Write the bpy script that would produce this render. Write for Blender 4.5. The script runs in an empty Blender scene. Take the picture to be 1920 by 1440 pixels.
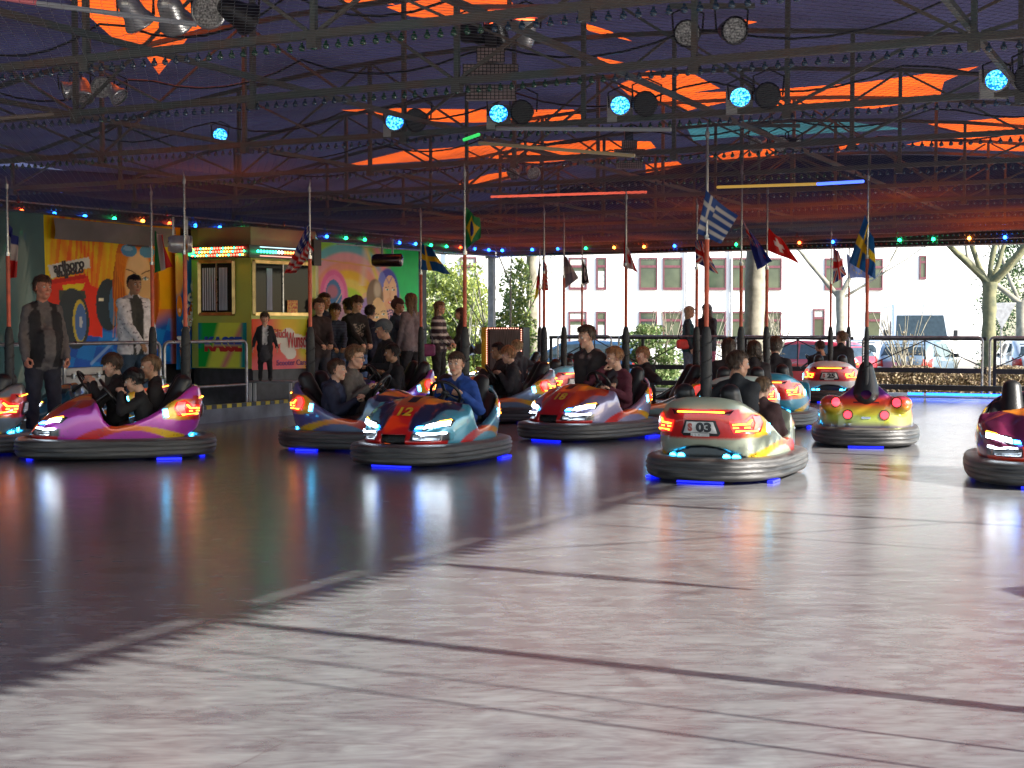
import bpy, bmesh, math, random
import numpy as np
from itertools import product
from mathutils import Vector, Matrix, Quaternion
from mathutils.bvhtree import BVHTree
from mathutils.geometry import delaunay_2d_cdt
R = math.radians
rnd = random.Random(7)
nrs = np.random.RandomState(7)
scene = bpy.context.scene
COL = scene.collection
# ------------------------------------------------------------------ camera, world, sun, exposure
FPX, HOR, CAMH = 2700.0, 612.0, 1.4            # focal length in pixels of the 1920 wide photo, horizon row, eye height
PITCH = math.atan((720 - HOR) / FPX)
cam_data = bpy.data.cameras.new('camera')
cam_data.sensor_width = 36; cam_data.lens = 36 * FPX / 1920
cam_data.clip_start = .05; cam_data.clip_end = 1000
cam = bpy.data.objects.new('camera', cam_data); COL.objects.link(cam)
cam.location = (0, 0, CAMH); cam.rotation_euler = (math.pi / 2 - PITCH, 0, 0)
scene.camera = cam
TH = R(26.0)                                    # the hall is turned 26 degrees to the view
TX, TY = math.cos(TH), -math.sin(TH)            # hall axis a (across)
SX, SY = math.sin(TH), math.cos(TH)             # hall axis b (deep)
SUN_EL = R(32)
sun_travel = Vector((-TX * math.cos(SUN_EL), -TY * math.cos(SUN_EL), -math.sin(SUN_EL)))
world = bpy.data.worlds.new('World'); scene.world = world; world.use_nodes = True
wn = world.node_tree; wn.nodes.clear()
sky = wn.nodes.new('ShaderNodeTexSky'); sky.sky_type = 'NISHITA'; sky.sun_disc = False
sky.sun_elevation = SUN_EL; sky.sun_rotation = math.atan2(TX, TY)
bgn = wn.nodes.new('ShaderNodeBackground'); bgn.inputs[1].default_value = .15
wo = wn.nodes.new('ShaderNodeOutputWorld')
wn.links.new(sky.outputs[0], bgn.inputs[0]); wn.links.new(bgn.outputs[0], wo.inputs[0])
sd = bpy.data.lights.new('sun', 'SUN'); sd.energy = 5.0; sd.angle = R(.8); sd.color = (1, .95, .87)
sun = bpy.data.objects.new('sun', sd); COL.objects.link(sun)
sun.rotation_euler = sun_travel.to_track_quat('-Z', 'Y').to_euler(); sun.location = (10, -5, 12)
scene.view_settings.view_transform = 'Standard'; scene.view_settings.look = 'None'
scene.view_settings.gamma = 1; scene.view_settings.use_curve_mapping = False
scene.view_settings.exposure = 1.6
cy = scene.cycles
cy.max_bounces = 8; cy.diffuse_bounces = 4; cy.glossy_bounces = 4; cy.transmission_bounces = 4; cy.transparent_max_bounces = 12
cy.use_denoising = True; cy.sample_clamp_indirect = 6; cy.caustics_reflective = False; cy.caustics_refractive = False
# ------------------------------------------------------------------ placing
def ray(px, py):
    d = Vector(((px - 960) / FPX, -(py - 720) / FPX, -1)).normalized()
    return cam.rotation_euler.to_matrix() @ d
def at(px, py, Y):
    d = ray(px, py); return Vector((0, 0, CAMH)) + d * (Y / d.y)
def ground(px, py, z=0.0):
    d = ray(px, py); return Vector((0, 0, CAMH)) + d * ((z - CAMH) / d.z)
def hall(a, b, z=0.0):
    return Vector((a * TX + b * SX, a * TY + b * SY, z))
def to_ab(p):
    return p.x * TX + p.y * TY, p.x * SX + p.y * SY
def on_a(px, a, z=0.0):                         # the point of the line a = const seen at column px
    u = (px - 960) / FPX
    Y = a / (TX * u + TY); return Vector((u * Y, Y, z))
def on_b(px, b, z=0.0):
    u = (px - 960) / FPX
    Y = b / (SX * u + SY); return Vector((u * Y, Y, z))
# ------------------------------------------------------------------ objects
def tag(o, label=None, cat=None, group=None, kind=None):
    if label: o['label'] = label
    if cat: o['category'] = cat
    if group: o['group'] = group
    if kind: o['kind'] = kind
    return o
def empty(name, loc=(0, 0, 0), rz=0.0, label=None, cat=None, group=None):
    o = bpy.data.objects.new(name, None); COL.objects.link(o)
    o.location = loc; o.rotation_euler = (0, 0, rz); o.empty_display_size = .2
    return tag(o, label, cat, group)
def link(name, me, parent=None, loc=None, rz=None):
    o = bpy.data.objects.new(name, me); COL.objects.link(o)
    if parent is not None: o.parent = parent
    if loc is not None: o.location = loc
    if rz is not None: o.rotation_euler = (0, 0, rz)
    return o
def copy_tree(o, parent=None, label=None, group=None):
    c = o.copy(); COL.objects.link(c)
    c.parent = parent
    if label: c['label'] = label
    if group: c['group'] = group
    for ch in list(o.children): copy_tree(ch, c)
    return c
def mesh_np(name, V, F, mats=None, mi=None, col=None, smooth=True):
    V = np.asarray(V, np.float32); F = np.asarray(F, np.int32)
    me = bpy.data.meshes.new(name)
    k = F.shape[1]
    me.vertices.add(len(V)); me.vertices.foreach_set('co', V.ravel())
    me.loops.add(F.size); me.loops.foreach_set('vertex_index', F.ravel())
    me.polygons.add(len(F)); me.polygons.foreach_set('loop_start', np.arange(0, F.size, k, dtype=np.int32))
    if mi is not None: me.polygons.foreach_set('material_index', np.asarray(mi, np.int32))
    for m in (mats or []): me.materials.append(m)
    me.update(calc_edges=True)
    if smooth: me.polygons.foreach_set('use_smooth', np.ones(len(F), bool))
    if col is not None:
        at_ = me.color_attributes.new('Col', 'FLOAT_COLOR', 'POINT')
        c4 = np.ones((len(V), 4), np.float32); c4[:, :3] = col
        at_.data.foreach_set('color', c4.ravel())
    return me
class MB:
    def __init__(s): s.v = []; s.f = []; s.m = []; s.sm = []; s.cur = 0
    def add(s, vs, fs, smooth=False):
        n = len(s.v); s.v.extend([tuple(p) for p in vs])
        for f in fs: s.f.append([i + n for i in f]); s.m.append(s.cur); s.sm.append(smooth)
        return s
    def box(s, c, d, M=None, taper=1.0):
        x, y, z = d[0] / 2, d[1] / 2, d[2] / 2; c = Vector(c)
        vs = []
        for k in (-1, 1):
            t = taper if k > 0 else 1
            vs += [Vector((-x * t, -y * t, k * z)), Vector((x * t, -y * t, k * z)), Vector((x * t, y * t, k * z)), Vector((-x * t, y * t, k * z))]
        if M is not None: vs = [M @ v for v in vs]
        vs = [v + c for v in vs]
        return s.add(vs, [(3, 2, 1, 0), (4, 5, 6, 7), (0, 1, 5, 4), (1, 2, 6, 5), (2, 3, 7, 6), (3, 0, 4, 7)])
    def bar(s, p, q, w, h=None, up=(0, 0, 1)):
        p = Vector(p); q = Vector(q); d = q - p; L = d.length
        if L < 1e-6: return s
        x = d / L; up = Vector(up)
        if abs(x.dot(up)) > .98: up = Vector((1, 0, 0))
        y = up.cross(x).normalized(); z = x.cross(y)
        h = h or w
        M = Matrix((x, y, z)).transposed()
        return s.box((p + q) / 2, (L, w, h), M)
    def tube(s, pts, r, n=8, cap=True, closed=False):
        pts = [Vector(p) for p in pts]; m = len(pts)
        rs = r if isinstance(r, (list, tuple)) else [r] * m
        vs = []; up = None
        for i, p in enumerate(pts):
            if closed: t = pts[(i + 1) % m] - pts[i - 1]
            else: t = pts[min(i + 1, m - 1)] - pts[max(i - 1, 0)]
            t.normalize()
            if up is None:
                up = Vector((0, 0, 1)) if abs(t.z) < .9 else Vector((1, 0, 0))
            x = (up - t * up.dot(t)); x.normalize(); y = t.cross(x); up = x
            vs += [p + (x * math.cos(2 * math.pi * k / n) + y * math.sin(2 * math.pi * k / n)) * rs[i] for k in range(n)]
        fs = []
        for i in range(m if closed else m - 1):
            j = (i + 1) % m
            for k in range(n):
                k2 = (k + 1) % n; fs.append((i * n + k, i * n + k2, j * n + k2, j * n + k))
        s.add(vs, fs, True)
        if cap and not closed:
            s.add(vs[:n], [tuple(range(n))[::-1]]); s.add(vs[-n:], [tuple(range(n))])
        return s
    def lathe(s, prof, n=16, M=None, smooth=True):           # prof: (r, z) pairs, about z
        vs = []
        for r_, z in prof:
            vs += [Vector((r_ * math.cos(2 * math.pi * k / n), r_ * math.sin(2 * math.pi * k / n), z)) for k in range(n)]
        if M is not None: vs = [M @ v for v in vs]
        fs = []
        for i in range(len(prof) - 1):
            for k in range(n):
                k2 = (k + 1) % n; fs.append((i * n + k, i * n + k2, (i + 1) * n + k2, (i + 1) * n + k))
        return s.add(vs, fs, smooth)
    def sphere(s, c, r, n=8, sc=(1, 1, 1)):
        c = Vector(c); prof = [(r * math.sin(math.pi * i / (n // 2 + 1)) + 1e-5, -r * math.cos(math.pi * i / (n // 2 + 1))) for i in range(n // 2 + 2)]
        M = Matrix.Translation(c) @ Matrix.Diagonal((*sc, 1))
        return s.lathe(prof, n, M)
    def prism(s, poly, z0, z1, M=None):
        n = len(poly)
        vs = [Vector((x, y, z0)) for x, y in poly] + [Vector((x, y, z1)) for x, y in poly]
        if M is not None: vs = [M @ v for v in vs]
        return s.add(vs, [tuple(range(n))[::-1], tuple(range(n, 2 * n))] + [(i, (i + 1) % n, n + (i + 1) % n, n + i) for i in range(n)])
    def quad(s, a, b, c, d): return s.add([a, b, c, d], [(0, 1, 2, 3)])
    def mesh(s, name, mats):
        me = bpy.data.meshes.new(name); me.from_pydata(s.v, [], s.f)
        for m in (mats if isinstance(mats, (list, tuple)) else [mats]): me.materials.append(m)
        me.polygons.foreach_set('material_index', s.m)
        me.polygons.foreach_set('use_smooth', s.sm)
        me.update(); return me
    def build(s, name, mats, parent=None, loc=None, rz=None):
        return link(name, s.mesh(name, mats), parent, loc, rz)
def grid_mesh(name, P, cols, mats, smooth=True):              # P: (n,m,3)
    n, m = P.shape[:2]
    i = np.arange(n * m).reshape(n, m)
    F = np.stack([i[:-1, :-1], i[1:, :-1], i[1:, 1:], i[:-1, 1:]], -1).reshape(-1, 4)
    return mesh_np(name, P.reshape(-1, 3), F, mats, None, None if cols is None else cols.reshape(-1, 3), smooth)
# ------------------------------------------------------------------ materials
def mat(name, color=(.5, .5, .5), rough=.6, metal=0.0, emis=None, es=1.0, vary=.12, nscale=8.0, bump=0.0, bscale=40.0, attr=False,
        coat=0.0, color2=None, trans=0.0, alpha=1.0, rvary=0.0, stretch=None, world_pos=False, spec=None):
    m = bpy.data.materials.new(name); m.use_nodes = True
    nt = m.node_tree; ns = nt.nodes; L = nt.links
    p = ns['Principled BSDF']; out = ns['Material Output']
    tc = ns.new('ShaderNodeTexCoord'); src = tc.outputs['Object']
    if world_pos:
        g = ns.new('ShaderNodeNewGeometry'); src = g.outputs['Position']
    if stretch:
        mp = ns.new('ShaderNodeMapping'); mp.inputs['Scale'].default_value = stretch; L.new(src, mp.inputs['Vector']); src = mp.outputs[0]
    nz = ns.new('ShaderNodeTexNoise'); nz.inputs['Scale'].default_value = nscale; nz.inputs['Detail'].default_value = 5; L.new(src, nz.inputs['Vector'])
    if attr:
        ca = ns.new('ShaderNodeAttribute'); ca.attribute_name = 'Col'; base = ca.outputs['Color']
    else:
        rgb = ns.new('ShaderNodeRGB'); rgb.outputs[0].default_value = (*color, 1); base = rgb.outputs[0]
    mx = ns.new('ShaderNodeMix'); mx.data_type = 'RGBA'
    L.new(base, mx.inputs[6])
    if color2: mx.inputs[7].default_value = (*color2, 1)
    else:
        hs = ns.new('ShaderNodeHueSaturation'); hs.inputs['Value'].default_value = max(0, 1 - 3 * vary); L.new(base, hs.inputs['Color']); L.new(hs.outputs[0], mx.inputs[7])
    cr = ns.new('ShaderNodeMapRange'); cr.inputs[1].default_value = .38; cr.inputs[2].default_value = .66
    L.new(nz.outputs['Fac'], cr.inputs[0]); L.new(cr.outputs[0], mx.inputs[0])
    L.new(mx.outputs[2], p.inputs['Base Color'])
    p.inputs['Roughness'].default_value = rough; p.inputs['Metallic'].default_value = metal
    if spec is not None: p.inputs['Specular IOR Level'].default_value = spec
    if rvary:
        rr = ns.new('ShaderNodeMapRange'); rr.inputs[1].default_value = .3; rr.inputs[2].default_value = .7
        rr.inputs[3].default_value = max(.02, rough - rvary); rr.inputs[4].default_value = min(1, rough + rvary)
        L.new(nz.outputs['Fac'], rr.inputs[0]); L.new(rr.outputs[0], p.inputs['Roughness'])
    if coat: p.inputs['Coat Weight'].default_value = coat; p.inputs['Coat Roughness'].default_value = .06
    if emis is not None:
        p.inputs['Emission Color'].default_value = (*emis, 1); p.inputs['Emission Strength'].default_value = es
    if bump:
        n2 = ns.new('ShaderNodeTexNoise'); n2.inputs['Scale'].default_value = bscale; n2.inputs['Detail'].default_value = 4; L.new(src, n2.inputs['Vector'])
        bp = ns.new('ShaderNodeBump'); bp.inputs['Strength'].default_value = bump; bp.inputs['Distance'].default_value = .01
        L.new(n2.outputs['Fac'], bp.inputs['Height']); L.new(bp.outputs[0], p.inputs['Normal'])
    if trans:
        tr = ns.new('ShaderNodeBsdfTranslucent'); L.new(mx.outputs[2], tr.inputs['Color'])
        ms = ns.new('ShaderNodeMixShader'); ms.inputs[0].default_value = trans
        L.new(p.outputs[0], ms.inputs[1]); L.new(tr.outputs[0], ms.inputs[2]); L.new(ms.outputs[0], out.inputs['Surface'])
    if alpha < 1: p.inputs['Alpha'].default_value = alpha
    return m
def glow(name, c, s, base=(.05, .05, .05)): return mat(name, base, .3, emis=c, es=s, vary=0)
# ------------------------------------------------------------------ surface nets
def surfnet(f, lo, hi, h, proj=2):
    lo = np.array(lo, np.float32); n = (np.ceil((np.array(hi) - lo) / h)).astype(int) + 1
    ax = [lo[i] + h * np.arange(n[i], dtype=np.float32) for i in range(3)]
    X, Y, Z = np.meshgrid(*ax, indexing='ij')
    V = f(X, Y, Z).astype(np.float32); S = V < 0
    c = np.zeros(n - 1, np.int8)
    for d in product((0, 1), repeat=3):
        c += S[d[0]:n[0] - 1 + d[0], d[1]:n[1] - 1 + d[1], d[2]:n[2] - 1 + d[2]]
    act = (c > 0) & (c < 8)
    ijk = np.argwhere(act); idx = -np.ones(n - 1, np.int64); idx[act] = np.arange(len(ijk))
    acc = np.zeros((len(ijk), 3)); cnt = np.zeros(len(ijk))
    cor = list(product((0, 1), repeat=3))
    for a in cor:
        for k in range(3):
            if a[k]: continue
            b = list(a); b[k] = 1
            pa = ijk + np.array(a); pb = ijk + np.array(b)
            va = V[pa[:, 0], pa[:, 1], pa[:, 2]]; vb = V[pb[:, 0], pb[:, 1], pb[:, 2]]
            m = (va < 0) != (vb < 0)
            t = np.where(m, va / np.where(m, va - vb, 1), 0)
            p = pa + t[:, None] * (np.array(b) - np.array(a)); acc += p * m[:, None]; cnt += m
    P = lo + h * acc / cnt[:, None]
    Fs = []
    for k in range(3):
        sl0 = [slice(None)] * 3; sl1 = [slice(None)] * 3
        sl0[k] = slice(0, -1); sl1[k] = slice(1, None)
        A = S[tuple(sl0)]; B = S[tuple(sl1)]
        u, v = (k + 1) % 3, (k + 2) % 3
        e = np.argwhere(A != B)
        e = e[(e[:, u] > 0) & (e[:, v] > 0) & (e[:, u] < n[u] - 1) & (e[:, v] < n[v] - 1)]
        fl = A[e[:, 0], e[:, 1], e[:, 2]]
        q = []
        for du, dv in ((0, 0), (1, 0), (1, 1), (0, 1)):
            w = e.copy(); w[:, u] -= du; w[:, v] -= dv; q.append(idx[w[:, 0], w[:, 1], w[:, 2]])
        q = np.stack(q, -1); q[~fl] = q[~fl][:, ::-1]; Fs.append(q)
    F = np.concatenate(Fs); F = F[(F >= 0).all(1)]
    e_ = h * .1
    for _ in range(proj):
        v0 = f(*P.T); g = np.stack([f(P[:, 0] + e_ * (k == 0), P[:, 1] + e_ * (k == 1), P[:, 2] + e_ * (k == 2)) - v0 for k in range(3)], -1) / e_
        g2 = (g * g).sum(1) + 1e-6
        st = -(v0 / g2)[:, None] * g; ln = np.linalg.norm(st, axis=1, keepdims=True)
        P = P + st * np.minimum(1, .5 * h / (ln + 1e-9))
    return P, F
def smin(a, b, k): h_ = np.clip(.5 + .5 * (b - a) / k, 0, 1); return b * (1 - h_) + a * h_ - k * h_ * (1 - h_)
def smax(a, b, k): return -smin(-a, -b, k)
def ellip(x, y, z, c, r):
    q = np.sqrt(((x - c[0]) / r[0]) ** 2 + ((y - c[1]) / r[1]) ** 2 + ((z - c[2]) / r[2]) ** 2); return (q - 1) * min(r)
def rcone(x, y, z, a, b, ra, rb):
    a = np.asarray(a, float); b = np.asarray(b, float); d = b - a; L2 = float(d @ d) + 1e-9
    t = np.clip(((x - a[0]) * d[0] + (y - a[1]) * d[1] + (z - a[2]) * d[2]) / L2, 0, 1)
    return np.sqrt((x - a[0] - t * d[0]) ** 2 + (y - a[1] - t * d[1]) ** 2 + (z - a[2] - t * d[2]) ** 2) - (ra + (rb - ra) * t)
def interp(x, pts): p = np.array(pts); return np.interp(x, p[:, 0], p[:, 1])
def sstep(a, b, x): t = np.clip((x - a) / (b - a), 0, 1); return t * t * (3 - 2 * t)
# ------------------------------------------------------------------ flat paint on a vertex grid (prints, flags, murals)
def inpoly(X, Y, poly):
    r_ = np.zeros(X.shape, bool); n = len(poly)
    for i in range(n):
        x1, y1 = poly[i]; x2, y2 = poly[(i + 1) % n]
        if y1 == y2: continue
        c = ((y1 > Y) != (y2 > Y)) & (X < (x2 - x1) * (Y - y1) / (y2 - y1) + x1); r_ ^= c
    return r_
class Canvas:                                                 # u to the right, v downwards, both 0..1 times (w, h)
    def __init__(s, nx, ny, w=1, h=1, c=(1, 1, 1)):
        s.X, s.Y = np.meshgrid(np.linspace(0, w, nx), np.linspace(0, h, ny), indexing='ij'); s.C = np.ones((nx, ny, 3)) * np.array(c)
    def mixin(s, m, c, a=1.0):
        m = (np.asarray(m, float) * a)[..., None]; s.C = s.C * (1 - m) + np.asarray(c) * m
    def poly(s, pts, c, a=1.0): s.mixin(inpoly(s.X, s.Y, pts), c, a)
    def rect(s, x0, y0, x1, y1, c, a=1.0): s.mixin((s.X >= x0) & (s.X <= x1) & (s.Y >= y0) & (s.Y <= y1), c, a)
    def ell(s, cx, cy_, rx, ry, c, a=1.0, rot=0.0, soft=0.0):
        dx, dy = s.X - cx, s.Y - cy_; ca, sa = math.cos(rot), math.sin(rot)
        q = np.sqrt(((dx * ca + dy * sa) / rx) ** 2 + ((-dx * sa + dy * ca) / ry) ** 2)
        s.mixin(np.clip((1 + soft / 2 - q) / max(soft, 1e-3), 0, 1), c, a)
    def line(s, pts, w, c, a=1.0, soft=.3):
        d = np.full(s.X.shape, 9.)
        for (x1, y1), (x2, y2) in zip(pts[:-1], pts[1:]):
            L2 = (x2 - x1) ** 2 + (y2 - y1) ** 2 + 1e-9
            t = np.clip(((s.X - x1) * (x2 - x1) + (s.Y - y1) * (y2 - y1)) / L2, 0, 1)
            d = np.minimum(d, np.hypot(s.X - x1 - t * (x2 - x1), s.Y - y1 - t * (y2 - y1)))
        s.mixin(np.clip((w / 2 * (1 + soft) - d) / (w / 2 * soft * 2 + 1e-6), 0, 1), c, a)
def text_geo(s, size=1.0, extrude=0.0, bold=0.0, res=3, space=1.0):
    cu = bpy.data.curves.new('lettering', 'FONT'); cu.body = s; cu.size = size; cu.extrude = extrude; cu.offset = bold
    cu.resolution_u = res; cu.align_x = 'CENTER'; cu.align_y = 'CENTER'; cu.space_character = space
    o = bpy.data.objects.new('lettering', cu); COL.objects.link(o)
    dg = bpy.context.evaluated_depsgraph_get(); me = bpy.data.meshes.new_from_object(o.evaluated_get(dg))
    vs = [tuple(v.co) for v in me.vertices]; fs = [tuple(p.vertices) for p in me.polygons]
    bpy.data.objects.remove(o); bpy.data.curves.remove(cu); bpy.data.meshes.remove(me)
    return vs, fs
def text_obj(s, name, m, M, size, parent=None, extrude=.004, bold=0.0, sx=1.0, sy=1.0):
    vs, fs = text_geo(s, size, extrude, bold)
    me = bpy.data.meshes.new(name); me.from_pydata([tuple(M @ Vector((x * sx, y * sy, z))) for x, y, z in vs], [], fs)
    for q in (m if isinstance(m, (list, tuple)) else [m]): me.materials.append(q)
    me.update(); return link(name, me, parent)
# ------------------------------------------------------------------ shared materials
M_steel = mat('brushed_steel', (.45, .45, .46), .32, .9, rvary=.1, nscale=20)
M_chrome = mat('chrome', (.62, .62, .64), .12, 1.0, vary=.05)
M_dark = mat('dark_metal', (.035, .033, .035), .45, .5, vary=.1)
M_black = mat('black_plastic', (.015, .015, .017), .4, vary=.05)
M_rubber = mat('black_rubber', (.022, .022, .023), .62, vary=.15, nscale=30, bump=.2)
M_truss = mat('truss_paint', (.10, .13, .12), .55, .1, color2=(.17, .11, .08), nscale=2.2, bump=.15)
M_post = mat('grey_post_paint', (.28, .29, .31), .45, .2)
M_plat = mat('platform_plate', (.20, .20, .21), .45, .5, nscale=3, rvary=.12, bump=.2, bscale=90)
M_tarpg = mat('teal_tarpaulin', (.02, .10, .105), .5, bump=.3, bscale=3, nscale=1.3, coat=.25)
M_blue = mat('blue_canvas', (.012, .022, .075), .75, trans=.25, bump=.3, bscale=5, nscale=1.5)
M_grey = mat('grey_canvas', (.26, .25, .25), .8, trans=.15, bump=.3, bscale=4, nscale=1.2)
M_white = mat('white_enamel', (.62, .62, .6), .45, nscale=2, vary=.08)
M_wood = mat('grimy_panel', (.25, .25, .26), .6, nscale=3)
# steel dance floor: scuffed plates
def floor_material():
    m = bpy.data.materials.new('scuffed_steel_floor'); m.use_nodes = True
    nt = m.node_tree; ns = nt.nodes; L = nt.links; p = ns['Principled BSDF']
    g = ns.new('ShaderNodeNewGeometry')
    def noise(scale, stretch, rot=0, det=5, dist=0.0):
        mp = ns.new('ShaderNodeMapping'); mp.inputs['Scale'].default_value = stretch; mp.inputs['Rotation'].default_value = (0, 0, rot)
        L.new(g.outputs['Position'], mp.inputs['Vector'])
        n = ns.new('ShaderNodeTexNoise'); n.inputs['Scale'].default_value = scale; n.inputs['Detail'].default_value = det
        n.inputs['Distortion'].default_value = dist; L.new(mp.outputs[0], n.inputs['Vector']); return n.outputs['Fac']
    def rng(v, a, b, c, d):
        r = ns.new('ShaderNodeMapRange'); r.inputs[1].default_value = a; r.inputs[2].default_value = b; r.inputs[3].default_value = c; r.inputs[4].default_value = d
        L.new(v, r.inputs[0]); return r.outputs[0]
    def mth(op, a, b):
        r = ns.new('ShaderNodeMath'); r.operation = op; r.use_clamp = False
        for i, q in enumerate((a, b)):
            if isinstance(q, (int, float)): r.inputs[i].default_value = q
            else: L.new(q, r.inputs[i])
        return r.outputs[0]
    a1 = noise(1.0, (1.9, 4.6, 1), .45, 8, 1.8)          # long wiping marks
    a2 = noise(1.0, (2.8, 6.4, 1), -.5, 8, 2.4)
    a3 = noise(.9, (1, 1, 1), 0, 4, .8)                # broad stains
    a4 = noise(1.0, (3.0, 13, 1), .12, 9, 1.5)
    a5 = noise(1.0, (3.5, 15, 1), -.95, 9, 1.2)
    s = mth('ADD', mth('ADD', mth('MULTIPLY', a1, .30), mth('MULTIPLY', a2, .30)), mth('ADD', mth('MULTIPLY', a3, .10), mth('ADD', mth('MULTIPLY', a4, .18), mth('MULTIPLY', a5, .16))))
    cr = ns.new('ShaderNodeValToRGB'); L.new(rng(s, .42, .68, 0, 1), cr.inputs[0])
    e = cr.color_ramp.elements; e[0].position = 0; e[0].color = (.12, .108, .114, 1); e[1].position = 1; e[1].color = (.245, .258, .258, 1)
    e2 = cr.color_ramp.elements.new(.45); e2.color = (.178, .179, .182, 1)
    # thin scratches
    w = ns.new('ShaderNodeTexVoronoi'); w.feature = 'DISTANCE_TO_EDGE'; w.inputs['Scale'].default_value = .55
    mp = ns.new('ShaderNodeMapping'); mp.inputs['Scale'].default_value = (1, 1.6, 1); L.new(g.outputs['Position'], mp.inputs['Vector'])
    nd = ns.new('ShaderNodeTexNoise'); nd.inputs['Scale'].default_value = .5; L.new(mp.outputs[0], nd.inputs['Vector'])
    vm = ns.new('ShaderNodeVectorMath'); vm.operation = 'ADD'; L.new(mp.outputs[0], vm.inputs[0]); L.new(nd.outputs['Color'], vm.inputs[1])
    L.new(vm.outputs[0], w.inputs['Vector'])
    ln = rng(w.outputs['Distance'], 0, .006, 1, 0)
    ln = mth('MULTIPLY', ln, rng(a3, .45, .6, 0, .5))
    mx = ns.new('ShaderNodeMix'); mx.data_type = 'RGBA'; L.new(ln, mx.inputs[0]); L.new(cr.outputs[0], mx.inputs[6]); mx.inputs[7].default_value = (.10, .08, .08, 1)
    # curved wiping and tyre marks, straight scratches
    cur = mx.outputs[2]
    for (cx, cy_, r0, w0, k) in ((2.3, 6.2, 1.9, .05, .35), (.3, 7.9, 3.1, .04, .25), (3.2, 9.5, 2.4, .05, .3), (-1.2, 10.8, 2.7, .04, .22), (1.1, 4.3, 1.15, .09, .4), (4.4, 12.0, 3.3, .05, .3), (-4.2, 12.5, 2.9, .04, .3), (1.7, 7.2, .8, .03, .3), (-.9, 5.4, 1.6, .03, .22)):
        vd = ns.new('ShaderNodeVectorMath'); vd.operation = 'DISTANCE'; L.new(g.outputs['Position'], vd.inputs[0]); vd.inputs[1].default_value = (cx, cy_, 0)
        ab = mth('ABSOLUTE', mth('SUBTRACT', vd.outputs['Value'], r0), 0)
        f_ = mth('MULTIPLY', rng(ab, 0, w0, k, 0), rng(noise(1.1 + .2 * cx, (1, 1, 1), cy_, 3, 0), .46, .56, 0, 1))
        m_ = ns.new('ShaderNodeMix'); m_.data_type = 'RGBA'; L.new(f_, m_.inputs[0]); L.new(cur, m_.inputs[6]); m_.inputs[7].default_value = (.05, .04, .045, 1); cur = m_.outputs[2]
    sp_ = ns.new('ShaderNodeSeparateXYZ'); L.new(g.outputs['Position'], sp_.inputs[0])
    for (ang, off, k) in ((1.05, 5.6, .16), (-.35, 4.9, .14), (.2, 7.3, .16)):
        dd_ = mth('ABSOLUTE', mth('SUBTRACT', mth('ADD', mth('MULTIPLY', sp_.outputs[0], -math.sin(ang)), mth('MULTIPLY', sp_.outputs[1], math.cos(ang))), off), 0)
        f_ = mth('MULTIPLY', rng(dd_, .001, .006, k, 0), rng(noise(.6 + off * .05, (1, 1, 1), ang, 2, 0), .48, .53, 0, 1))
        m_ = ns.new('ShaderNodeMix'); m_.data_type = 'RGBA'; L.new(f_, m_.inputs[0]); L.new(cur, m_.inputs[6]); m_.inputs[7].default_value = (.5, .5, .5, 1); cur = m_.outputs[2]
    L.new(cur, p.inputs['Base Color'])
    L.new(rng(s, .42, .68, .21, .27), p.inputs['Roughness'])
    p.inputs['Metallic'].default_value = .12; p.inputs['Specular IOR Level'].default_value = .9
    b = ns.new('ShaderNodeBump'); b.inputs['Strength'].default_value = .06; b.inputs['Distance'].default_value = .003
    nb = noise(14, (1, 1, 1), 0, 3, 0); L.new(nb, b.inputs['Height']); L.new(b.outputs[0], p.inputs['Normal'])
    return m
M_floor = floor_material()
A0, A1, B0, B1 = -13.06, .9, -1.2, 29.0              # drive floor in hall axes
# ------------------------------------------------------------------ ground and floor
q = MB(); q.quad((-160, -40, -.45), (160, -40, -.45), (160, 260, -.45), (-160, 260, -.45))
M_ground = mat('yard_ground', (.30, .27, .23), .9, color2=(.20, .18, .14), nscale=.4, bump=.4, bscale=6, world_pos=True)
tag(q.build('ground', M_ground), kind='structure')
q = MB(); q.quad((-60, 33, -.446), (60, 33, -.446), (60, 56, -.446), (-60, 56, -.446))
tag(q.build('road', mat('car_park_asphalt', (.06, .06, .062), .85, nscale=2, world_pos=True, bump=.2)), kind='structure')
def slab(name, a0, b0, a1, b1, z, zb, m):
    q = MB(); c = [hall(a0, b0), hall(a1, b0), hall(a1, b1), hall(a0, b1)]
    q.prism([(p.x, p.y) for p in c], zb, z); return tag(q.build(name, m), kind='structure')
slab('floor', A0, B0, A1, B1, 0, -.3, M_floor)
slab('platform', -16.6, 8, A0 - .16, 30.6, .05, -.45, M_plat)
slab('kerb', A0 - .156, 8, A0 - .004, 30.6, .25, -.45, M_plat)
slab('platform', A0, B1 + .004, 3, 30.6, .02, -.45, M_plat)
slab('platform', A1 + .004, B0, 2.3, B1, .15, -.45, M_plat)
# striped edge tape on the left kerb
q1, q2 = MB(), MB(); b = 16.0
while b < 24:
    (q1 if int(b / .12) % 2 else q2).prism([(hall(A0 - .06, b).x, hall(A0 - .06, b).y), (hall(A0 + .002, b).x, hall(A0 + .002, b).y), (hall(A0 + .002, b + .115).x, hall(A0 + .002, b + .115).y), (hall(A0 - .06, b + .115).x, hall(A0 - .06, b + .115).y)][::-1], .2, .256)
    b += .12
tp = empty('edge_tape', hall(A0, 20, .25), 0, 'yellow and black hazard tape along the platform edge before the ticket booth', 'tape')
for nm, qq, mm in (('yellow_band', q1, mat('yellow_tape', (.6, .5, .05), .6)), ('black_band', q2, M_black)):
    o = qq.build(nm, mm, tp, Vector((0, 0, 0)) - tp.location); o['kind'] = 'stuff'
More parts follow.
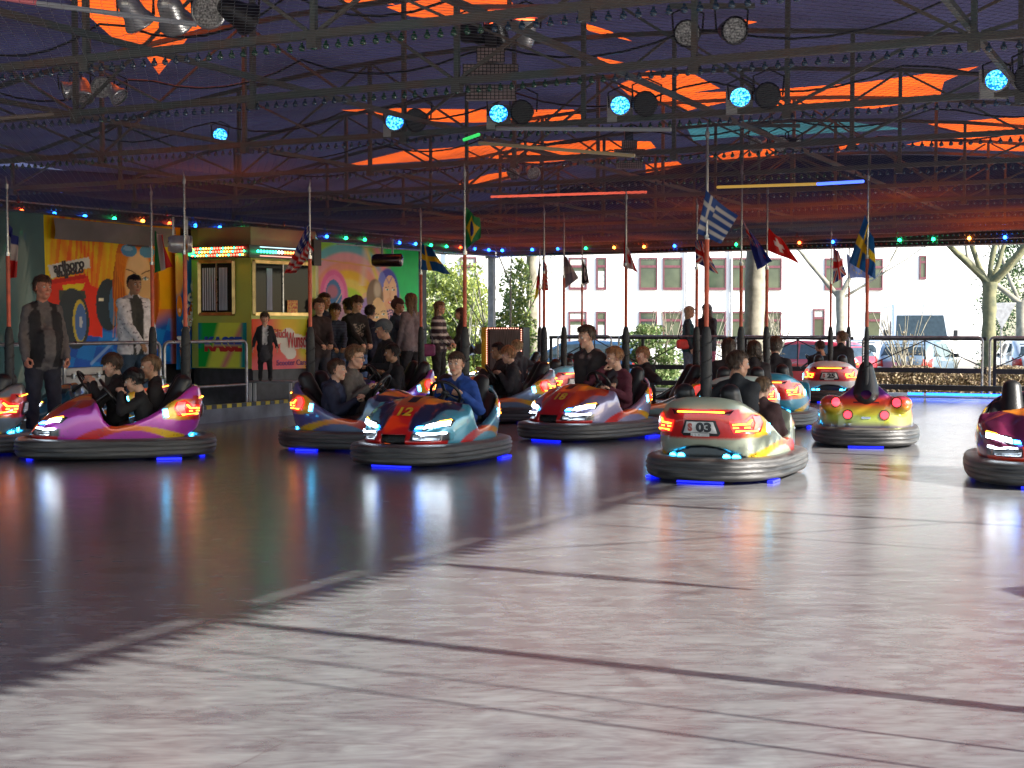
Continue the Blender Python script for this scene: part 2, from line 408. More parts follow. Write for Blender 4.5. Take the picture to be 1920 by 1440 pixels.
# ------------------------------------------------------------------ roof
def roofz(a, b): return 3.78 + 1.15 * (1 - ((a + 7.5) / 9.0) ** 2)
RA0, RA1, RB0, RB1 = -16.2, .62, -1.6, 30.2
def roof_hit(px, py):
    d = ray(px, py); t = 5.0
    while t < 60:
        p = Vector((0, 0, CAMH)) + d * t; a, b = to_ab(p)
        if p.z > roofz(a, b): return a, b
        t += .05
    return None
ORANGE = [  # outlines of the orange sails in the roof print, read off the photograph and carried to the cloth
    [(95, -30), (225, 84), (270, 92), (330, 70), (395, 50), (450, -30)], [(272, 105), (298, 136), (328, 105), (352, 75), (250, 90)],
    [(640, -10), (705, -10), (740, 12), (640, 6)], [(725, 16), (770, 30), (860, 36), (975, 22), (945, -14), (830, -2)],
    [(640, 208), (740, 205), (925, 202), (1075, 208), (1100, 222), (1040, 228), (860, 230), (760, 222)],
    [(1158, 158), (1215, 136), (1300, 140), (1350, 162), (1300, 172), (1420, 172), (1400, 186), (1290, 205), (1180, 175)],
    [(1440, 168), (1620, 150), (1835, 128), (1770, 150), (1762, 186), (1640, 200), (1540, 196), (1460, 206), (1450, 192)],
    [(640, 312), (760, 282), (900, 270), (1060, 265), (1220, 262), (1230, 280), (1090, 300), (1000, 304), (900, 296), (780, 300)],
    [(855, 348), (915, 325), (975, 320), (970, 335), (900, 348)], [(1210, 305), (1270, 300), (1290, 318), (1240, 326), (1212, 330)],
    [(1330, 290), (1400, 276), (1470, 276), (1440, 300), (1340, 300)], [(1570, 262), (1640, 262), (1640, 308), (1590, 308), (1540, 296), (1575, 288)],
    [(1740, 232), (1920, 214), (1990, 240), (1920, 262), (1820, 252)], [(1700, 268), (1790, 255), (1990, 262), (1990, 282), (1820, 282)],
    [(1085, 36), (1140, 60), (1185, 78), (1105, 62)], [(1120, 102), (1190, 122), (1150, 134), (1128, 130)], [(1370, 28), (1420, 44), (1400, 50), (1360, 38)]]
TEAL = [[(1285, 236), (1400, 228), (1560, 226), (1700, 238), (1600, 246), (1500, 252), (1400, 252), (1300, 262)]]
def roof():
    polys = []
    for src, k in ((ORANGE, 1), (TEAL, 2)):
        for pl in src:
            hp = [roof_hit(*p) for p in pl]
            hp = [p for p in hp if p and RA0 < p[0] < RA1 and p[1] < RB1]
            if len(hp) > 2: polys.append((hp, k))
    # the same sails go on where the photograph does not look
    for i in range(4):
        a = -13.5 + i * 4.0; polys.append(([(a, -.5), (a + 2.4, .6), (a + 3.0, 3.0), (a + .9, 2.2)], 1))
    vs, es = [], []
    for i in range(15):
        for j in range(28): vs.append(Vector((RA0 + (RA1 - RA0) * i / 14, RB0 + (RB1 - RB0) * j / 27)))
    fr = [0, 13 * 0 + 27, 14 * 28 + 27, 14 * 28]; es += [(fr[i], fr[(i + 1) % 4]) for i in range(4)]
    for hp, k in polys:
        n = len(vs); m = len(hp)
        vs += [Vector(p) for p in hp]; es += [(n + i, n + (i + 1) % m) for i in range(m)]
    V, E, F, *_ = delaunay_2d_cdt(vs, es, [], 0, 1e-4)
    mi = []
    for f in F:
        c = sum((V[i] for i in f), Vector((0, 0))) / len(f); k = 0
        for hp, kk in polys:
            if inpoly(np.array([c.x]), np.array([c.y]), hp)[0]: k = kk
        mi.append(k)
    me = bpy.data.meshes.new('roof'); me.from_pydata([(v.x, v.y, roofz(v.x, v.y) + .03 * math.sin(v.y * 2.4)) for v in V], [], [tuple(f) for f in F])
    for m in (mat('roof_canvas_navy', (.030, .028, .062), .7, trans=.36, nscale=.8, bump=.2, bscale=6),
              mat('roof_canvas_orange', (.90, .115, .010), .6, trans=.66, nscale=.8, vary=.05), mat('roof_canvas_teal', (.04, .17, .19), .6, trans=.45, nscale=.8, vary=.06)): me.materials.append(m)
    me.polygons.foreach_set('material_index', mi); me.update()
    o = link('roof', me, None, None, -TH); tag(o, kind='structure')
roof()
for nm in ('roof_canvas_navy', 'roof_canvas_orange', 'roof_canvas_teal'):        # stitched seams every 1.3 m and rain stains
    nt = bpy.data.materials[nm].node_tree; ns = nt.nodes; hs = [n for n in ns if n.type == 'MIX'][0]; col = hs.outputs[2]; tgt = [l.to_socket for l in col.links]
    tc = ns.new('ShaderNodeTexCoord'); sp = ns.new('ShaderNodeSeparateXYZ'); nt.links.new(tc.outputs['Object'], sp.inputs[0])
    m1 = ns.new('ShaderNodeMath'); m1.operation = 'FRACT'; m0 = ns.new('ShaderNodeMath'); m0.operation = 'MULTIPLY'; m0.inputs[1].default_value = .77; nt.links.new(sp.outputs[1], m0.inputs[0]); nt.links.new(m0.outputs[0], m1.inputs[0])
    m2 = ns.new('ShaderNodeMath'); m2.operation = 'LESS_THAN'; m2.inputs[1].default_value = .028; nt.links.new(m1.outputs[0], m2.inputs[0])
    nz = ns.new('ShaderNodeTexNoise'); nz.inputs['Scale'].default_value = .7; nz.inputs['Detail'].default_value = 8; nt.links.new(tc.outputs['Object'], nz.inputs['Vector']); r = ns.new('ShaderNodeMapRange'); r.inputs[1].default_value = .35; r.inputs[2].default_value = .7; r.inputs[3].default_value = 0; r.inputs[4].default_value = .45; nt.links.new(nz.outputs['Fac'], r.inputs[0])
    m3 = ns.new('ShaderNodeMath'); m3.operation = 'MAXIMUM'; m4 = ns.new('ShaderNodeMath'); m4.operation = 'MULTIPLY'; m4.inputs[1].default_value = .55; nt.links.new(m2.outputs[0], m4.inputs[0]); nt.links.new(m4.outputs[0], m3.inputs[0]); nt.links.new(r.outputs[0], m3.inputs[1])
    mx = ns.new('ShaderNodeMix'); mx.data_type = 'RGBA'; nt.links.new(m3.outputs[0], mx.inputs[0]); nt.links.new(col, mx.inputs[6]); mx.inputs[7].default_value = (.02, .012, .015, 1)
    for t_ in tgt: nt.links.new(mx.outputs[2], t_)
# edge valances that hang from the roof
def valance(a0, b0, a1, b1, z0f, z1, m, n, amp, label, parent=None, name='valance', teeth=0.0):
    n_ = n; P = []
    for i in range(n_ + 1):
        t = i / n_; a = a0 + (a1 - a0) * t; b = b0 + (b1 - b0) * t; L_ = math.hypot(a1 - a0, b1 - b0)
        wv = amp * math.sin(t * L_ * 6.3) * (1 + .5 * math.sin(t * L_ * 1.7)); na, nb = (b1 - b0) / L_, -(a1 - a0) / L_
        lo = z0f(t) + (teeth * abs(((t * L_ / .13) % 1) * 2 - 1))
        for j in range(4):
            s_ = j / 3; z = z1(t) if callable(z1) else z1
            p = hall(a + na * wv * (1 - s_), b + nb * wv * (1 - s_), lo + (z - lo) * s_); P.append(p)
    P = np.array([tuple(p) for p in P]).reshape(n_ + 1, 4, 3)
    return link(name, grid_mesh(name, P, None, [m]), parent)
LB = [at(-140, 375, 20.1), at(930, 468, 32.8)]                  # light bar, left side, ends (its middle height)
LB[0] = Vector((-8.28, 20.05, 3.12)); LB[1] = Vector((-.36, 32.75, 3.12))
FB = [LB[1], Vector((12.5, 26.4, 3.12))]
la = [to_ab(p) for p in LB]; fa = [to_ab(p) for p in FB]
o = valance(la[0][0] - .25, la[0][1], la[1][0] - .25, la[1][1] + 1.2, lambda t: 3.2, lambda t: 3.95, M_blue, 260, .05, '')
tag(o, 'dark blue canvas curtain hanging behind the coloured light bar over the ticket booth', 'curtain')
o = valance(RA0, RB0, RA0, la[0][1], lambda t: .3, lambda t: 3.8, M_blue, 60, .05, '', name='side_curtain')
tag(o, 'dark blue canvas side curtain closing the near end of the hall', 'curtain')
o = valance(fa[0][0] - 1.5, fa[0][1] + .3, fa[1][0], fa[1][1] + .3, lambda t: 3.12, lambda t: roofz(fa[0][0] + (fa[1][0] - fa[0][0]) * t, 0) - .02, M_blue, 200, .03, '')
tag(o, 'dark canvas gable closing the roof above the far light bar', 'gable canvas')
o = valance(.55, RB0, .55, 29.6, lambda t: 3.080, lambda t: roofz(.55, 0), M_grey, 100, .0, '', name='upper_valance'); uv = o
tag(o, 'plain grey upper valance over the fringed one on the sunny open side', 'valance')
o = valance(.55, RB0, .55, 29.6, lambda t: 2.86, lambda t: 3.055, mat('valance_print', (.25, .05, .05), .7, bump=.2), 3000, .0, '', name='fringed_valance', teeth=.12)
tag(o, 'fringed canvas valance along the sunny open side of the hall', 'valance')
for i in range(18):  # unseen strips added so light through the valance slit falls in dashes
    b_ = 1.2 + i * 1.45
    valance(.555, b_, .555, b_ + .4, lambda t: 2.99, lambda t: 3.16, M_black, 4, 0, '', name='bracket', parent=uv)
# ------------------------------------------------------------------ trusses
M_capb = mat('blue_lamp_cap', (.03, .075, .13), .25, vary=.05, coat=.5); M_capg = mat('green_lamp_cap', (.02, .10, .05), .25, vary=.05, coat=.5); M_capr = mat('red_lamp_cap', (.14, .02, .02), .25, vary=.05, coat=.5)
cap = MB(); cap.lathe([(.008, 0), (.011, -.018), (.022, -.032), (.024, -.05), (.012, -.06), (0.001, -.062)], 6)
cap_me = {k: cap.mesh('lamp_cap', m) for k, m in (('b', M_capb), ('g', M_capg), ('r', M_capr))}
def truss(b, zc, aL, aR, label, bulbs, cat='truss', single=True):
    t = empty('roof_truss', hall((aL + aR) / 2, b, 0), -TH, label, cat, 'roof trusses hung with lamp caps')
    off = (aL + aR) / 2
    def at_(a, z, db=0): return (a - off, db, z)
    q = MB(); q.box(at_((aL + aR) / 2, zc), (aR - aL, .06, .055)); q.build('bottom_chord', M_truss, t)
    q = MB(); na = 12
    for i in range(na):
        x0 = aL + (aR - aL) * i / na; x1 = aL + (aR - aL) * (i + 1) / na
        q.bar(at_(x0, roofz(x0, 0) - .1), at_(x1, roofz(x1, 0) - .1), .05)
    q.build('top_chord', M_truss, t)
    n = 8; stp = (aR - aL) / n
    for i in range(n + 1):
        a = aL + i * stp; a = min(max(a, aL + .03), aR - .03)
        q = MB(); q.bar(at_(a, zc), at_(a, roofz(a, 0) - .1), .042, up=(0, 1, 0)); q.box(at_(a, zc - .05), (.08, .07, .09)); q.build('post', M_truss, t)
        if i < n:
            q = MB(); e = a + stp
            if (i + int(b)) % 2: q.bar(at_(a + .05, zc + .03), at_(e - .05, roofz(e, 0) - .14), .026)
            else: q.bar(at_(a + .05, roofz(a, 0) - .14), at_(e - .05, zc + .03), .026)
            q.build('brace', M_truss, t)
            q = MB(); e = a + stp * .5; q.bar(at_(a + .03, zc + .35 * (roofz(a, 0) - zc)), at_(e, zc + .03), .02); (i % 2) and q.build('strut', M_truss, t)
    if bulbs:
        if single:
            a = aL + .15; i = 0
            while a < aR - .1:
                kind = 'g' if (i // 23) % 3 == 1 else 'b'
                o = link('lamp_cap', cap_me[kind], t, at_(a, zc - .045)); a += .1; i += 1
        else:
            q = MB(); a = aL + .15
            while a < aR: q.lathe([(.008, 0), (.012, -.02), (.024, -.045), (.001, -.06)], 4, Matrix.Translation(Vector(at_(a, zc - .045)))); a += .1
            o = q.build('lamp_cap_row', M_capb, t); o['kind'] = 'stuff'
    return t
ordn = ['nearest', 'second', 'third', 'fourth', 'fifth', 'sixth', 'seventh', 'eighth', 'ninth']
for i, b in enumerate((8.45, 10.55, 13.2, 15.85, 18.5, 21.1, 23.7, 26.3, 28.6)):
    tr_ = truss(b, 3.42, -15.9, .5, 'rusty green steel roof truss with a row of lamp caps, %s from the viewer' % ordn[i] if i else 'rusty green steel roof truss with blue lamp caps, nearest to the viewer', True, single=i < 5)
truss(5.9, 3.42, -15.9, .5, 'steel roof truss with lamp caps just above the top of the view', True, single=False)
# purlins along the hall, with sagging cable
for k, a in enumerate((-13.2, -10.3, -7.4, -4.5, -1.6)):
    q = MB(); q.bar(hall(a, RB0 + .3, 3.52), hall(a, 28.6, 3.52), .045)
    tag(q.build('purlin', M_truss), 'steel bar running deep along the roof, %s from the ticket booth side' % ordn[k], 'roof bar', 'roof bars running away from the viewer')
for k, (a0, b0, a1, b1, s) in enumerate(((-12, 9.4, -1, 9.4, .25), (-14, 11.6, -2, 11.9, .2), (-13.5, 14.6, -.5, 14.3, .22), (-12.5, 17.2, -1, 17.4, .2), (-14, 19.8, -2, 19.6, .15))):
    q = MB(); pts = []
    for i in range(41):
        t = i / 40; sag = abs(math.sin(t * math.pi * 6)) ** .8
        pts.append(hall(a0 + (a1 - a0) * t, b0 + (b1 - b0) * t, 3.98 - s * sag))
    q.tube(pts, .011, 5); tag(q.build('cable', M_black), 'black electric cable looped under the roof between %s and %s truss' % (ordn[k], ordn[k + 1]), 'cable', 'cables looped under the roof')
# ------------------------------------------------------------------ the current net: zigzag wires, too many to count
def net():
    M_net = mat('galvanised_wire', (.30, .31, .30), .5, .1, vary=.1, nscale=1)
    o_root = None; z0 = 3.0
    a0, a1, b0, b1 = -15.6, .45, 5.0, 28.9
    pitch = .058; rows = int((b1 - b0) / pitch); step = .045
    n = int((a1 - a0) / step); ai = a0 + step * np.arange(n + 1)
    Vs, Fs = [], []
    w = .0019
    rr = np.arange(rows)[:, None]
    zz = np.where((np.arange(n + 1)[None, :] + rr) % 2 == 0, .45, -.45) * pitch
    B = b0 + rr * pitch + zz
    A = np.broadcast_to(ai, B.shape)
    Z = z0 + np.clip(.05 + .028 * (A + 11), .03, .33) - .035 * np.abs(np.sin((A + 15.6) * 1.1)) - .02 * np.abs(np.sin(B * 1.18))
    V = np.stack([np.stack([A, B - w, Z], -1), np.stack([A, B + w, Z + .003], -1)], 2)      # rows, n+1, 2, 3
    idx = np.arange(rows * (n + 1) * 2).reshape(rows, n + 1, 2)
    F = np.stack([idx[:, :-1, 0], idx[:, 1:, 0], idx[:, 1:, 1], idx[:, :-1, 1]], -1).reshape(-1, 4)
    me = mesh_np('wire_net', V.reshape(-1, 3), F, [M_net], smooth=False)
    o = link('wire_net', me, None, None, -TH)
    tag(o, 'fine wire current net stretched under the roof trusses over the whole floor', 'wire net', kind='stuff')
net()
# ------------------------------------------------------------------ light bars with coloured bulbs
E = {'r': glow('red_bulb_lit', (1, .06, .01), 14), 'b': glow('blue_bulb_lit', (.01, .12, 1), 16), 'g': glow('green_bulb_lit', (.01, 1, .25), 9), 'o': glow('orange_bulb_lit', (1, .2, .02), 16),
     'c': glow('cyan_led', (.02, .45, 1), 9), 'w': glow('white_led', (.55, .75, 1), 10), 'y': glow('yellow_bulb_lit', (1, .55, .05), 8)}
blob = {k: MB().sphere((0, 0, 0), .033, 8).mesh('bulb', m) for k, m in E.items()}
def light_bar(P, Q, lit, label):
    d = (Q - P); L_ = d.length; x = d / L_; nrm = Vector((x.y, -x.x, 0))
    t = empty('light_bar', (P.x, P.y, 0), math.atan2(x.y, x.x), label, 'light bar', 'coloured light bars round the hall')
    q = MB(); q.box((L_ / 2, .08, 3.12), (L_, .12, .26)); q.build('housing', M_dark, t)
    q = MB(); q.box((L_ / 2, .0, 3.255), (L_, .05, .02)); q.box((L_ / 2, .0, 3.10), (L_, .05, .015)); q.box((L_ / 2, .0, 2.985), (L_, .1, .025)); q.build('trim_rail', M_steel, t)
    for k, m in (('blue', M_capb), ('green', M_capg), ('red', M_capr)):
        q = MB(); n = int(L_ / .1)
        for i in range(n):
            if ['blue', 'blue', 'green', 'red'][(i // 11) % 4] != k: continue
            for z in (3.04, 3.19): q.sphere((i * .1 + .05, -.01, z), .03, 5)
        o = q.build('%s_lamp_row' % k, m, t); o['kind'] = 'stuff'
    for px, c in lit:
        u = (px - 960) / FPX; s = (u * P.y - P.x) / (x.x - u * x.y)       # meets the column of the bulb
        if 0 < s < L_:
            link('bulb', blob[c], t, (s, -.04, 3.115))
            if int(px) % 3: bb = link('bulb', cap_me['r'] if c in 'ro' else cap_me['b'] if c == 'b' else cap_me['g'], t, (s - .05, -.03, 3.33)); bb.scale = (1.5, 1.5, 1.5)
    return t
light_bar(LB[0], LB[1], [(41, 'r'), (102, 'b'), (159, 'b'), (214, 'g'), (267, 'o'), (317, 'r'), (365, 'b'), (411, 'b'), (455, 'g'), (495, 'o'), (535, 'o'), (575, 'b'), (611, 'b'), (647, 'g'), (682, 'g'), (747, 'b'), (777, 'b'), (806, 'g'), (835, 'g'), (861, 'r'), (888, 'b'), (914, 'b'), (-20, 'b')],
          'dark light bar with red, blue and green bulbs above the murals and ticket booth')
light_bar(FB[0], FB[1], [(943, 'b'), (999, 'b'), (1047, 'b'), (1099, 'g'), (1152, 'o'), (1208, 'o'), (1265, 'b'), (1380, 'g'), (1498, 'r'), (1560, 'b'), (1685, 'g'), (1748, 'g'), (1815, 'o'), (1882, 'b')],
          'dark light bar with coloured bulbs across the far open side before the white building')
# ------------------------------------------------------------------ posts
def post(p, z0, z1, w, label, m=M_post, name='support_post'):
    t = empty(name, (p.x, p.y, z0), -TH, label, 'post')
    q = MB(); q.box((0, 0, (z1 - z0) / 2), (w, w, z1 - z0)); q.build('shaft', m, t)
    q = MB(); q.box((0, 0, .015), (w * 2.4, w * 2.4, .03)); q.build('base_plate', m, t)
    q = MB(); q.box((0, 0, z1 - z0 - .04), (w * 1.7, w * 1.7, .05)); q.build('cap_plate', m, t)
    return t
cp = at(922, 500, 32.6); post(cp, .25, 3.0, .13, 'grey square corner post beside the speaker cabinet, behind the driving cars')
for i, b in enumerate((5.5, 10.6, 15.8, 21.0, 26.3)):
    post(hall(.58, b), .15, 3.9, .09, 'grey roof post on the sunny side platform, %s from the viewer' % ordn[i])
t = empty('hanging_banner_pole', hall(.55, 7.4, 1.72), -TH, 'tapered furled banner hanging from the sunny roof edge', 'banner')
q = MB(); q.tube([(0, 0, 0), (0, 0, .5), (0, 0, 1.25)], [.02, .07, .05], 8); q.build('furled_cloth', M_blue, t)
q = MB(); q.tube([(0, 0, .0), (0, 0, 1.9)], .012, 6); q.build('pole', M_steel, t)
for i, (b0_, b1_, z0_, z1_, r_) in enumerate(((4.95, 5.0, .15, 3.2, .010), (4.62, 4.7, .15, 3.2, .011), (12.6, 7.6, .3, 3.1, .014), (9.2, 9.4, .15, 3.1, .014), (13.2, 10.9, .2, 3.1, .016))):  # out of view, added to cast thin shadow lines across the floor
    q = MB(); q.tube([hall(.62, b0_, z0_), hall(.62, (b0_ + b1_) / 2, (z0_ + z1_) / 2 - .02), hall(.62, b1_, z1_)], r_, 6)
    tag(q.build('shadow_rope', M_grey), ('upright' if abs(b1_ - b0_) < .5 else 'slanting') + ' unseen rope added for its shadow at the sunny edge of the hall, %s from the viewer' % ordn[i], 'rope', 'unseen ropes added for their floor shadows')
t = empty('shadow_stub', hall(.9, 8.0, .15), 0, 'grey unseen low bin standing on the sunny side platform', 'bin')  # unseen low post shape, added for the short shadow near the floor edge
q = MB(); q.lathe([(.001, 0), (.2, 0), (.24, .8)], 14); q.build('drum', M_post, t); q = MB(); q.lathe([(.25, .8), (.25, .86), (.1, .98), (.001, .98)], 14); q.build('lid', M_dark, t)
# ------------------------------------------------------------------ railings
def railing(P, Q, z0, h, label, m, mid=True, r=.024, group='tube railings round the drive floor'):
    d = Q - P; L_ = d.length; t = empty('railing', (P.x, P.y, z0), math.atan2(d.y, d.x), label, 'railing', group)
    c = .09; arc = [(c - c * math.cos(k * math.pi / 8), h - c + c * math.sin(k * math.pi / 8)) for k in range(5)]
    pts = [(0, 0, 0)] + [(x, 0, z) for x, z in arc] + [(L_ - x, 0, z) for x, z in arc[::-1]] + [(L_, 0, 0)]
    q = MB(); q.tube(pts, r, 8); q.build('frame_tube', m, t)
    if mid: q = MB(); q.tube([(r, 0, h * .42), (L_ - r, 0, h * .42)], r * .8, 8); q.build('middle_rail', m, t)
    return t
zf = .02
def farpt(px, db=.25): return on_b(px, B1 + db)
M_rail = mat('worn_tube_steel', (.34, .33, .34), .35, .75, rvary=.1)
for px0, px1, lb in ((1046, 1146, 'short tube railing on the far platform left of the leafy shrub'), (1160, 1365, 'tube railing on the far platform where the two girls stand'), (1380, 1592, 'tube railing on the far platform before the parked red car'),
                     (1618, 1842, 'tube railing on the far platform before the white van'), (1856, 2080, 'tube railing on the far platform cut by the picture edge')):
    railing(farpt(px0), farpt(px1), zf, 1.4 - zf - 18 * 28.5 / 2700 - .02, lb, M_rail, mid=False)
def girder(px0, px1, label):
    P, Q = farpt(px0, 1.2), farpt(px1, 1.2); d = Q - P; L_ = d.length
    t = empty('barrier_girder', (P.x, P.y, -.45), math.atan2(d.y, d.x), label, 'barrier', 'dark lattice barriers behind the far platform')
    z0, z1 = .82 + .45, 1.15 + .45
    q = MB(); q.box((L_ / 2, 0, z1), (L_, .05, .07)); q.build('top_rail', M_dark, t)
    q = MB(); q.box((L_ / 2, 0, z0 - .32), (L_, .05, .10)); q.build('bottom_rail', M_dark, t)
    n = max(1, round(L_ / 2.4)); w = L_ / n
    for i in range(n):
        for s in (0, 1):
            q = MB(); q.bar((i * w + (0 if s == 0 else w / 2), 0, z0 - .27 if s == 0 else z1 - .04), (i * w + (w / 2 if s == 0 else w), 0, z1 - .04 if s == 0 else z0 - .27), .022); q.build('brace', M_dark, t)
        q = MB(); q.box((i * w + w / 2, .0, (z0 + z1) / 2 - .15), (.02, .02, z1 - z0 + .24)); q.build('strut', M_dark, t)
        q = MB(); q.box((i * w + .03, .03, z1 / 2), (.06, .05, z1)); q.build('leg', M_dark, t)
girder(1030, 1385, 'dark lattice barrier behind the far platform below the leafy shrub')
girder(1395, 1600, 'dark lattice barrier before the parked red car')
girder(1622, 1850, 'dark lattice barrier before the white van and grey hatchback')
girder(1862, 2100, 'dark lattice barrier before the conifer, at the picture edge')
# kick beam and blue light strip under the far platform edge
P, Q = farpt(930, -.02), farpt(2100, -.02); q = MB(); q.bar(P + Vector((0, 0, .2)), Q + Vector((0, 0, .2)), .12, .10)
tag(q.build('edge_beam', M_dark), 'dark steel beam along the far edge of the floor above the blue light', 'beam')
strips = [(1703, 1732), (1738, 1882)]
for i, (x0, x1) in enumerate(strips):
    P, Q = farpt(x0, -.07), farpt(x1, -.07); q = MB(); q.bar(P + Vector((0, 0, .075)), Q + Vector((0, 0, .075)), .03, .05)
    tag(q.build('light_strip', glow('blue_strip_%s' % 'ab'[i], (.01, .12, 1), 2.6)), ('short' if i == 0 else 'long') + ' blue light strip under the far floor edge', 'light strip', 'blue strips under the far edge')
for (px0, px1, lb) in ((-60, 110, 'left tube railing mostly hidden behind the man in the vest'), (120, 300, 'tube railing before the racing car mural'), (308, 462, 'tube railing with middle rail before the ticket booth')):
    P, Q = on_a(px0, A0 - .1), on_a(px1, A0 - .1); railing(P, Q, .05, 1.13, lb, M_rail, mid=px0 > 300)
# ------------------------------------------------------------------ left side: tarpaulin, trailers with murals, ticket booth
AW = -15.25
def satur(C): l = C.mean(-1, keepdims=True); return np.clip(l + 1.35 * (C - l), .004, .9)
def wall_panel(px0, px1, z0, z1, a=AW, nx=150, ny=130, canvas=None, name='mural', m=None, parent=None, wav=0.0, off=0.0):
    P, Q = on_a(px0, a), on_a(px1, a); W = (Q - P).length
    cv = canvas
    nx, ny = cv.X.shape if cv else (nx, ny)
    t = np.linspace(0, 1, nx)[:, None]; s = np.linspace(0, 1, ny)[None, :]
    X = P.x + (Q.x - P.x) * t + 0 * s; Y = P.y + (Q.y - P.y) * t + 0 * s; Z = z1 + (z0 - z1) * s + 0 * t
    if wav: w_ = wav * np.sin(t * W * 5 + s * 3) * (.4 + s); X = X + w_ * TX; Y = Y + w_ * TY
    X = X + off * TX; Y = Y + off * TY
    return link(name, grid_mesh(name, np.stack([X, Y, Z], -1)[:, ::-1], None if cv is None else satur(cv.C)[:, ::-1], [m]), parent), W
M_print = mat('gloss_print', attr=True, rough=.5, vary=.03, nscale=4, spec=.3)
o, W = wall_panel(-170, 86, .05, 3.02, a=AW + .25, nx=60, ny=20, m=M_tarpg, wav=.05, name='tarpaulin')
tag(o, 'creased dark teal tarpaulin hanging behind the man in the vest', 'tarpaulin')
# racing mural with a red haired woman
def mural_left():
    w, h = 2.55, 2.25; c = Canvas(170, 150, w, h, (.85, .30, .05)); X, Y = c.X, c.Y
    fl = .5 + .5 * np.sin(X * 34 + 6 * np.sin(Y * 2.2 + X * 3)); c.mixin(fl * (Y < 1.3), (.95, .62, .10), .75)
    c.mixin((np.sin(X * 61 + Y * 5 + 4 * np.sin(X * 9)) > .3) * (Y < 1.25) * (X < 1.3), (.75, .08, .03), .6)
    c.mixin(np.clip(1 - X / .25, 0, 1), (.95, .75, .12), .9)
    c.mixin(np.clip((X - .9) / .5, 0, 1) * (Y < 1.4) * (X < 1.5), (.85, .75, .10), .7)
    c.mixin(sstep(1.25, 1.75, Y + .12 * np.sin(X * 3)), (.02, .13, .48), 1)                       # blue checks below
    ck = ((np.floor(X * 3.2 + Y * 1.1) + np.floor(Y * 4 - X * .8)) % 2) * (Y > 1.5); c.mixin(ck, (.12, .35, .75), .55)
    c.line([(.8, 2.2), (1.3, 1.8), (2.0, 1.65)], .05, (.55, .7, .9), .5); c.line([(1.4, 2.2), (2.1, 1.95)], .05, (.6, .05, .2), .6)
    c.poly([(.08, .95), (.75, .86), (.8, 1.0), (1.05, 1.1), (1.0, 1.8), (.5, 1.75), (.1, 1.6), (0, 1.2)], (.80, .10, .03))          # car
    c.poly([(.3, 1.02), (.7, .98), (.66, 1.08), (.34, 1.14)], (.85, .65, .15)); c.poly([(.25, 1.1), (.7, 1.1), (.72, 1.22), (.25, 1.25)], (.05, .06, .05))
    c.ell(.5, 1.52, .27, .46, (.03, .04, .05), 1, -.1); c.ell(.60, 1.56, .12, .33, (.6, .5, .15)); c.ell(.62, 1.57, .10, .28, (.12, .2, .42)); c.ell(.62, 1.57, .03, .09, (.6, .65, .7))
    c.ell(1.12, 1.3, .23, .40, (.02, .035, .05)); c.ell(1.22, 1.32, .09, .31, (.10, .22, .40), .7); c.rect(.95, 1.2, 1.04, 1.24, (.9, .85, .7))
    # woman
    c.ell(1.66, 1.05, .46, .9, (.36, .10, .02)); c.ell(1.66, .62, .40, .5, (.55, .16, .03))
    for k in range(9): c.line([(1.28 + .02 * k, .5), (1.24 + .05 * k, 1.1), (1.20 + .06 * k, 1.8)], .02, (.75, .33, .06), .5)
    c.ell(1.70, .92, .27, .48, (.72, .50, .30), soft=.15); c.ell(1.7, .62, .2, .18, (.80, .62, .42), .7, soft=.6)
    for sx in (-1, 1):
        c.ell(1.70 + sx * .13, .87, .065, .030, (.85, .85, .8)); c.ell(1.70 + sx * .13, .87, .026, .028, (.15, .28, .35))
        c.line([(1.70 + sx * .06, .80), (1.70 + sx * .15, .755), (1.70 + sx * .23, .74)], .018, (.10, .04, .02)); c.line([(1.70 + sx * .06, .88), (1.70 + sx * .14, .845), (1.70 + sx * .2, .87)], .014, (.08, .04, .03))
    c.line([(1.68, .95), (1.67, 1.08), (1.72, 1.10)], .02, (.5, .28, .15), .8); c.ell(1.70, 1.22, .08, .035, (.65, .08, .08))
    c.ell(1.52, .44, .15, .10, (.10, .28, .50)); c.ell(1.87, .44, .15, .10, (.10, .28, .50)); c.line([(1.5, .36), (1.9, .36)], .03, (.02, .03, .06)); c.ell(1.5, .41, .09, .04, (.4, .6, .8), .6)
    c.mixin(sstep(2.06, 2.16, X) * (Y < 1.35), (.75, .45, .12), .9); c.mixin(sstep(2.3, 2.4, X), (.65, .20, .05), .8)
    c.mixin((np.sin(X * 60) > .55) * (X > 1.25) * (X < 2.1) * (Y > 1.2) * (Y < 1.75), (.55, .28, .07), .3)
    # white board (its lettering is mesh) and helmet
    c.poly([(.07, .74), (1.0 - .22, .58), (.80, .74), (.12, .93)], (.75, .76, .72)); c.poly([(.1, .95), (.72, .84), (.72, .90), (.1, 1.02)], (.55, .06, .02))
    return c
cl = mural_left()
mt = empty('mural_banner', on_a(200, AW, .79), 0, 'airbrushed banner of an orange racing car and a red haired woman with sunglasses', 'mural')
rel = lambda o, t: setattr(o, 'location', Vector((0, 0, 0)) - t.location)
o, W = wall_panel(84, 340, .79, 3.02, canvas=cl, m=M_print, parent=mt, name='printed_sheet'); rel(o, mt)
P, Q = on_a(84, AW + .012), on_a(340, AW + .012); dx = (Q - P).normalized(); nz_ = Vector((dx.y, -dx.x, 0))
def wallM(P, dx, W, w, u, v, ztop, h, H, rot=0.0, off=.0):     # canvas u, v to a matrix standing on the wall
    n = Vector((dx.y, -dx.x, 0)); pos = P + dx * (u / w * W) + n * off; pos.z = ztop - v / h * H
    M = Matrix((dx, Vector((0, 0, 1)), n)).transposed().to_4x4(); M.translation = pos
    return M @ Matrix.Rotation(rot, 4, 'Z')
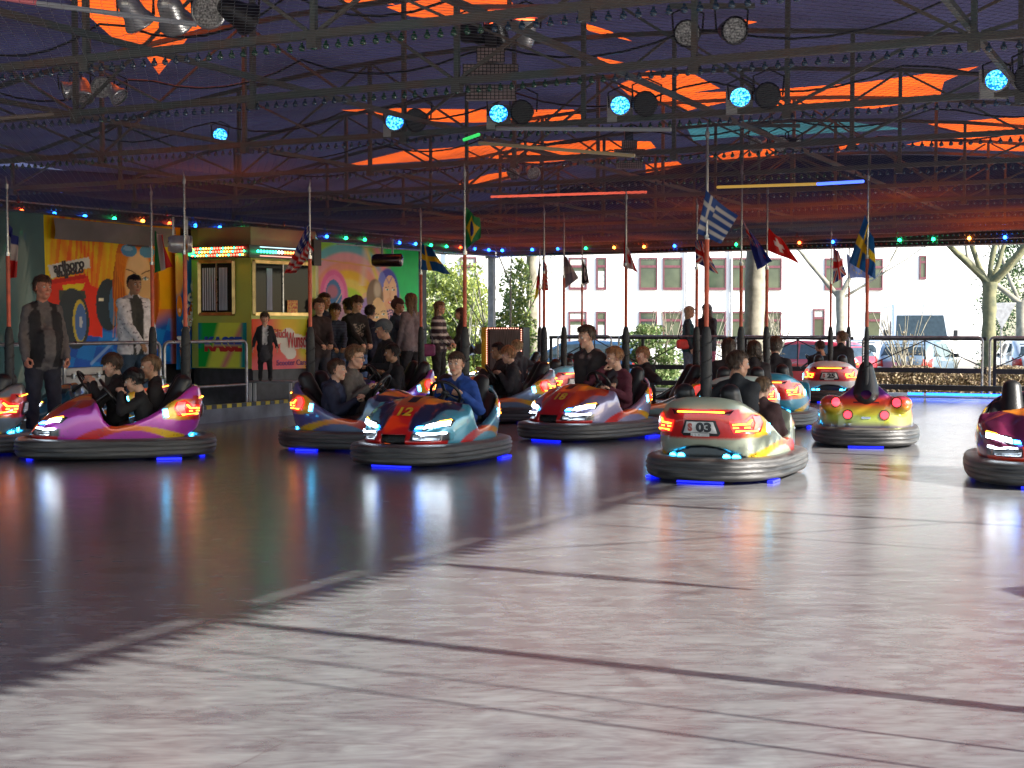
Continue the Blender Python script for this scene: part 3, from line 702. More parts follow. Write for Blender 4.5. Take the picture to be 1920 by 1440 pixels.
Mt = Matrix.Translation(-mt.location)
M_ink = mat('dark_lettering', (.02, .02, .03), .5); M_paperw = mat('white_lettering', (.7, .72, .75), .5)
text_obj('arlboro', 'lettering', M_ink, Mt @ wallM(P, dx, W, 2.55, .43, .73, 3.02, 2.25, 2.23, .16), .21, mt, .003, .006, 1.0)
text_obj('arlboro', 'lettering', M_ink, Mt @ wallM(P, dx, W, 2.55, .45, .84, 3.02, 2.25, 2.23, .16), .16, mt, .003, .006, 1.15, -1.0)
# grey canvas half rolled down over the mural
o, _ = wall_panel(104, 330, 2.67, 2.97, a=AW + .12, nx=40, ny=8, m=M_grey, wav=.03, name='grey_awning'); tag(o, 'grey canvas strip hanging half over the top of the racing mural', 'canvas')
# blue banner beside it
def banner():
    w, h = 1.2, 2.2; c = Canvas(110, 170, w, h, (.02, .10, .36)); X, Y = c.X, c.Y
    c.mixin(sstep(-.3, 1, np.sin(X * 9 - Y * 5 + np.sin(Y * 3))), (.03, .24, .55), .6)
    c.ell(.05, .35, .3, .5, (.6, .35, .12), .9, soft=.3); c.ell(.14, 1.02, .12, .2, (.55, .22, .06)); c.ell(.14, 1.1, .05, .04, (.8, .55, .4))
    c.poly([(.22, 2.0), (.15, 1.85), (.85, .55), (1.0, .75)], (.62, .17, .02)); c.mixin(sstep(.7, .95, Y / h) * (X > .1), (.03, .14, .15), .5)
    c.ell(.35, 2.05, .1, .08, (.7, .55, .1)); return c
bt = empty('slanted_banner', on_a(355, AW + .1, .79), 0, 'blue banner with slanting white lettering hung left of the ticket booth', 'banner')
o, W2 = wall_panel(330, 384, .70, 2.62, a=AW + .10, canvas=banner(), m=M_print, parent=bt, name='printed_sheet', wav=.015); rel(o, bt)
P, Q = on_a(330, AW + .135), on_a(384, AW + .135); dx = (Q - P).normalized(); Mt = Matrix.Translation(-bt.location)
for i, ch in enumerate('ACSCAN'):
    text_obj(ch, 'lettering', M_paperw, Mt @ wallM(P, dx, W2, 1.2, .95 - .13 * i, .42 + .24 * i, 2.62, 2.2, 1.92, 1.1 - .06 * i), .30, bt, .003, .012)
text_obj('RARE SMACK', 'lettering', M_paperw, Mt @ wallM(P, dx, W2, 1.2, .60, 1.30, 2.62, 2.2, 1.92, 1.1), .17, bt, .003, .003)
# trailer sills
def wall_box(name, px0, px1, z0, z1, a, depth, m, parent=None, label=None, cat=None):
    P, Q = on_a(px0, a), on_a(px1, a); q = MB(); n = Vector((TX, TY, 0)); up = Vector((0, 0, 1))
    q.bar(P - n * depth / 2 + up * (z0 + z1) / 2, Q - n * depth / 2 + up * (z0 + z1) / 2, depth, z1 - z0)
    o = q.build(name, m, parent)
    if label: tag(o, label, cat)
    return o
ts = empty('trailer_sill', (0, 0, 0), 0, 'pale grey trailer sill with latches under the racing mural', 'trailer')
wall_box('upper_ledge', 100, 192, .68, .785, AW + .12, .4, M_white, ts); wall_box('lower_ledge', 100, 196, .50, .66, AW + .2, .5, M_white, ts); wall_box('skirt', 60, 330, .05, .48, AW + .1, .3, M_wood, ts)
for px in (137, 184): wall_box('latch', px, px + 5, .63, .71, AW + .24, .04, M_steel, ts)
wall_box('trailer_wall', 60, 800, .25, 3.05, AW - .06, .1, M_dark, None, 'dark trailer side wall that carries the murals', 'trailer wall')
# right mural: rainbow, two women, tunnel
def mural_right():
    w, h = 2.0, 2.6; c = Canvas(130, 160, w, h, (.45, .72, .12)); X, Y = c.X, c.Y
    r = np.hypot(X - .55, (Y - 1.25) * .8); cols = [(.85, .75, .25), (.95, .60, .15), (.90, .45, .35), (.85, .55, .6), (.25, .60, .65), (.35, .70, .15)]
    for k, cc in enumerate(cols): c.mixin(sstep(.30 + .13 * k, .36 + .13 * k, r), cc)
    c.mixin(sstep(1.35, 1.6, X - Y * .25 + .25), (.05, .62, .18)); c.mixin(np.clip(1 - abs(X - 1.45 - (Y - .9) * .42) / .16, 0, 1), (.90, .35, .42), 1)
    c.mixin(np.clip(1 - abs(X - 1.22 - (Y - .9) * .40) / .07, 0, 1), (.85, .80, .2), .9); c.mixin(np.clip(1 - abs(X - 1.08 - (Y - .9) * .40) / .09, 0, 1) * (Y > 1.0), (.05, .25, .60), .9)
    c.mixin(np.clip(1 - abs(X - .9 + Y * .1) / .1, 0, 1) * (Y < .8), (.9, .8, .7), .6)
    c.ell(.28, 1.0, .26, .48, (.75, .25, .50), soft=.1); c.ell(.28, 1.02, .20, .40, (.85, .35, .60)); c.ell(.27, 1.02, .15, .32, (.10, .22, .45)); c.ell(.25, .92, .10, .12, (.5, .2, .25), .8, soft=.4)
    for k in range(4): c.line([(.30 + .05 * k, 1.15 + .04 * k), (.42 + .03 * k, .95 + .12 * k)], .015, (.8, .75, .5), .8)
    c.poly([(.28, 1.25), (.45, 1.05), (.55, 1.35), (.42, 1.55)], (.55, .45, .55), .8)
    c.ell(.36, 1.75, .14, .3, (.12, .35, .65), soft=.2); c.ell(.1, 1.7, .2, .5, (.12, .50, .15), .8, soft=.6); c.ell(.9, 1.25, .12, .24, (.20, .30, .65), soft=.2); c.ell(.92, 1.2, .16, .3, (.8, .35, .55), .35)
    c.ell(.62, 1.1, .07, .08, (.6, .75, .9)); c.line([(.66, 1.15), (.78, 1.4)], .02, (.3, .12, .02)); c.line([(0, .35), (1.05, .42)], .03, (.75, .50, .25), .9); c.line([(0, 1.2), (2, 1.25)], .012, (.9, .95, .9), .7)
    # back woman
    c.ell(1.34, .95, .24, .52, (.10, .10, .45), soft=.1); c.ell(1.22, .9, .10, .4, (.25, .3, .7), .8); c.ell(1.38, .92, .15, .36, (.88, .60, .40)); c.ell(1.36, 1.25, .12, .25, (.75, .48, .3), .9)
    for sx in (-.06, .07): c.ell(1.38 + sx, .84, .035, .022, (.9, .9, .9)); c.ell(1.39 + sx, .84, .016, .02, (.03, .12, .08)); c.line([(1.35 + sx, .80), (1.41 + sx, .79)], .012, (.08, .03, .05))
    c.ell(1.39, 1.09, .055, .03, (.7, .08, .1)); c.ell(1.39, 1.085, .04, .012, (.95, .9, .88)); c.line([(1.39, .88), (1.37, 1.0), (1.40, 1.01)], .012, (.6, .3, .2), .8); c.line([(1.30, .6), (1.36, .72), (1.42, .6)], .02, (.15, .12, .5), .7)
    # fur and front woman
    fur = (np.sin(X * 47 + 5 * np.sin(Y * 17)) * np.sin(Y * 39 + 4 * np.sin(X * 23)) > .05); m_ = (((X - 1.38) / .24) ** 2 + ((Y - 1.72) / .5) ** 2 < 1); c.mixin(m_, (.72, .45, .48)); c.mixin(m_ & fur, (.05, .04, .12))
    c.ell(1.07, 1.0, .17, .35, (.20, .14, .08), soft=.1); c.ell(1.12, .85, .07, .16, (.75, .70, .55), .7, soft=.6); c.ell(1.17, 1.42, .17, .42, (.88, .62, .36), 1, -.12); c.ell(1.25, 1.85, .10, .22, (.8, .65, .3))
    for sx, sy in ((-.07, 0), (.07, -.06)): c.ell(1.17 + sx, 1.38 + sy, .036, .022, (.92, .92, .9)); c.ell(1.175 + sx, 1.38 + sy, .016, .02, (.05, .2, .1)); c.line([(1.12 + sx, 1.34 + sy), (1.17 + sx, 1.31 + sy), (1.22 + sx, 1.33 + sy)], .013, (.08, .05, .03))
    c.ell(1.24, 1.63, .055, .045, (.65, .06, .08), 1, -.3); c.ell(1.245, 1.62, .04, .014, (.95, .92, .9), 1, -.3); c.line([(1.19, 1.42), (1.2, 1.52), (1.23, 1.52)], .013, (.6, .3, .15), .8); c.ell(1.09, 1.5, .06, .05, (.9, .35, .3), .35, soft=.8)
    c.mixin(sstep(2.0, 2.3, Y), (.85, .35, .40), .8); return c
mr = empty('rainbow_mural', on_a(690, AW + .02, .5), 0, 'gloss mural of two smiling women before a rainbow tunnel, behind the waiting boys', 'mural')
o, Wr = wall_panel(598, 785, .3, 3.04, a=AW + .02, canvas=mural_right(), m=M_print, parent=mr, name='printed_sheet'); rel(o, mr)
# ------------------------------------------------------------------ ticket booth
def booth():
    YK = 23.6; K = [at(362, 600, YK + .5), at(372, 600, YK), at(471, 600, YK - .5), at(592, 600, YK + .7), at(600, 600, YK + 1.3)]
    K = [Vector((p.x, p.y, 0)) for p in K]; back = [on_a(598, AW + .1), on_a(360, AW + .1)]
    t = empty('ticket_booth', K[2].copy() + Vector((0, .6, .25)), 0, 'rainbow painted ticket booth with two gold framed windows and a marquee of small bulbs', 'booth'); T = Matrix.Translation(-t.location)
    M_lime = mat('booth_lime_paint', (.55, .60, .10), .4, color2=(.38, .52, .12), nscale=1.2); M_base = mat('booth_base', (.06, .06, .07), .5)
    M_gold = mat('gold_frame', (.60, .42, .18), .3, .9); M_glass = mat('booth_glass', (.012, .015, .017), .03, vary=0, spec=.10); M_curt = mat('window_curtain', (.50, .55, .68), .9, stretch=(14, 14, 1), nscale=1.5, vary=.08)
    pl = [(p.x, p.y) for p in (K[1], K[2], K[3])] + [(back[0].x, back[0].y), (back[1].x, back[1].y)]
    q = MB(); q.prism(pl, .72, 2.5, T); q.build('wall', M_lime, t)
    q = MB(); q.prism(pl, .05, .719, T @ Matrix.Translation((0, .12, 0))); q.build('plinth', M_base, t)
    pr = [(x * 1.0, y - .12) for x, y in pl[:3]] + pl[3:]
    q = MB(); q.prism(pr, 2.501, 2.70, T); q.build('marquee', M_black, t)
    q = MB(); q.prism([(x, y) for x, y in pl], 2.701, 3.0, T); q.build('roof_fascia', mat('fascia_print', (.30, .28, .10), .4, color2=(.25, .06, .05), nscale=.9), t)
    def face(A, B, u0, u1, z0, z1, off): d = B - A; n = Vector((d.y, -d.x, 0)).normalized(); P = A + d * u0 + n * off; Q_ = A + d * u1 + n * off; return P, Q_, n
    def slab_(name, A, B, u0, u1, z0, z1, off, th, m, parent=t, tr=None):
        P, Q_, n = face(A, B, u0, u1, z0, z1, off); q = MB(); q.bar(P + Vector((0, 0, (z0 + z1) / 2)), Q_ + Vector((0, 0, (z0 + z1) / 2)), th, z1 - z0)
        o = q.build(name, m, parent); o.location = Vector((0, 0, 0)) - t.location; return o
    def window(A, B, u0, u1, z0, z1, curtains):
        f = MB(); th = .045; L_ = (B - A).length
        w = MB()
        P, Q_, n = face(A, B, u0, u1, z0, z1, .03)
        for (p, q2, za, zb) in ((P, Q_, z0, z0), (P, Q_, z1, z1), (P, P, z0, z1), (Q_, Q_, z0, z1)):
            f.bar(p + Vector((0, 0, za)), q2 + Vector((0, 0, zb)) + Vector((1e-4, 0, 0)), .05, .05)
        fo = f.build('window', M_gold, t); fo.location = -t.location
        um = (u0 + u1) / 2; fr = .03 / L_
        for (a_, b_) in ((u0 + fr, um - fr * .4), (um + fr * .4, u1 - fr)):
            o = slab_('pane', A, B, a_, b_, z0 + .03, z1 - .03, .012, .012, M_glass); o.parent = fo; o.location = (0, 0, 0)
        o = slab_('mullion', A, B, um - fr * .4, um + fr * .4, z0 + .03, z1 - .03, .02, .03, M_steel); o.parent = fo; o.location = (0, 0, 0)
        for (a_, b_) in curtains:
            P2, Q2, n2 = face(A, B, a_, b_, z0, z1, .022); g = []
            for i in range(25):
                for z in (z0 + .06, z1 - .1): g.append(tuple(P2 + (Q2 - P2) * (i / 24) + n2 * (.012 * math.sin(i * 1.6)) + Vector((0, 0, z))))
            o = link('curtain', grid_mesh('curtain', np.array(g).reshape(25, 2, 3), None, [M_curt]), fo)
    window(K[1], K[2], .05, .70, 1.60, 2.45, [(.10, .37), (.42, .58)])
    window(K[2], K[3], .03, .90, 1.60, 2.44, [(.22, .30)])
    # reflected outdoors is what the pane shows; a red price board stands behind the sill
    o = slab_('price_board', K[2], K[3], .52, .68, 1.62, 1.83, .04, .01, mat('red_board', (.45, .05, .03), .5, color2=(.7, .5, .1), nscale=26))
    slab_('brand_board', K[2], K[3], .92, 1.04, 2.42, 2.86, .06, .04, M_black)
    # painted lower panels
    c = Canvas(70, 50, 1, .7, (.02, .36, .08)); X, Y = c.X, c.Y
    c.mixin(sstep(.28, .40, X + Y * .35 - .08), (.72, .78, .22)); c.mixin(np.clip(1 - abs(X - .95 + Y * .62) / .1, 0, 1), (.65, .28, .30)); c.mixin(sstep(.85, .95, X + .04 * Y), (.04, .28, .30)); c.mixin(np.clip(1 - X / .1, 0, 1) * (Y < .4), (.02, .15, .4), .8)
    def painted(A, B, u0, u1, z0, z1, c, off=.008):
        P, Q_, n = face(A, B, u0, u1, z0, z1, off); nx, ny = c.X.shape; tt = np.linspace(0, 1, nx)[:, None]; s = np.linspace(0, 1, ny)[None, :]
        G = np.stack([P.x + (Q_.x - P.x) * tt + 0 * s, P.y + (Q_.y - P.y) * tt + 0 * s, z1 + (z0 - z1) * s + 0 * tt], -1)
        o = link('painted_panel', grid_mesh('painted_panel', G[:, ::-1], satur(c.C)[:, ::-1], [M_print]), t); o.location = -t.location
    painted(K[1], K[2], 0, .92, .74, 1.46, c)
    c = Canvas(80, 60, 1.1, .8, (.62, .16, .14)); X, Y = c.X, c.Y
    c.mixin(np.clip(1 - X / .2, 0, 1), (.6, .10, .04)); c.mixin(sstep(.25, .6, X) * (Y < .35), (.62, .55, .12), .8); c.mixin(sstep(.7, .9, X), (.45, .45, .10)); c.mixin(sstep(.5, .75, Y), (.72, .22, .28), .6); c.mixin(sstep(.85, 1, X) * sstep(.4, .7, Y), (.65, .32, .05))
    for (cx, cy_, r1, r2) in ((.62, .28, .13, .14), (.78, .36, .14, .12), (.95, .38, .16, .11), (.60, .45, .12, .13), (.66, .55, .10, .10), (.45, .3, .1, .1)): c.ell(cx, cy_, r1, r2, (.68, .68, .64))
    painted(K[2], K[3], 0, .98, .70, 1.52, c)
    d = (K[2] - K[1]); n = Vector((d.y, -d.x, 0)).normalized(); dn = d.normalized()
    def fm(A, dn, n, s, z, off): pos = A + dn * s + n * off; pos.z = z; M = Matrix((dn, Vector((0, 0, 1)), n)).transposed().to_4x4(); M.translation = pos; return T @ M
    mg = bpy.data.materials.new('blue_to_red_lettering'); mg.use_nodes = True; nt = mg.node_tree; tcn = nt.nodes.new('ShaderNodeTexCoord'); sp = nt.nodes.new('ShaderNodeSeparateXYZ'); crn = nt.nodes.new('ShaderNodeValToRGB')
    nt.links.new(tcn.outputs['Generated'], sp.inputs[0]); nt.links.new(sp.outputs[2], crn.inputs[0]); nt.links.new(crn.outputs[0], nt.nodes['Principled BSDF'].inputs['Base Color'])
    crn.color_ramp.elements[0].color = (.55, .03, .02, 1); crn.color_ramp.elements[0].position = .3; crn.color_ramp.elements[1].color = (.02, .08, .5, 1); crn.color_ramp.elements[1].position = .55
    e_ = crn.color_ramp.elements.new(.43); e_.color = (.5, .45, .3, 1)
    text_obj('KASSE', 'lettering', mg, fm(K[1], dn, n, d.length * .48, 1.10, .02), .30, t, .006, .018, .92)
    d2 = (K[3] - K[2]); n2 = Vector((d2.y, -d2.x, 0)).normalized(); dn2 = d2.normalized(); Mr = mat('red_lettering', (.55, .02, .03), .4)
    text_obj('Glück', 'lettering', Mr, fm(K[2], dn2, n2, d2.length * .42, 1.28, .022), .17, t, .003, .002, .9, 1.2)
    text_obj('Wunsch', 'lettering', Mr, fm(K[2], dn2, n2, d2.length * .70, 1.16, .022), .21, t, .003, .002, .72, 1.7)
    text_obj('Scooter Cars', 'lettering', mat('violet_lettering', (.25, .03, .2), .5), fm(K[2], dn2, n2, d2.length * .60, .80, .022), .13, t, .003, .002)
    # marquee bulbs
    dots = {k: MB() for k in 'rygcow'}
    for r_ in range(3):
        for i in range(19):
            p = K[1] + d * ((i + .5 * (r_ % 2)) / 19) + n * .135; p.z = 2.545 + r_ * .055; dots[['r', 'y', 'r', 'g', 'o', 'r', 'y', 'g'][(i * 3 + r_ * 5) % 8]].sphere(T @ p, .018, 5)
    for i in range(16):
        p = K[2] + d2 * (.02 + i * .045) + n2 * .135; p.z = 2.60; dots['g' if i < 7 else 'w' if i in (7, 8) else 'o'].sphere(T @ p, .024, 5)
    for k, q in dots.items():
        if q.v: o = q.build('marquee_bulb_row', glow('marquee_%s' % k, {'r': (1, .05, .03), 'y': (1, .45, .05), 'g': (.02, .9, .35), 'c': (.1, .7, 1), 'o': (1, .15, .03), 'w': (.8, 1, .95)}[k], 5), t); o['kind'] = 'stuff'
    for z in (2.53, 2.67): slab_('light_tube', K[2], K[3], .05, .80, z - .006, z + .006, .137, .012, glow('tube_%d' % (z * 100), (.35, .55, .6) if z > 2.6 else (.7, .25, .2), 1.2))
    q = MB(); q.lathe([(.001, 0), (.05, .01), (.075, .06), (.05, .12), (.001, .14)], 12, T @ Matrix.Translation(K[1] + n * .15 + Vector((-.02, 0, 2.54)))); q.build('green_beacon', glow('green_beacon_light', (.03, .8, .15), 1.5, (.02, .3, .05)), t)
booth()
# step bench under the girl
g = on_a(505, A0 - .45); t = empty('step_bench', (g.x, g.y, .05), R(-8), 'small white legged step bench the little girl stands on before the booth', 'bench')
q = MB(); q.box((.05, 0, .47), (.75, .3, .03)); q.build('seat', M_plat, t)
for sx in (-.28, .38):
    for sy in (-.11, .11): q = MB(); q.box((sx, sy, .227), (.04, .04, .455)); q.build('leg', M_white, t)
# speaker cabinet with bulb border and a lamp on its side
P, Q = at(905, 650, 29.5), at(981, 650, 29.2); d = Vector((Q.x - P.x, Q.y - P.y, 0)); W_ = d.length
t = empty('speaker_cabinet', (P.x, P.y, .20), math.atan2(d.y, d.x), 'tall grey speaker cabinet with a yellow side and a border of small red bulbs', 'speaker cabinet')
q = MB(); q.box((W_ / 2 + .05, .2, .59), (W_ - .1, .4, 1.18)); q.build('case', M_dark, t); q = MB(); q.box((.04, .19, .59), (.12, .42, 1.19)); q.build('side_panel', mat('yellow_case', (.6, .45, .03), .5), t)
q = MB(); q.box((W_ / 2 + .07, -.01, .59), (W_ - .2, .02, 1.1)); q.build('grille', mat('ribbed_grille', (.20, .20, .21), .5, .1, stretch=(60, 1, 1), nscale=2, vary=.3), t)
q = MB()
for i in range(26):
    q.sphere((.10, -.03, .06 + i * .043), .012, 5); q.sphere((W_ - .03, -.03, .06 + i * .043), .012, 5)
for i in range(14): q.sphere((.12 + i * (W_ - .17) / 14, -.03, 1.16), .012, 5)
o = q.build('bulb_border', glow('small_red_bulbs', (1, .35, .25), 1.6), t); o['kind'] = 'stuff'
q = MB(); q.box((-.12, .1, .74), (.16, .05, .22)); q.build('bracket', M_steel, t)
q = MB(); q.lathe([(.001, -.14), (.07, -.13), (.1, 0), (.11, .04), (.09, .05), (.001, .03)], 12, Matrix.Translation((-.24, .05, .72)) @ Matrix.Rotation(R(60), 4, 'Y')); q.build('lamp', M_black, t)
# ------------------------------------------------------------------ lamps under the roof
can = [(.001, -.16), (.05, -.155), (.075, -.10), (.085, 0), (.112, .06), (.115, .075), (.10, .078)]
def par(loc, aim, body_m, lens_m, label, group, r=1.0, parent=None):
    d = Vector(aim).normalized(); M = d.to_track_quat('Z', 'X').to_matrix().to_4x4()
    t = parent or empty('spotlight', loc, 0, label, 'spotlight', group); b_ = Vector(loc) - t.location
    M = Matrix.Translation(b_) @ M @ Matrix.Scale(r, 4)
    q = MB(); q.lathe(can, 14, M); q.build('can', body_m, t)
    q = MB(); q.lathe([(.001, .062), (.10, .062)], 14, M); q.build('lens', lens_m, t)
    q = MB(); q.tube([b_ + Vector((-.12 * r, 0, 0)), b_ + Vector((-.13 * r, 0, .16 * r)), b_ + Vector((0, 0, .22 * r)), b_ + Vector((.13 * r, 0, .16 * r)), b_ + Vector((.12 * r, 0, 0))], .009, 5); q.build('yoke', M_black, t)
    return t
M_led = bpy.data.materials.new('blue_led_lens'); M_led.use_nodes = True
def led_mat(m, c1, c2, s):
    nt = m.node_tree; ns = nt.nodes; p = ns['Principled BSDF']; tc = ns.new('ShaderNodeTexCoord'); v = ns.new('ShaderNodeTexVoronoi'); v.inputs['Scale'].default_value = 48
    nt.links.new(tc.outputs['Object'], v.inputs['Vector']); cr = ns.new('ShaderNodeValToRGB'); nt.links.new(v.outputs['Distance'], cr.inputs[0])
    cr.color_ramp.elements[0].color = (*c1, 1); cr.color_ramp.elements[0].position = .25; cr.color_ramp.elements[1].color = (*c2, 1); cr.color_ramp.elements[1].position = .6
    nt.links.new(cr.outputs[0], p.inputs['Emission Color']); p.inputs['Emission Strength'].default_value = s; p.inputs['Base Color'].default_value = (.03, .03, .03, 1)
led_mat(M_led, (.12, .85, 1.0), (.0, .08, .8), 1.7)
M_lensgrey = mat('prismatic_lens', (.66, .66, .64), .3, .0, nscale=60, vary=.3, bump=.5, bscale=70)
M_silver = mat('polished_can', (.66, .65, .64), .32, .55, rvary=.06)
ltr = ordn
for i, (px, py, k) in enumerate(((413, 256, 15.7), (740, 232, 13.15), (935, 217, 13.15), (1163, 202, 13.15), (1388, 187, 13.15), (1868, 155, 13.15))):
    g = on_b(px, k); p = at(px, py, g.y)
    t = par(p, (Vector((0, -.3, 1.2)) - p).normalized() + Vector((0, 0, .35)), M_white if i > 2 else M_post, M_led,
        'lit blue LED spotlight, %s from the ticket booth side' % ltr[i], 'lit blue LED spotlights on the truss', .92)
    if i: q = MB(); q.box((0, .06, -.005), (.25, .04, .25)); q.build('housing', M_white, t)
    if i:
        p2 = p + Vector((TX, TY, 0)) * .28 + Vector((0, .05, .03))
        par(p2, (-.3, -1, -.2), M_dark, M_black, 'unlit dark spotlight standing right of the %s blue LED spotlight' % ltr[i], 'unlit dark spotlights on the truss', 1.1)
# clusters
def cluster(name, base, items, label):
    t = empty(name, base, 0, label, 'spotlight cluster')
    q = MB(); q.bar((-.35, 0, .22), (.35, 0, .22), .04); q.tube([(0, 0, .22), (0, 0, .6)], .02, 6); q.build('mounting_bar', M_truss, t)
    for (dx_, dz, aim, bm, lm, r) in items: par(Vector(base) + Vector((dx_, 0, dz)), aim, bm, lm, '', '', r, parent=t)
    return t
p = at(168, 168, 14.6); cluster('spotlight_cluster', p, [(-.20, .0, (-1, -.4, -.3), M_silver, M_lensgrey, .9), (-.07, -.03, (.2, -.5, -1), M_silver, M_lensgrey, 1.0), (.13, .02, (.1, -1, -.1), M_silver, M_lensgrey, .95), (.26, -.04, (.8, -.3, -.7), M_silver, M_lensgrey, .9)], 'cluster of four polished spotlights hanging at the near left under the roof')
p = at(320, 28, 11.5); cluster('spotlight_cluster', p, [(-.28, .0, (.5, .8, -1), M_silver, M_lensgrey, 1.15), (.02, .0, (.1, .9, -.6), M_silver, M_lensgrey, 1.25), (.32, .02, (.0, -1, -.12), M_silver, M_lensgrey, 1.25), (.55, .0, (.7, .8, -.3), M_dark, M_lensgrey, 1.2)], 'cluster of four large polished spotlights against the orange sail')
M_redl = glow('red_lamp_glass', (1, .08, .02), 3.5)
p = at(955, 62, 12.4); cluster('spotlight_cluster', p, [(-.30, .0, (-.4, .5, .3), M_dark, M_lensgrey, 1), (-.10, .03, (-.3, -.3, .9), M_black, M_redl, .95), (.14, .04, (.0, -.35, .9), M_silver, M_redl, 1.05)], 'cluster with two glowing red lamps under the middle of the roof')
p = at(1335, 62, 12.0); cluster('spotlight_cluster', p, [(-.20, .0, (-.2, -1, -.25), M_dark, M_lensgrey, 1), (.16, .02, (.25, -1, -.2), M_dark, M_lensgrey, 1.05)], 'pair of dark spotlights with honeycomb lenses on a pale bracket')
p = at(985, 322, 21.0); cluster('spotlight_cluster', p, [(-.15, 0, (-.5, -.6, -.6), M_silver, M_lensgrey, .9), (.10, 0, (.3, -.8, -.4), M_silver, M_lensgrey, .9)], 'small polished spotlight pair far back under the middle of the roof')
p = at(1445, 270, 17.5); cluster('spotlight_cluster', p, [(-.15, 0, (-.6, -.7, -.4), M_silver, M_lensgrey, .9), (.10, 0, (.2, -.9, -.2), M_dark, M_lensgrey, .9), (.28, 0, (.6, -.6, -.4), M_dark, M_lensgrey, .8)], 'dark spotlight trio hanging over the flags to the right')
# chequered floodlight
def blinder(p, s, label):
    t = empty('floodlight', p, 0, label, 'floodlight'); M_chk = mat('reflector_cells', (.55, .42, .40), .4, .2); 
    for j, (w, z) in enumerate(((.20, .10), (.40, -.02), (.36, -.17))):
        q = MB(); q.box((0, 0, z * s), (w * s, .07, .11 * s)); q.build('reflector', M_chk, t)
        q = MB(); nn = int(w / .028)
        for i in range(nn + 1): q.box(((-w / 2 + i * w / nn) * s, -.038, z * s), (.006 * s, .006, .11 * s))
        for i in range(5): q.box((0, -.038, (z - .05 + i * .025) * s), (w * s, .007, .005 * s))
        o = q.build('cell_grid', M_dark, t); o['kind'] = 'stuff'
    q = MB(); q.box((.0, .10, .15), (.1, .15, .3)); q.build('bracket', M_dark, t)
blinder(at(920, 130, 12.2), 1.15, 'stepped pink floodlight with cell reflectors hanging below the red lamps')
blinder(at(1180, 285, 17.5), .9, 'smaller stepped floodlight far back left of the Greek flag pole')
# dark round heater hanging before the rainbow mural, silver drum before the booth
def drum(p, rz, label, L_=.55, r=.12, m=M_dark):
    t = empty('hanging_drum', p, rz, label, 'fan heater'); M = Matrix.Rotation(R(90), 4, 'Y')
    q = MB(); q.lathe([(.001, -L_ / 2), (r * .8, -L_ / 2), (r, -L_ / 2 + .06), (r, L_ / 2 - .02), (r * .93, L_ / 2), (.001, L_ / 2)], 18, M); q.build('body', m, t)
    for x in (-.1, .1): q = MB(); q.box((x, 0, r + .12), (.03, .03, .3)); q.build('hanger', M_steel, t)
drum(at(726, 488, 26.5), R(-12), 'dark polished drum heater hanging before the rainbow mural', m=mat('dark_polished', (.12, .08, .08), .25, .9)); drum(at(338, 458, 21.5), R(10), 'silver drum heater hanging left of the ticket booth', .35, .13, M_silver)
# neon and fluorescent tubes
def tube(P, Q, c, s, label, name='light_tube'):
    q = MB(); q.tube([P, Q], .017, 8); tag(q.build(name, glow(name + '_' + label.split()[0], c, s * .5, (.16, .16, .16)), None), label, 'tube light')
tube(at(921, 369, 20.5), at(1212, 360, 19.0), (.9, .12, .06), .9, 'red neon tube low over the far half of the floor')
tube(at(1345, 351, 17.5), at(1532, 345, 16.4), (.6, .35, .05), .5, 'amber tube light joined to a blue one at its end')
tube(at(1533, 345, 16.4), at(1619, 340, 15.9), (.05, .12, 1), 2.2, 'blue tube light between the amber tube and a dark pole')
tube(at(931, 241, 12.9), at(1258, 243, 12.0), (.3, .3, .32), .12, 'long pale faintly glowing tube under the second and third LED spotlights')  # unlit tube, given a faint emission in its material
tube(at(870, 262, 14.0), at(898, 252, 13.8), (.03, .8, .15), .9, 'short green lit tube end left of the long pale tube')
tube(at(898, 268, 14.5), at(1190, 292, 13.5), (.3, .2, .08), .25, 'thin amber tube slanting towards the smaller floodlight')
tube(at(70, 6, 9.6), at(368, 46, 9.4), (.4, .4, .42), .15, 'silver tube slanting past the large spotlight cluster')
tube(at(-30, -8, 9.7), at(68, 5, 9.6), (.6, .08, .1), .3, 'red end of the silver tube at the near left corner of the roof')
tube(at(0, 222, 14.0), at(432, 189, 13.4), (.2, .12, .07), .15, 'brownish tube low under the near left roof truss')
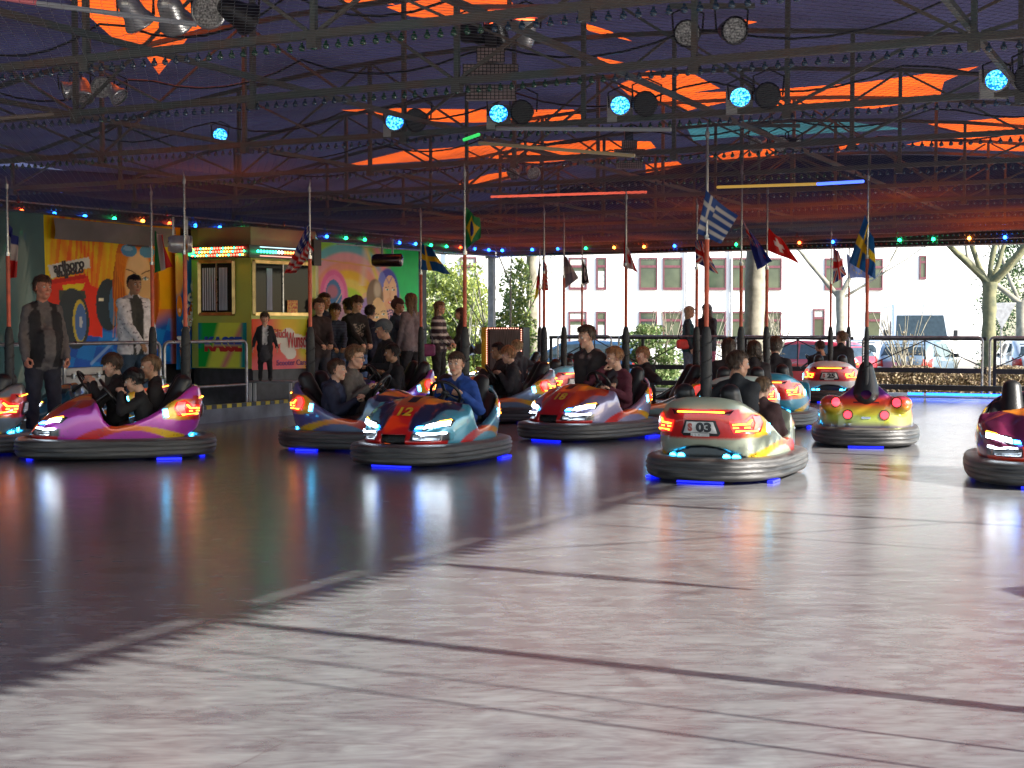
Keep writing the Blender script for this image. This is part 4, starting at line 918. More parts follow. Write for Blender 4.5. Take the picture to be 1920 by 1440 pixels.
# ------------------------------------------------------------------ outside: white building, cars, trees, hedge
def facade():
    YB = 80.0; s = YB / FPX
    M_w = mat('white_render', (.90, .895, .88), .8, nscale=.3, vary=.03); M_fr = mat('maroon_frame', (.13, .03, .045), .5); M_gl = mat('window_glass', (.025, .04, .028), .05, coat=.3, color2=(.06, .08, .05), nscale=.9); M_bl = mat('window_blind', (.55, .55, .5), .8)
    x0, x1 = at(835, 600, YB).x, at(1884, 600, YB).x
    t = empty('white_building', (0, YB, -.45), R(4), 'white rendered two storey building with maroon framed windows behind the parked cars', 'building')
    q = MB(); q.box(((x0 + x1) / 2, 6, 5.2), (x1 - x0, 12, 10.4)); q.build('wall', M_w, t)
    q = MB(); q.box(((x0 + x1) / 2, 6, 10.6), (x1 - x0 + .6, 12.6, .3)); q.build('roof', M_dark, t)
    wins = []
    for (a, b) in ((1068, 1100), (1120, 1137), (1202, 1234), (1247, 1281), (1331, 1365), (1378, 1405), (1438, 1472), (864, 892), (1640, 1668)):
        wins += [(a, b, 484, 541), (a, b, 585, 642)]
    wins += [(1742, 1753, 478, 520), (1558, 1590, 484, 541), (1536, 1556, 580, 640)]
    for (a, b, y0, y1) in wins:
        cx, w = (at(a, 500, YB).x + at(b, 500, YB).x) / 2, (b - a) * s; zt = CAMH + (HOR - y0) * s + .45; zb = CAMH + (HOR - y1) * s + .45
        q = MB(); cz = (zt + zb) / 2; h = zt - zb
        for (c, d) in (((cx, -.05, zt), (w + .07, .10, .08)), ((cx, -.05, zb), (w + .07, .12, .13)), ((cx - w / 2, -.05, cz), (.07, .09, h - .1)), ((cx + w / 2, -.05, cz), (.07, .09, h - .1)), ((cx, -.04, zt - h * .27), (w - .07, .08, .13))): q.box(c, d)
        f = q.build('window', M_fr, t)
        q = MB(); q.box((cx, -.01, cz - h * .13), (w - .1, .04, h * .70)); q.build('pane', M_gl, f); q = MB(); q.box((cx, -.01, zt - h * .14), (w - .1, .04, h * .20)); q.build('pane', M_gl if (a * 7) % 3 else M_bl, f)
        if a < 1150: q = MB(); q.box((cx, -.035, zb + h * .3), (w - .14, .01, h * .55)); q.build('blind', M_bl, f)
    for px in (1290, 1376): q = MB(); x = at(px, 500, YB).x; q.tube([(x, -.12, 0), (x, -.12, 10)], .07, 8); q.build('downpipe', mat('grey_downpipe_%d' % px, (.5, .5, .5), .5), t)
facade()
M_bark = mat('plane_bark', (.20, .19, .10), .9, color2=(.09, .10, .06), nscale=5, bump=.8, bscale=12)
M_bark2 = mat('pale_bark', (.30, .28, .22), .9, color2=(.17, .16, .12), nscale=4, bump=.6, bscale=10)
def limb(q, p, d, L_, r, lv, spread=.6, bend=.25, seed=None, n=4):
    pts = [p]; rs = [r]; dd = d.normalized()
    for i in range(n):
        dd = (dd + Vector((rnd.uniform(-bend, bend), rnd.uniform(-bend, bend), rnd.uniform(-.05, bend))) * .5).normalized()
        pts.append(pts[-1] + dd * L_ / n); rs.append(r * (1 - .35 * (i + 1) / n) * rnd.uniform(.86, 1.16))
    q.tube(pts, rs, 7 if r > .05 else 4)
    if lv > 0:
        for k in range(rnd.choice((2, 3))):
            a = rnd.uniform(0, 6.28); s = Vector((math.cos(a), math.sin(a), rnd.uniform(.1, .7))) * spread
            limb(q, pts[-1 if k < 2 else -2], (dd + s), L_ * .72, rs[-1] * .72, lv - 1, spread, bend, n=3)
def bare_tree(px, Y, base_r, h, label, m, dirs, group='bare pollarded trees outside', lean=0.0, zb=-.45):
    p = at(px, 620, Y); t = empty('bare_tree', (p.x, p.y, zb), 0, label, 'tree', group)
    q = MB(); pts = [Vector((0, 0, 0))] + [Vector((lean * k / 9 + rnd.uniform(-.02, .02), rnd.uniform(-.02, .02), h * k / 9)) for k in range(1, 9)] + [Vector((lean, 0, h))]
    q.tube([Vector((0, 0, -.1)), Vector((0, 0, .2))] + pts[1:], [base_r * 1.5, base_r * 1.1] + [base_r * rnd.uniform(.90, 1.07) for _ in range(8)] + [base_r * 1.12], 14); q.build('trunk', m, t)
    for (a, up, L_, r) in dirs:
        q = MB(); limb(q, pts[-1] - Vector((0, 0, rnd.uniform(0, .3))), Vector((math.cos(a), math.sin(a) * .6, up)), L_, r, 3, .55); q.build('limb', m, t)
    return t
bare_tree(1855, 36, .17, 2.95, 'pollarded tree with mossy spreading limbs just behind the railing gap', M_bark, [(3.0, .9, 1.5, .10), (2.6, 1.6, 1.6, .09), (1.2, 2.5, 1.5, .08), (.2, 1.1, 1.9, .09), (-.6, .75, 1.8, .09), (.5, 2.0, 1.4, .07)])
bare_tree(1410, 33, .24, 4.5, 'thick pale tree trunk standing between the Swiss and New Zealand flags', M_bark2, [(3, .9, 2, .12), (0, 1, 2, .12), (1.5, 1.3, 2, .1)], lean=.12)
bare_tree(998, 34, .13, 4.3, 'slender pale trunk behind the leafy green shrub', M_bark2, [(3, .9, 2, .08), (0, 1, 2, .08)])
bare_tree(1575, 46, .14, 3.0, 'thin bare tree behind the British flag', M_bark2, [(2.5, 1.2, 2, .08), (.5, 1.3, 2, .08), (0, .6, 1.6, .05)])
bare_tree(1915, 44, .16, 2.6, 'bare tree with pale branches before the dark conifer', M_bark2, [(3, .8, 2.2, .09), (2, 1.3, 2, .08), (0, 1, 2, .08)])
def leaves(name, pts, size, m, parent, up=.3):
    pts = np.asarray(pts); n = len(pts); a = nrs.normal(size=(n, 3)); a /= np.linalg.norm(a, axis=1, keepdims=True)
    b = nrs.normal(size=(n, 3)); b -= (b * a).sum(1, keepdims=True) * a; b /= np.linalg.norm(b, axis=1, keepdims=True)
    s = size * nrs.uniform(.6, 1.3, (n, 1)); V = np.stack([pts - a * s, pts + b * s * .5, pts + a * s, pts - b * s * .5], 1).reshape(-1, 3)
    F = np.arange(4 * n).reshape(n, 4); mi = nrs.randint(0, len(m), n)
    o = link(name, mesh_np(name, V, F, m, mi, smooth=False), parent); o['kind'] = 'stuff'; return o
def leafm(name, c, c2): return mat(name, c, .5, color2=c2, nscale=1.5, trans=.35)
LM = [leafm('leaf_yellow_green', (.40, .44, .10), (.24, .32, .07)), leafm('leaf_mid_green', (.16, .26, .08), (.09, .17, .05)), leafm('leaf_pale_green', (.32, .38, .18), (.20, .27, .10)), leafm('leaf_dark_green', (.03, .07, .03), (.02, .05, .02)), leafm('leaf_straw', (.32, .25, .14), (.2, .15, .08))]
def shrub(px, Y, w, h, n, size, m, label, zb=-.45, blobs=14, name='leafy_shrub', stems=7, ds=.5, group=None):
    p = at(px, 620, Y); t = empty(name, (p.x, p.y, zb), 0, label, 'shrub', group)
    q = MB()
    for k in range(stems):
        a = rnd.uniform(0, 6.28); limb(q, Vector((rnd.uniform(-w, w) * .15, rnd.uniform(-.2, .2), 0)), Vector((math.cos(a) * w / h * .5, math.sin(a) * .3, 1)), h * rnd.uniform(.5, .85), .02 + .008 * h / 3, 1, .45, .2)
    q.build('stem', M_bark2, t)
    P = []
    for k in range(blobs):
        cz = rnd.uniform(.15, .93) * h; rr = w * .5 * (1 - .55 * (cz / h) ** 1.5)
        c = np.array([rnd.uniform(-1, 1) * rr, rnd.uniform(-1, 1) * ds * .5, cz]); k_ = int(n / blobs)
        d = nrs.normal(size=(k_, 3)); d /= np.linalg.norm(d, axis=1, keepdims=True)
        P.append(c + d * (nrs.uniform(.3, 1, (k_, 1)) ** .5) * np.array([w * .2, ds * .5, h * .11]) * rnd.uniform(.7, 1.3))
    P = np.concatenate(P); P = P[P[:, 2] > .02]
    leaves('foliage', P, size, m, t); return t
shrub(835, 38, 2.6, 3.5, 17000, .062, [LM[0], LM[2], LM[0]], 'tall yellow green bush in full sun beyond the two girls at the platform', blobs=40, ds=1.2)
shrub(900, 36, 1.1, 2.1, 5000, .055, [LM[1], LM[0]], 'darker green bush right of the girl in black, behind the speaker cabinet', blobs=16)
shrub(962, 33.5, 1.0, 3.4, 5600, .05, [LM[2], LM[0], LM[1]], 'tall loose green shrub behind the speaker cabinet', blobs=26, ds=.8)
shrub(790, 42, 2.0, 2.6, 3000, .06, [LM[2], LM[0]], 'low pale green bush at the end of the rainbow mural', blobs=14)
shrub(1215, 33, 1.5, 1.9, 5600, .05, [LM[1], LM[2]], 'leafy green shrub behind the tube railing left of the girl in teal', blobs=22, ds=.7)
shrub(1345, 34, .5, 1.5, 260, .03, [LM[4]], 'nearly bare twiggy bush beside the thick tree trunk', blobs=6, stems=9)
shrub(1445, 35, .6, 2.0, 160, .03, [LM[4]], 'bare upright bush before the red car', blobs=6, stems=12)
shrub(1700, 32.5, .9, 1.75, 160, .03, [LM[4]], 'bare upright bush before the white van', blobs=6, stems=13)
shrub(1780, 33.5, .3, 1.5, 90, .03, [LM[4]], 'single twiggy stem before the white van side', blobs=5, stems=3)
def hedge():
    n = 46000; x0, x1 = at(1560, 700, 32).x, at(2120, 700, 31).x
    P = np.stack([nrs.uniform(x0, x1, n), 31.9 + nrs.uniform(-.35, .35, n), np.zeros(n)], 1); P[:, 2] = -.45 + nrs.uniform(0, 1, n) * (.92 + .06 * np.sin(P[:, 0] * 3))
    t = leaves('dry_hedge', P, .038, [LM[4], mat('dry_twig', (.25, .18, .12), .9), mat('dry_leaf', (.38, .30, .18), .8)], None)
    tag(t, 'low dry straw coloured hedge along the far edge behind the railing', 'hedge', kind='stuff')
hedge()
def conifer(px, Y, h, w, label):
    p = at(px, 620, Y); t = empty('conifer', (p.x, p.y, -.45), 0, label, 'tree'); q = MB(); q.tube([(0, 0, 0), (0, 0, h)], [.2, .03], 8); q.build('trunk', M_bark, t)
    P = []
    for k in range(120):
        z = rnd.uniform(.02, 1); r = w * (1 - .5 * z); a = rnd.uniform(0, 6.28); c = np.array([math.cos(a) * r * rnd.uniform(.5, 1), math.sin(a) * r * .8, z * h]); P.append(c + nrs.normal(size=(110, 3)) * np.array([.22, .2, .16]))
    leaves('foliage', np.concatenate(P), .06, [LM[3], LM[3], LM[1]], t)
conifer(1925, 52, 6.5, 1.9, 'dark green conifer beyond the give way sign at the picture edge')
shrub(1905, 47, 2.2, 1.4, 1500, .05, [LM[4], LM[2]], 'rusty brown low bush at the foot of the conifer', blobs=10)
# give way sign seen from behind
p = at(1879, 592, 40); t = empty('give_way_sign', (p.x, p.y, -.45), R(12), 'triangular give way sign seen from its grey back, right of the pollarded tree', 'road sign')
q = MB(); q.tube([(0, .03, 0), (0, .03, 2.45)], .03, 8); q.build('pole', M_steel, t)
q = MB(); q.prism([(-.42, .36), (.42, .36), (0, -.37)], -.008, .008, Matrix.Translation((0, 0, 2.14)) @ Matrix.Rotation(R(90), 4, 'X')); q.build('plate', mat('sign_back', (.22, .23, .25), .5, .4), t)
q = MB(); q.tube([(.42, 0, 2.50), (0, 0, 1.77), (-.42, 0, 2.50)], .012, 6, closed=True); q.build('rim', M_white, t)
# parked cars
def plan(x, y, a, b, n): return ((np.abs(x / a) ** n + np.abs(y / b) ** n) ** (1 / n) - 1) * b
def hatch_f(x, y, z):
    top = interp(x, [(-2.1, .95), (-2.02, 1.0), (-1.75, 1.30), (-1.35, 1.43), (-.3, 1.47), (.25, 1.40), (1.0, .98), (1.2, .92), (1.9, .80), (2.1, .62)])
    wz = .86 - .16 * np.clip((z - .85) / .6, 0, 1); d = plan(x, y, 2.12 - .05 * z, wz, 5)
    d = smax(d, (z - top) * .8, .08); d = smax(d, .18 - z, .05)
    for wx in (-1.32, 1.33): d = smax(d, -np.maximum(np.sqrt((x - wx) ** 2 + (z - .32) ** 2) - .36, .62 - np.abs(y)), .02)
    return d
def van_f(x, y, z):
    top = interp(x, [(-2.7, 2.5), (-2.6, 2.6), (1.2, 2.62), (1.5, 2.5), (2.15, 1.28), (2.5, 1.15), (2.75, .9)]); wz = .99 - .10 * np.clip((z - 1.1) / 1.5, 0, 1)
    d = plan(x, y, 2.75, wz, 6); d = smax(d, (z - top) * .75, .1); d = smax(d, .25 - z, .05)
    for wx in (-1.7, 1.9): d = smax(d, -np.maximum(np.sqrt((x - wx) ** 2 + (z - .35) ** 2) - .40, .7 - np.abs(y)), .02)
    return d
def bvh_of(P, F): return BVHTree.FromPolygons([tuple(v) for v in P.astype(float)], [tuple(int(i) for i in f) for f in F])
def patch_geo(bvh, poly, O, U, V, D, off, step):
    """outline given in the (U, V) plane, dropped along D on to the body and lifted off it"""
    O, U, V, D = Vector(O), Vector(U), Vector(V), Vector(D).normalized(); n = len(poly); vs = [Vector(p) for p in poly]
    xs = [p[0] for p in poly]; ys = [p[1] for p in poly]
    gx = np.arange(min(xs) + step / 2, max(xs), step); gy = np.arange(min(ys) + step / 2, max(ys), step)
    if len(gx) and len(gy):
        X, Y = np.meshgrid(gx, gy); m = inpoly(X, Y, poly); vs += [Vector((float(a), float(b))) for a, b in zip(X[m], Y[m])]
    Vv, E_, F_, *_ = delaunay_2d_cdt(vs, [(i, (i + 1) % n) for i in range(n)], [], 1, 1e-5)
    return drop(bvh, [(v.x, v.y) for v in Vv], F_, O, U, V, D, off)
def drop(bvh, pts, faces, O, U, V, D, off):
    out = []; ok = []; ds = [h[3] for h in (bvh.ray_cast(O + U * a + V * b, D) for a, b in pts[:40]) if h[0] is not None]; ref = min(ds) if ds else None
    for (a, b) in pts:
        o = O + U * a + V * b; h = bvh.ray_cast(o, D)
        if h[0] is None or (ref is not None and h[3] > ref + .55): out.append(tuple(o)); ok.append(False)
        else: nn = h[1] if h[1].dot(D) < 0 else -h[1]; out.append(tuple(h[0] + nn * off)); ok.append(True)
    fs = [tuple(f) for f in faces if all(ok[i] for i in f)]
    # face outward
    res = []
    for f in fs:
        a, b, c = (Vector(out[i]) for i in f[:3])
        res.append(f if (b - a).cross(c - a).dot(D) < 0 else f[::-1])
    return out, res
def patch_me(name, bvh, poly, O, U, V, D, off, m, step=.03, smooth=True):
    v, f = patch_geo(bvh, poly, O, U, V, D, off, step); q = MB(); q.add(v, f, smooth); return q.mesh(name, m)
def mirror(poly): return [(-x, y) for x, y in poly][::-1]
def parked(name, f, lo, hi, paint_m, label, loc, rz, kind):
    P, F = surfnet(f, lo, hi, .055, 1); t = empty(name, loc, rz, label, 'van' if kind == 'van' else 'car')
    link('body', mesh_np('body', P, F, [paint_m]), t); b = bvh_of(P, F); gl = mat(name + '_glass', (.03, .045, .05), .06, coat=.5)
    if kind == 'van':
        link('windscreen', patch_me('windscreen', b, [(-.84, 1.42), (.84, 1.42), (.76, 2.22), (-.76, 2.22)], (4, 0, 0), (0, 1, 0), (0, 0, 1), (-1, 0, 0), .012, gl, .12), t)
        for s in (-1, 1):
            link('side_window', patch_me('side_window', b, [(.75, 1.35), (1.75, 1.35), (1.35, 2.05), (.75, 2.05)], (0, 3 * s, 0), (1, 0, 0), (0, 0, 1), (0, -s, 0), .012, gl, .12), t)
            q = MB(); q.box((1.75, s * 1.14, 1.55), (.1, .14, .36)); q.build('door_mirror', M_black, t)
            link('headlight', patch_me('headlight', b, [(s * .55, .8), (s * .9, .8), (s * .9, 1.08), (s * .6, 1.0)], (4, 0, 0), (0, 1, 0), (0, 0, 1), (-1, 0, 0), .012, M_chrome, .1), t)
        link('grille', patch_me('grille', b, [(-.45, .75), (.45, .75), (.4, 1.0), (-.4, 1.0)], (4, 0, 0), (0, 1, 0), (0, 0, 1), (-1, 0, 0), .012, M_black, .1), t)
        wx, r = (-1.7, 1.9), .34
    else:
        link('rear_window', patch_me('rear_window', b, [(-.62, 1.0), (.62, 1.0), (.54, 1.34), (-.54, 1.34)], (-4, 0, 0), (0, 1, 0), (0, 0, 1), (1, 0, 0), .012, gl, .1), t)
        link('windscreen', patch_me('windscreen', b, [(-.64, 1.02), (.64, 1.02), (.54, 1.36), (-.54, 1.36)], (4, 0, 0), (0, 1, 0), (0, 0, 1), (-1, 0, 0), .012, gl, .1), t)
        for s in (-1, 1):
            link('side_window', patch_me('side_window', b, [(-1.6, 1.0), (-.42, .96), (-.42, 1.36), (-1.3, 1.34)], (0, 3 * s, 0), (1, 0, 0), (0, 0, 1), (0, -s, 0), .012, gl, .1), t)
            link('side_window', patch_me('side_window', b, [(-.36, .96), (.85, .98), (.25, 1.33), (-.36, 1.36)], (0, 3 * s, 0), (1, 0, 0), (0, 0, 1), (0, -s, 0), .012, gl, .1), t)
            link('taillight', patch_me('taillight', b, [(s * .52, .72), (s * .76, .70), (s * .76, .96), (s * .56, .94)], (-4, 0, 0), (0, 1, 0), (0, 0, 1), (1, 0, 0), .014, mat(name + '_tail', (.5, .03, .02), .25), .08), t)
            link('headlight', patch_me('headlight', b, [(s * .45, .62), (s * .8, .62), (s * .78, .76), (s * .5, .74)], (4, 0, 0), (0, 1, 0), (0, 0, 1), (-1, 0, 0), .014, M_chrome, .08), t)
            q = MB(); q.box((.65, s * .93, 1.0), (.12, .18, .12)); q.build('door_mirror', M_black, t)
        link('number_plate', patch_me('number_plate', b, [(-.26, .55), (.26, .55), (.26, .67), (-.26, .67)], (-4, 0, 0), (0, 1, 0), (0, 0, 1), (1, 0, 0), .016, M_white, .1), t)
        wx, r = (-1.32, 1.33), .31
    for x in wx:
        for s in (-1, 1):
            M = Matrix.Translation((x, s * .74 if kind != 'van' else s * .86, r)) @ Matrix.Rotation(R(90), 4, 'X')
            q = MB(); q.lathe([(r * .6, -.1), (r * .95, -.1), (r, -.06), (r, .06), (r * .95, .1), (r * .6, .1)], 20, M); w = q.build('wheel', M_rubber, t)
            q = MB(); q.lathe([(.001, -.09), (r * .6, -.08), (r * .6, .08), (.001, .09)], 12, M); q.build('rim', M_steel, w)
    return t
def carp(n, c): return mat(n, c, .3, .3, coat=.8, vary=.03)
G = -.45
def gp(px, Y): p = at(px, 650, Y); return Vector((p.x, p.y, G))
LO, HI = (-2.3, -1.0, .1), (2.3, 1.0, 1.6)
blue_paint = carp('car_paint_grey_blue', (.22, .30, .36))
parked('parked_hatchback', hatch_f, LO, HI, blue_paint, 'grey blue hatchback seen from its rear corner, parked before the white van', gp(1722, 42), R(62), 'car')
parked('parked_hatchback', hatch_f, LO, HI, carp('car_paint_red', (.50, .02, .03)), 'red hatchback parked sideways behind the far railing', gp(1500, 40), R(140), 'car')
parked('parked_hatchback', hatch_f, LO, HI, carp('car_paint_silver', (.42, .46, .50)), 'silver car partly hidden behind the pollarded tree and railing', gp(1930, 43), R(80), 'car')
parked('parked_hatchback', hatch_f, LO, HI, carp('car_paint_navy', (.03, .08, .16)), 'dark blue car behind the driving teenagers, right of the slender trunk', gp(1075, 41), R(170), 'car')
parked('parked_hatchback', hatch_f, LO, HI, carp('car_paint_white', (.70, .70, .70)), 'white car parked just left of the white van, its tail lights showing', gp(1610, 47), R(75), 'car')
parked('white_van', van_f, (-2.9, -1.2, .15), (2.9, 1.2, 2.75), carp('van_paint', (.72, .76, .78)), 'tall white van facing the fairground, parked behind the grey blue hatchback', gp(1712, 50), R(-98), 'van')
# ------------------------------------------------------------------ bumper cars
HOODX = [(.15, .66), (.22, .675), (.35, .65), (.5, .58), (.62, .49), (.74, .385), (.80, .33), (.9, .28)]
RIMX = [(-.9, .78), (-.78, .775), (-.7, .745), (-.58, .655), (-.45, .55), (-.3, .455), (-.15, .39), (0, .36), (.06, .365), (.12, .43), (.17, .58), (.22, .66)]
def carA_f(x, y, z):
    ay = np.abs(y)
    hood = interp(x, HOODX) - .13 * (ay / .5) ** 2.4 + .018 * sstep(.20, .13, ay) * sstep(.85, .7, x) - .035 * sstep(.10, .0, np.abs(ay - .27)) * sstep(.30, .45, x) * sstep(.85, .7, x)
    rim = interp(x, RIMX) - .05 * (ay / .5) ** 3 * sstep(-.5, -.75, x)
    T = rim + (hood - rim) * sstep(.18, .24, x)
    zz = np.clip((z - .2) / .6, 0, 1)
    b = .515 + .03 * np.sin(zz * 3.0) - .07 * zz ** 2
    front = .84 - .09 * sstep(.24, .5, z) - .05 * sstep(.26, .18, z); rear = .74 + .11 * np.sin(np.clip((z - .15) / .75, 0, 1) * 2.9)
    a = np.where(x > 0, front, rear)
    d = plan(x, y, a, b, 2.7)
    d = smax(d, (z - T) * .8, .035); d = smax(d, .17 - z, .03)
    # cockpit
    rc = plan(x + .225, y, .46, .445, 4.0); d = smax(d, -smax(rc, .24 - z, .02), .012)
    # front intakes and the hollow under the tail
    gz = smax(smax(np.abs(y) - .13, np.abs(z - .275) - .045, .01), .70 - x, .01); d = smax(d, -gz, .01)
    iz = smax(smax(np.abs(ay - .32) - .13, np.abs(z - .30) - .035, .01), .62 - x, .01); d = smax(d, -(iz + .012), .01)
    tz = smax(smax(ay - .36, (z - .20 - .13 * (1 - (ay / .40) ** 2)), .02), x + .74, .01); d = smax(d, -tz, .015)
    return d
def mixc(a, b, t): t = np.clip(t, 0, 1)[:, None]; return np.asarray(a) * (1 - t) + np.asarray(b) * t
RED, ORA, YEL, NAVY, BLK = (.62, .012, .010), (.85, .20, .015), (.85, .52, .02), (.012, .018, .06), (.012, .012, .014)
def colA(P, base, rearc=RED, nose=RED, base2=None, hoodside=NAVY):
    x, y, z = P.astype(float).T; ay = np.abs(y); C = np.tile(np.array(base, float), (len(P), 1)); e = .006
    def above(v, t): return sstep(-e, e, v - t)                                   # crisp but not stepped edges
    def put(m, c):
        nonlocal C
        m = np.asarray(m, float)[:, None]; C = C * (1 - m) + np.asarray(c, float) * m
    if base2 is not None: C = mixc(base, base2, sstep(.2, -.6, x))
    t = np.clip((.42 - x) / 1.2, 0, 1); up = .19 + .185 * np.maximum(np.sin(np.pi * t ** .8), 0) ** .8; lo_ = .13 + .185 * np.maximum(np.sin(np.pi * np.clip((.34 - x) / .98, 0, 1)), 0) ** .9
    g = mixc(nose, ORA, (.15 - x) / .35); g = mixc(g, YEL, (-.2 - x) / .25)
    put(above(ay, .36) * above(.42, x) * above(x, -.78) * above(up, z) * above(z, lo_), g)
    g = mixc(YEL, ORA, (-.58 - x) / .10); g = mixc(g, rearc, (-.70 - x) / .05); g = mixc((.5, .6, .7), g, (-.46 - x) / .04)
    put(above(-.44, x) * above(ay, .30) * above(z, .41) * above(.625 + .1 * np.clip(-x - .6, 0, .2), z) * above(z, .41 + .12 * (x + .62)), g)
    put(above(-.60, x) * above(z, .40) * above(.665, z) * above(-.745 + .06 * (ay > .4), x), rearc)
    put(above(-.5, x) * above(.19 + .15 * (1 - (ay / .43) ** 2), z), BLK); put(above(-.2, x) * above(.185, z), BLK)
    w = interp(x, [(.2, .33), (.32, .27), (.45, .15), (.62, .115), (.74, .13), (.80, .17), (.9, .2)])
    put(above(x, .20) * above(z, .36) * above(ay, w) * above(w + interp(x, [(.2, .1), (.34, .2), (.55, .17), (.75, .05)]), ay), hoodside)
    g = mixc(nose, ORA, (.56 - x) / .16); g = mixc(g, (.85, .36, .02), (.42 - x) / .2); put(above(x, .20) * above(w, ay), g)
    put(above(x, .2) * above(.34, x) * above(ay, .10 + .5 * (.34 - x)) * above(.125 + .6 * (.34 - x), ay), hoodside)
    put(above(x, .55) * above(.265, z) * above(ay, .14), nose); put(above(x, .6) * above(.36, z) * above(.19, ay), nose)
    put(above(x, .6) * above(.135, ay) * above(.325, z) * above(z, .225) * above(.80, x), BLK); put(above(x, .45) * above(.14, np.abs(ay - .32)) * above(.04, np.abs(z - .30)), (.03, .03, .035))
    rc = plan(x + .225, y, .465, .45, 4.0); put((rc < .004) & (x < .235) & (z > .17) & (z < interp(x, RIMX)), (.02, .02, .022))
    n = (np.sin(x * 91 + y * 53) * np.sin(z * 83 - y * 71) * np.sin(x * 37 + z * 29) > .80) & (z < .33); C[n] = C[n] * .55 + .05     # scuffs low on the shell
    return C
def gloss_paint():
    m = mat('bumper_car_lacquer', attr=True, rough=.32, metal=.25, coat=1.0, vary=.03, nscale=4); nt = m.node_tree; p = nt.nodes['Principled BSDF']
    tc = nt.nodes.new('ShaderNodeTexCoord'); v = nt.nodes.new('ShaderNodeTexNoise'); v.inputs['Scale'].default_value = 260; nt.links.new(tc.outputs['Object'], v.inputs['Vector'])
    b = nt.nodes.new('ShaderNodeBump'); b.inputs['Strength'].default_value = .10; b.inputs['Distance'].default_value = .003; nt.links.new(v.outputs['Fac'], b.inputs['Height']); nt.links.new(b.outputs[0], p.inputs['Normal']); return m
M_lac = gloss_paint()
PA, FA = surfnet(carA_f, (-.95, -.62, .12), (.95, .62, .86), .0160, 2); PA = PA.astype(np.float32); bvA = bvh_of(PA, FA)
M_pad = mat('black_padding', (.012, .012, .013), .42, bump=.15, bscale=60, vary=.1); M_wheelr = mat('steering_rim', (.01, .01, .01), .35)
M_lampw = glow('white_headlight', (.72, .86, 1), 7); M_lampb = glow('blue_headlight', (.02, .25, 1), 14); M_side = glow('cyan_side_light', (.05, .55, 1), 7); M_amber = glow('amber_lamp', (1, .33, .02), 3)
M_tailr = mat('tail_lamp_red', (.55, .01, .02), .12, coat=1, emis=(1, .04, .02), es=.35, vary=0); M_tailw = mat('tail_lamp_clear', (.7, .25, .25), .1, coat=1, emis=(1, .12, .10), es=.25, vary=0); M_under = glow('blue_underglow', (.002, .008, 1), .8)
M_orp = mat('orange_pole_sleeve', (.60, .085, .03), .45); M_platew = mat('plate_white', (.7, .7, .68), .4)
FX = dict(O=(3, 0, 0), U=(0, 1, 0), V=(0, 0, 1), D=(-1, 0, 0)); RX = dict(O=(-3, 0, 0), U=(0, 1, 0), V=(0, 0, 1), D=(1, 0, 0))
def PM(name, poly, fr, off, m, step=.03, bv=None): return patch_me(name, bv or bvA, poly, fr['O'], fr['U'], fr['V'], fr['D'], off, m, step)
def SX_(s): return dict(O=(0, 3 * s, 0), U=(1, 0, 0), V=(0, 0, 1), D=(0, -s, 0))
hl = [(.17, .375), (.25, .36), (.46, .40), (.475, .46), (.44, .475), (.27, .43)]
hl_w1 = [(.255, .372), (.345, .39), (.345, .430), (.265, .41)]; hl_w2 = [(.355, .392), (.452, .412), (.452, .452), (.355, .433)]; hl_b = [(.19, .372), (.245, .368), (.25, .400), (.20, .398)]; hl_o = [(.36, .437), (.46, .458), (.45, .470), (.38, .452)]
fog = [(.21, .318), (.44, .332), (.44, .350), (.22, .338)]
tl = [(.235, .56), (.30, .565), (.345, .57), (.39, .62), (.435, .60), (.455, .54), (.445, .46), (.40, .445), (.27, .452), (.25, .5)]
rows = [[(.26, .535), (.36, .54), (.385, .575), (.395, .568), (.375, .525), (.262, .520)], [(.265, .508), (.38, .508), (.38, .495), (.265, .495)], [(.285, .480), (.43, .476), (.425, .460), (.28, .463)]]
me_A = {}
for s, nm in ((1, 'L'), (-1, 'R')):
    f = (lambda p: p) if s == 1 else mirror
    me_A['head' + nm] = PM('headlight', f(hl), FX, .006, M_black); me_A['w1' + nm] = PM('lamp_cell', f(hl_w1), FX, .014, M_lampw); me_A['w2' + nm] = PM('lamp_cell', f(hl_w2), FX, .014, M_lampw); me_A['hb' + nm] = PM('blue_cell', f(hl_b), FX, .014, M_lampb)
    me_A['ho' + nm] = PM('amber_cell', f(hl_o), FX, .012, M_amber); me_A['fog' + nm] = PM('fog_strip', f(fog), FX, .016, M_lampw)
    me_A['tl' + nm] = PM('taillight', f(tl), RX, .008, M_tailr, .025)
    me_A['tw' + nm] = PM('clear_lens', f([(.39, .60), (.43, .60), (.45, .54), (.435, .475), (.40, .475), (.41, .54)]), RX, .014, M_tailw)
    for i, r_ in enumerate(rows): me_A['tr%d' % i + nm] = PM('led_row', f(r_), RX, .015, M_amber)
    me_A['sl' + nm] = PM('side_light', [(-.50, .45), (-.455, .45), (-.44, .525), (-.485, .535)], SX_(s), .006, M_side)
    me_A['vent' + nm] = PM('side_vent', [(-.66, .205), (.30, .205), (.12, .255), (-.2, .285), (-.5, .255)], SX_(s), .005, mat('side_mesh_' + nm, (.05, .05, .05), .5)) if s else None
    me_A['tip' + nm] = [PM('tail_lamp_round', [(s * yy + .033 * math.cos(k * .785), .235 + .027 * math.sin(k * .785)) for k in range(8)], dict(RX), .012, glow('cyan_round_%s%d' % (nm, i), (.03, .5, 1), 9)) for i, yy in enumerate((.20, .275))]
me_A['brake'] = PM('brake_strip', [(-.20, .628), (.20, .628), (.20, .642), (-.20, .642)], RX, .020, M_amber, .02); me_A['brakeh'] = PM('brake_housing', [(-.24, .612), (.24, .612), (.27, .655), (-.27, .655)], RX, .005, mat('dark_red_lens', (.10, .004, .006), .2, coat=1))
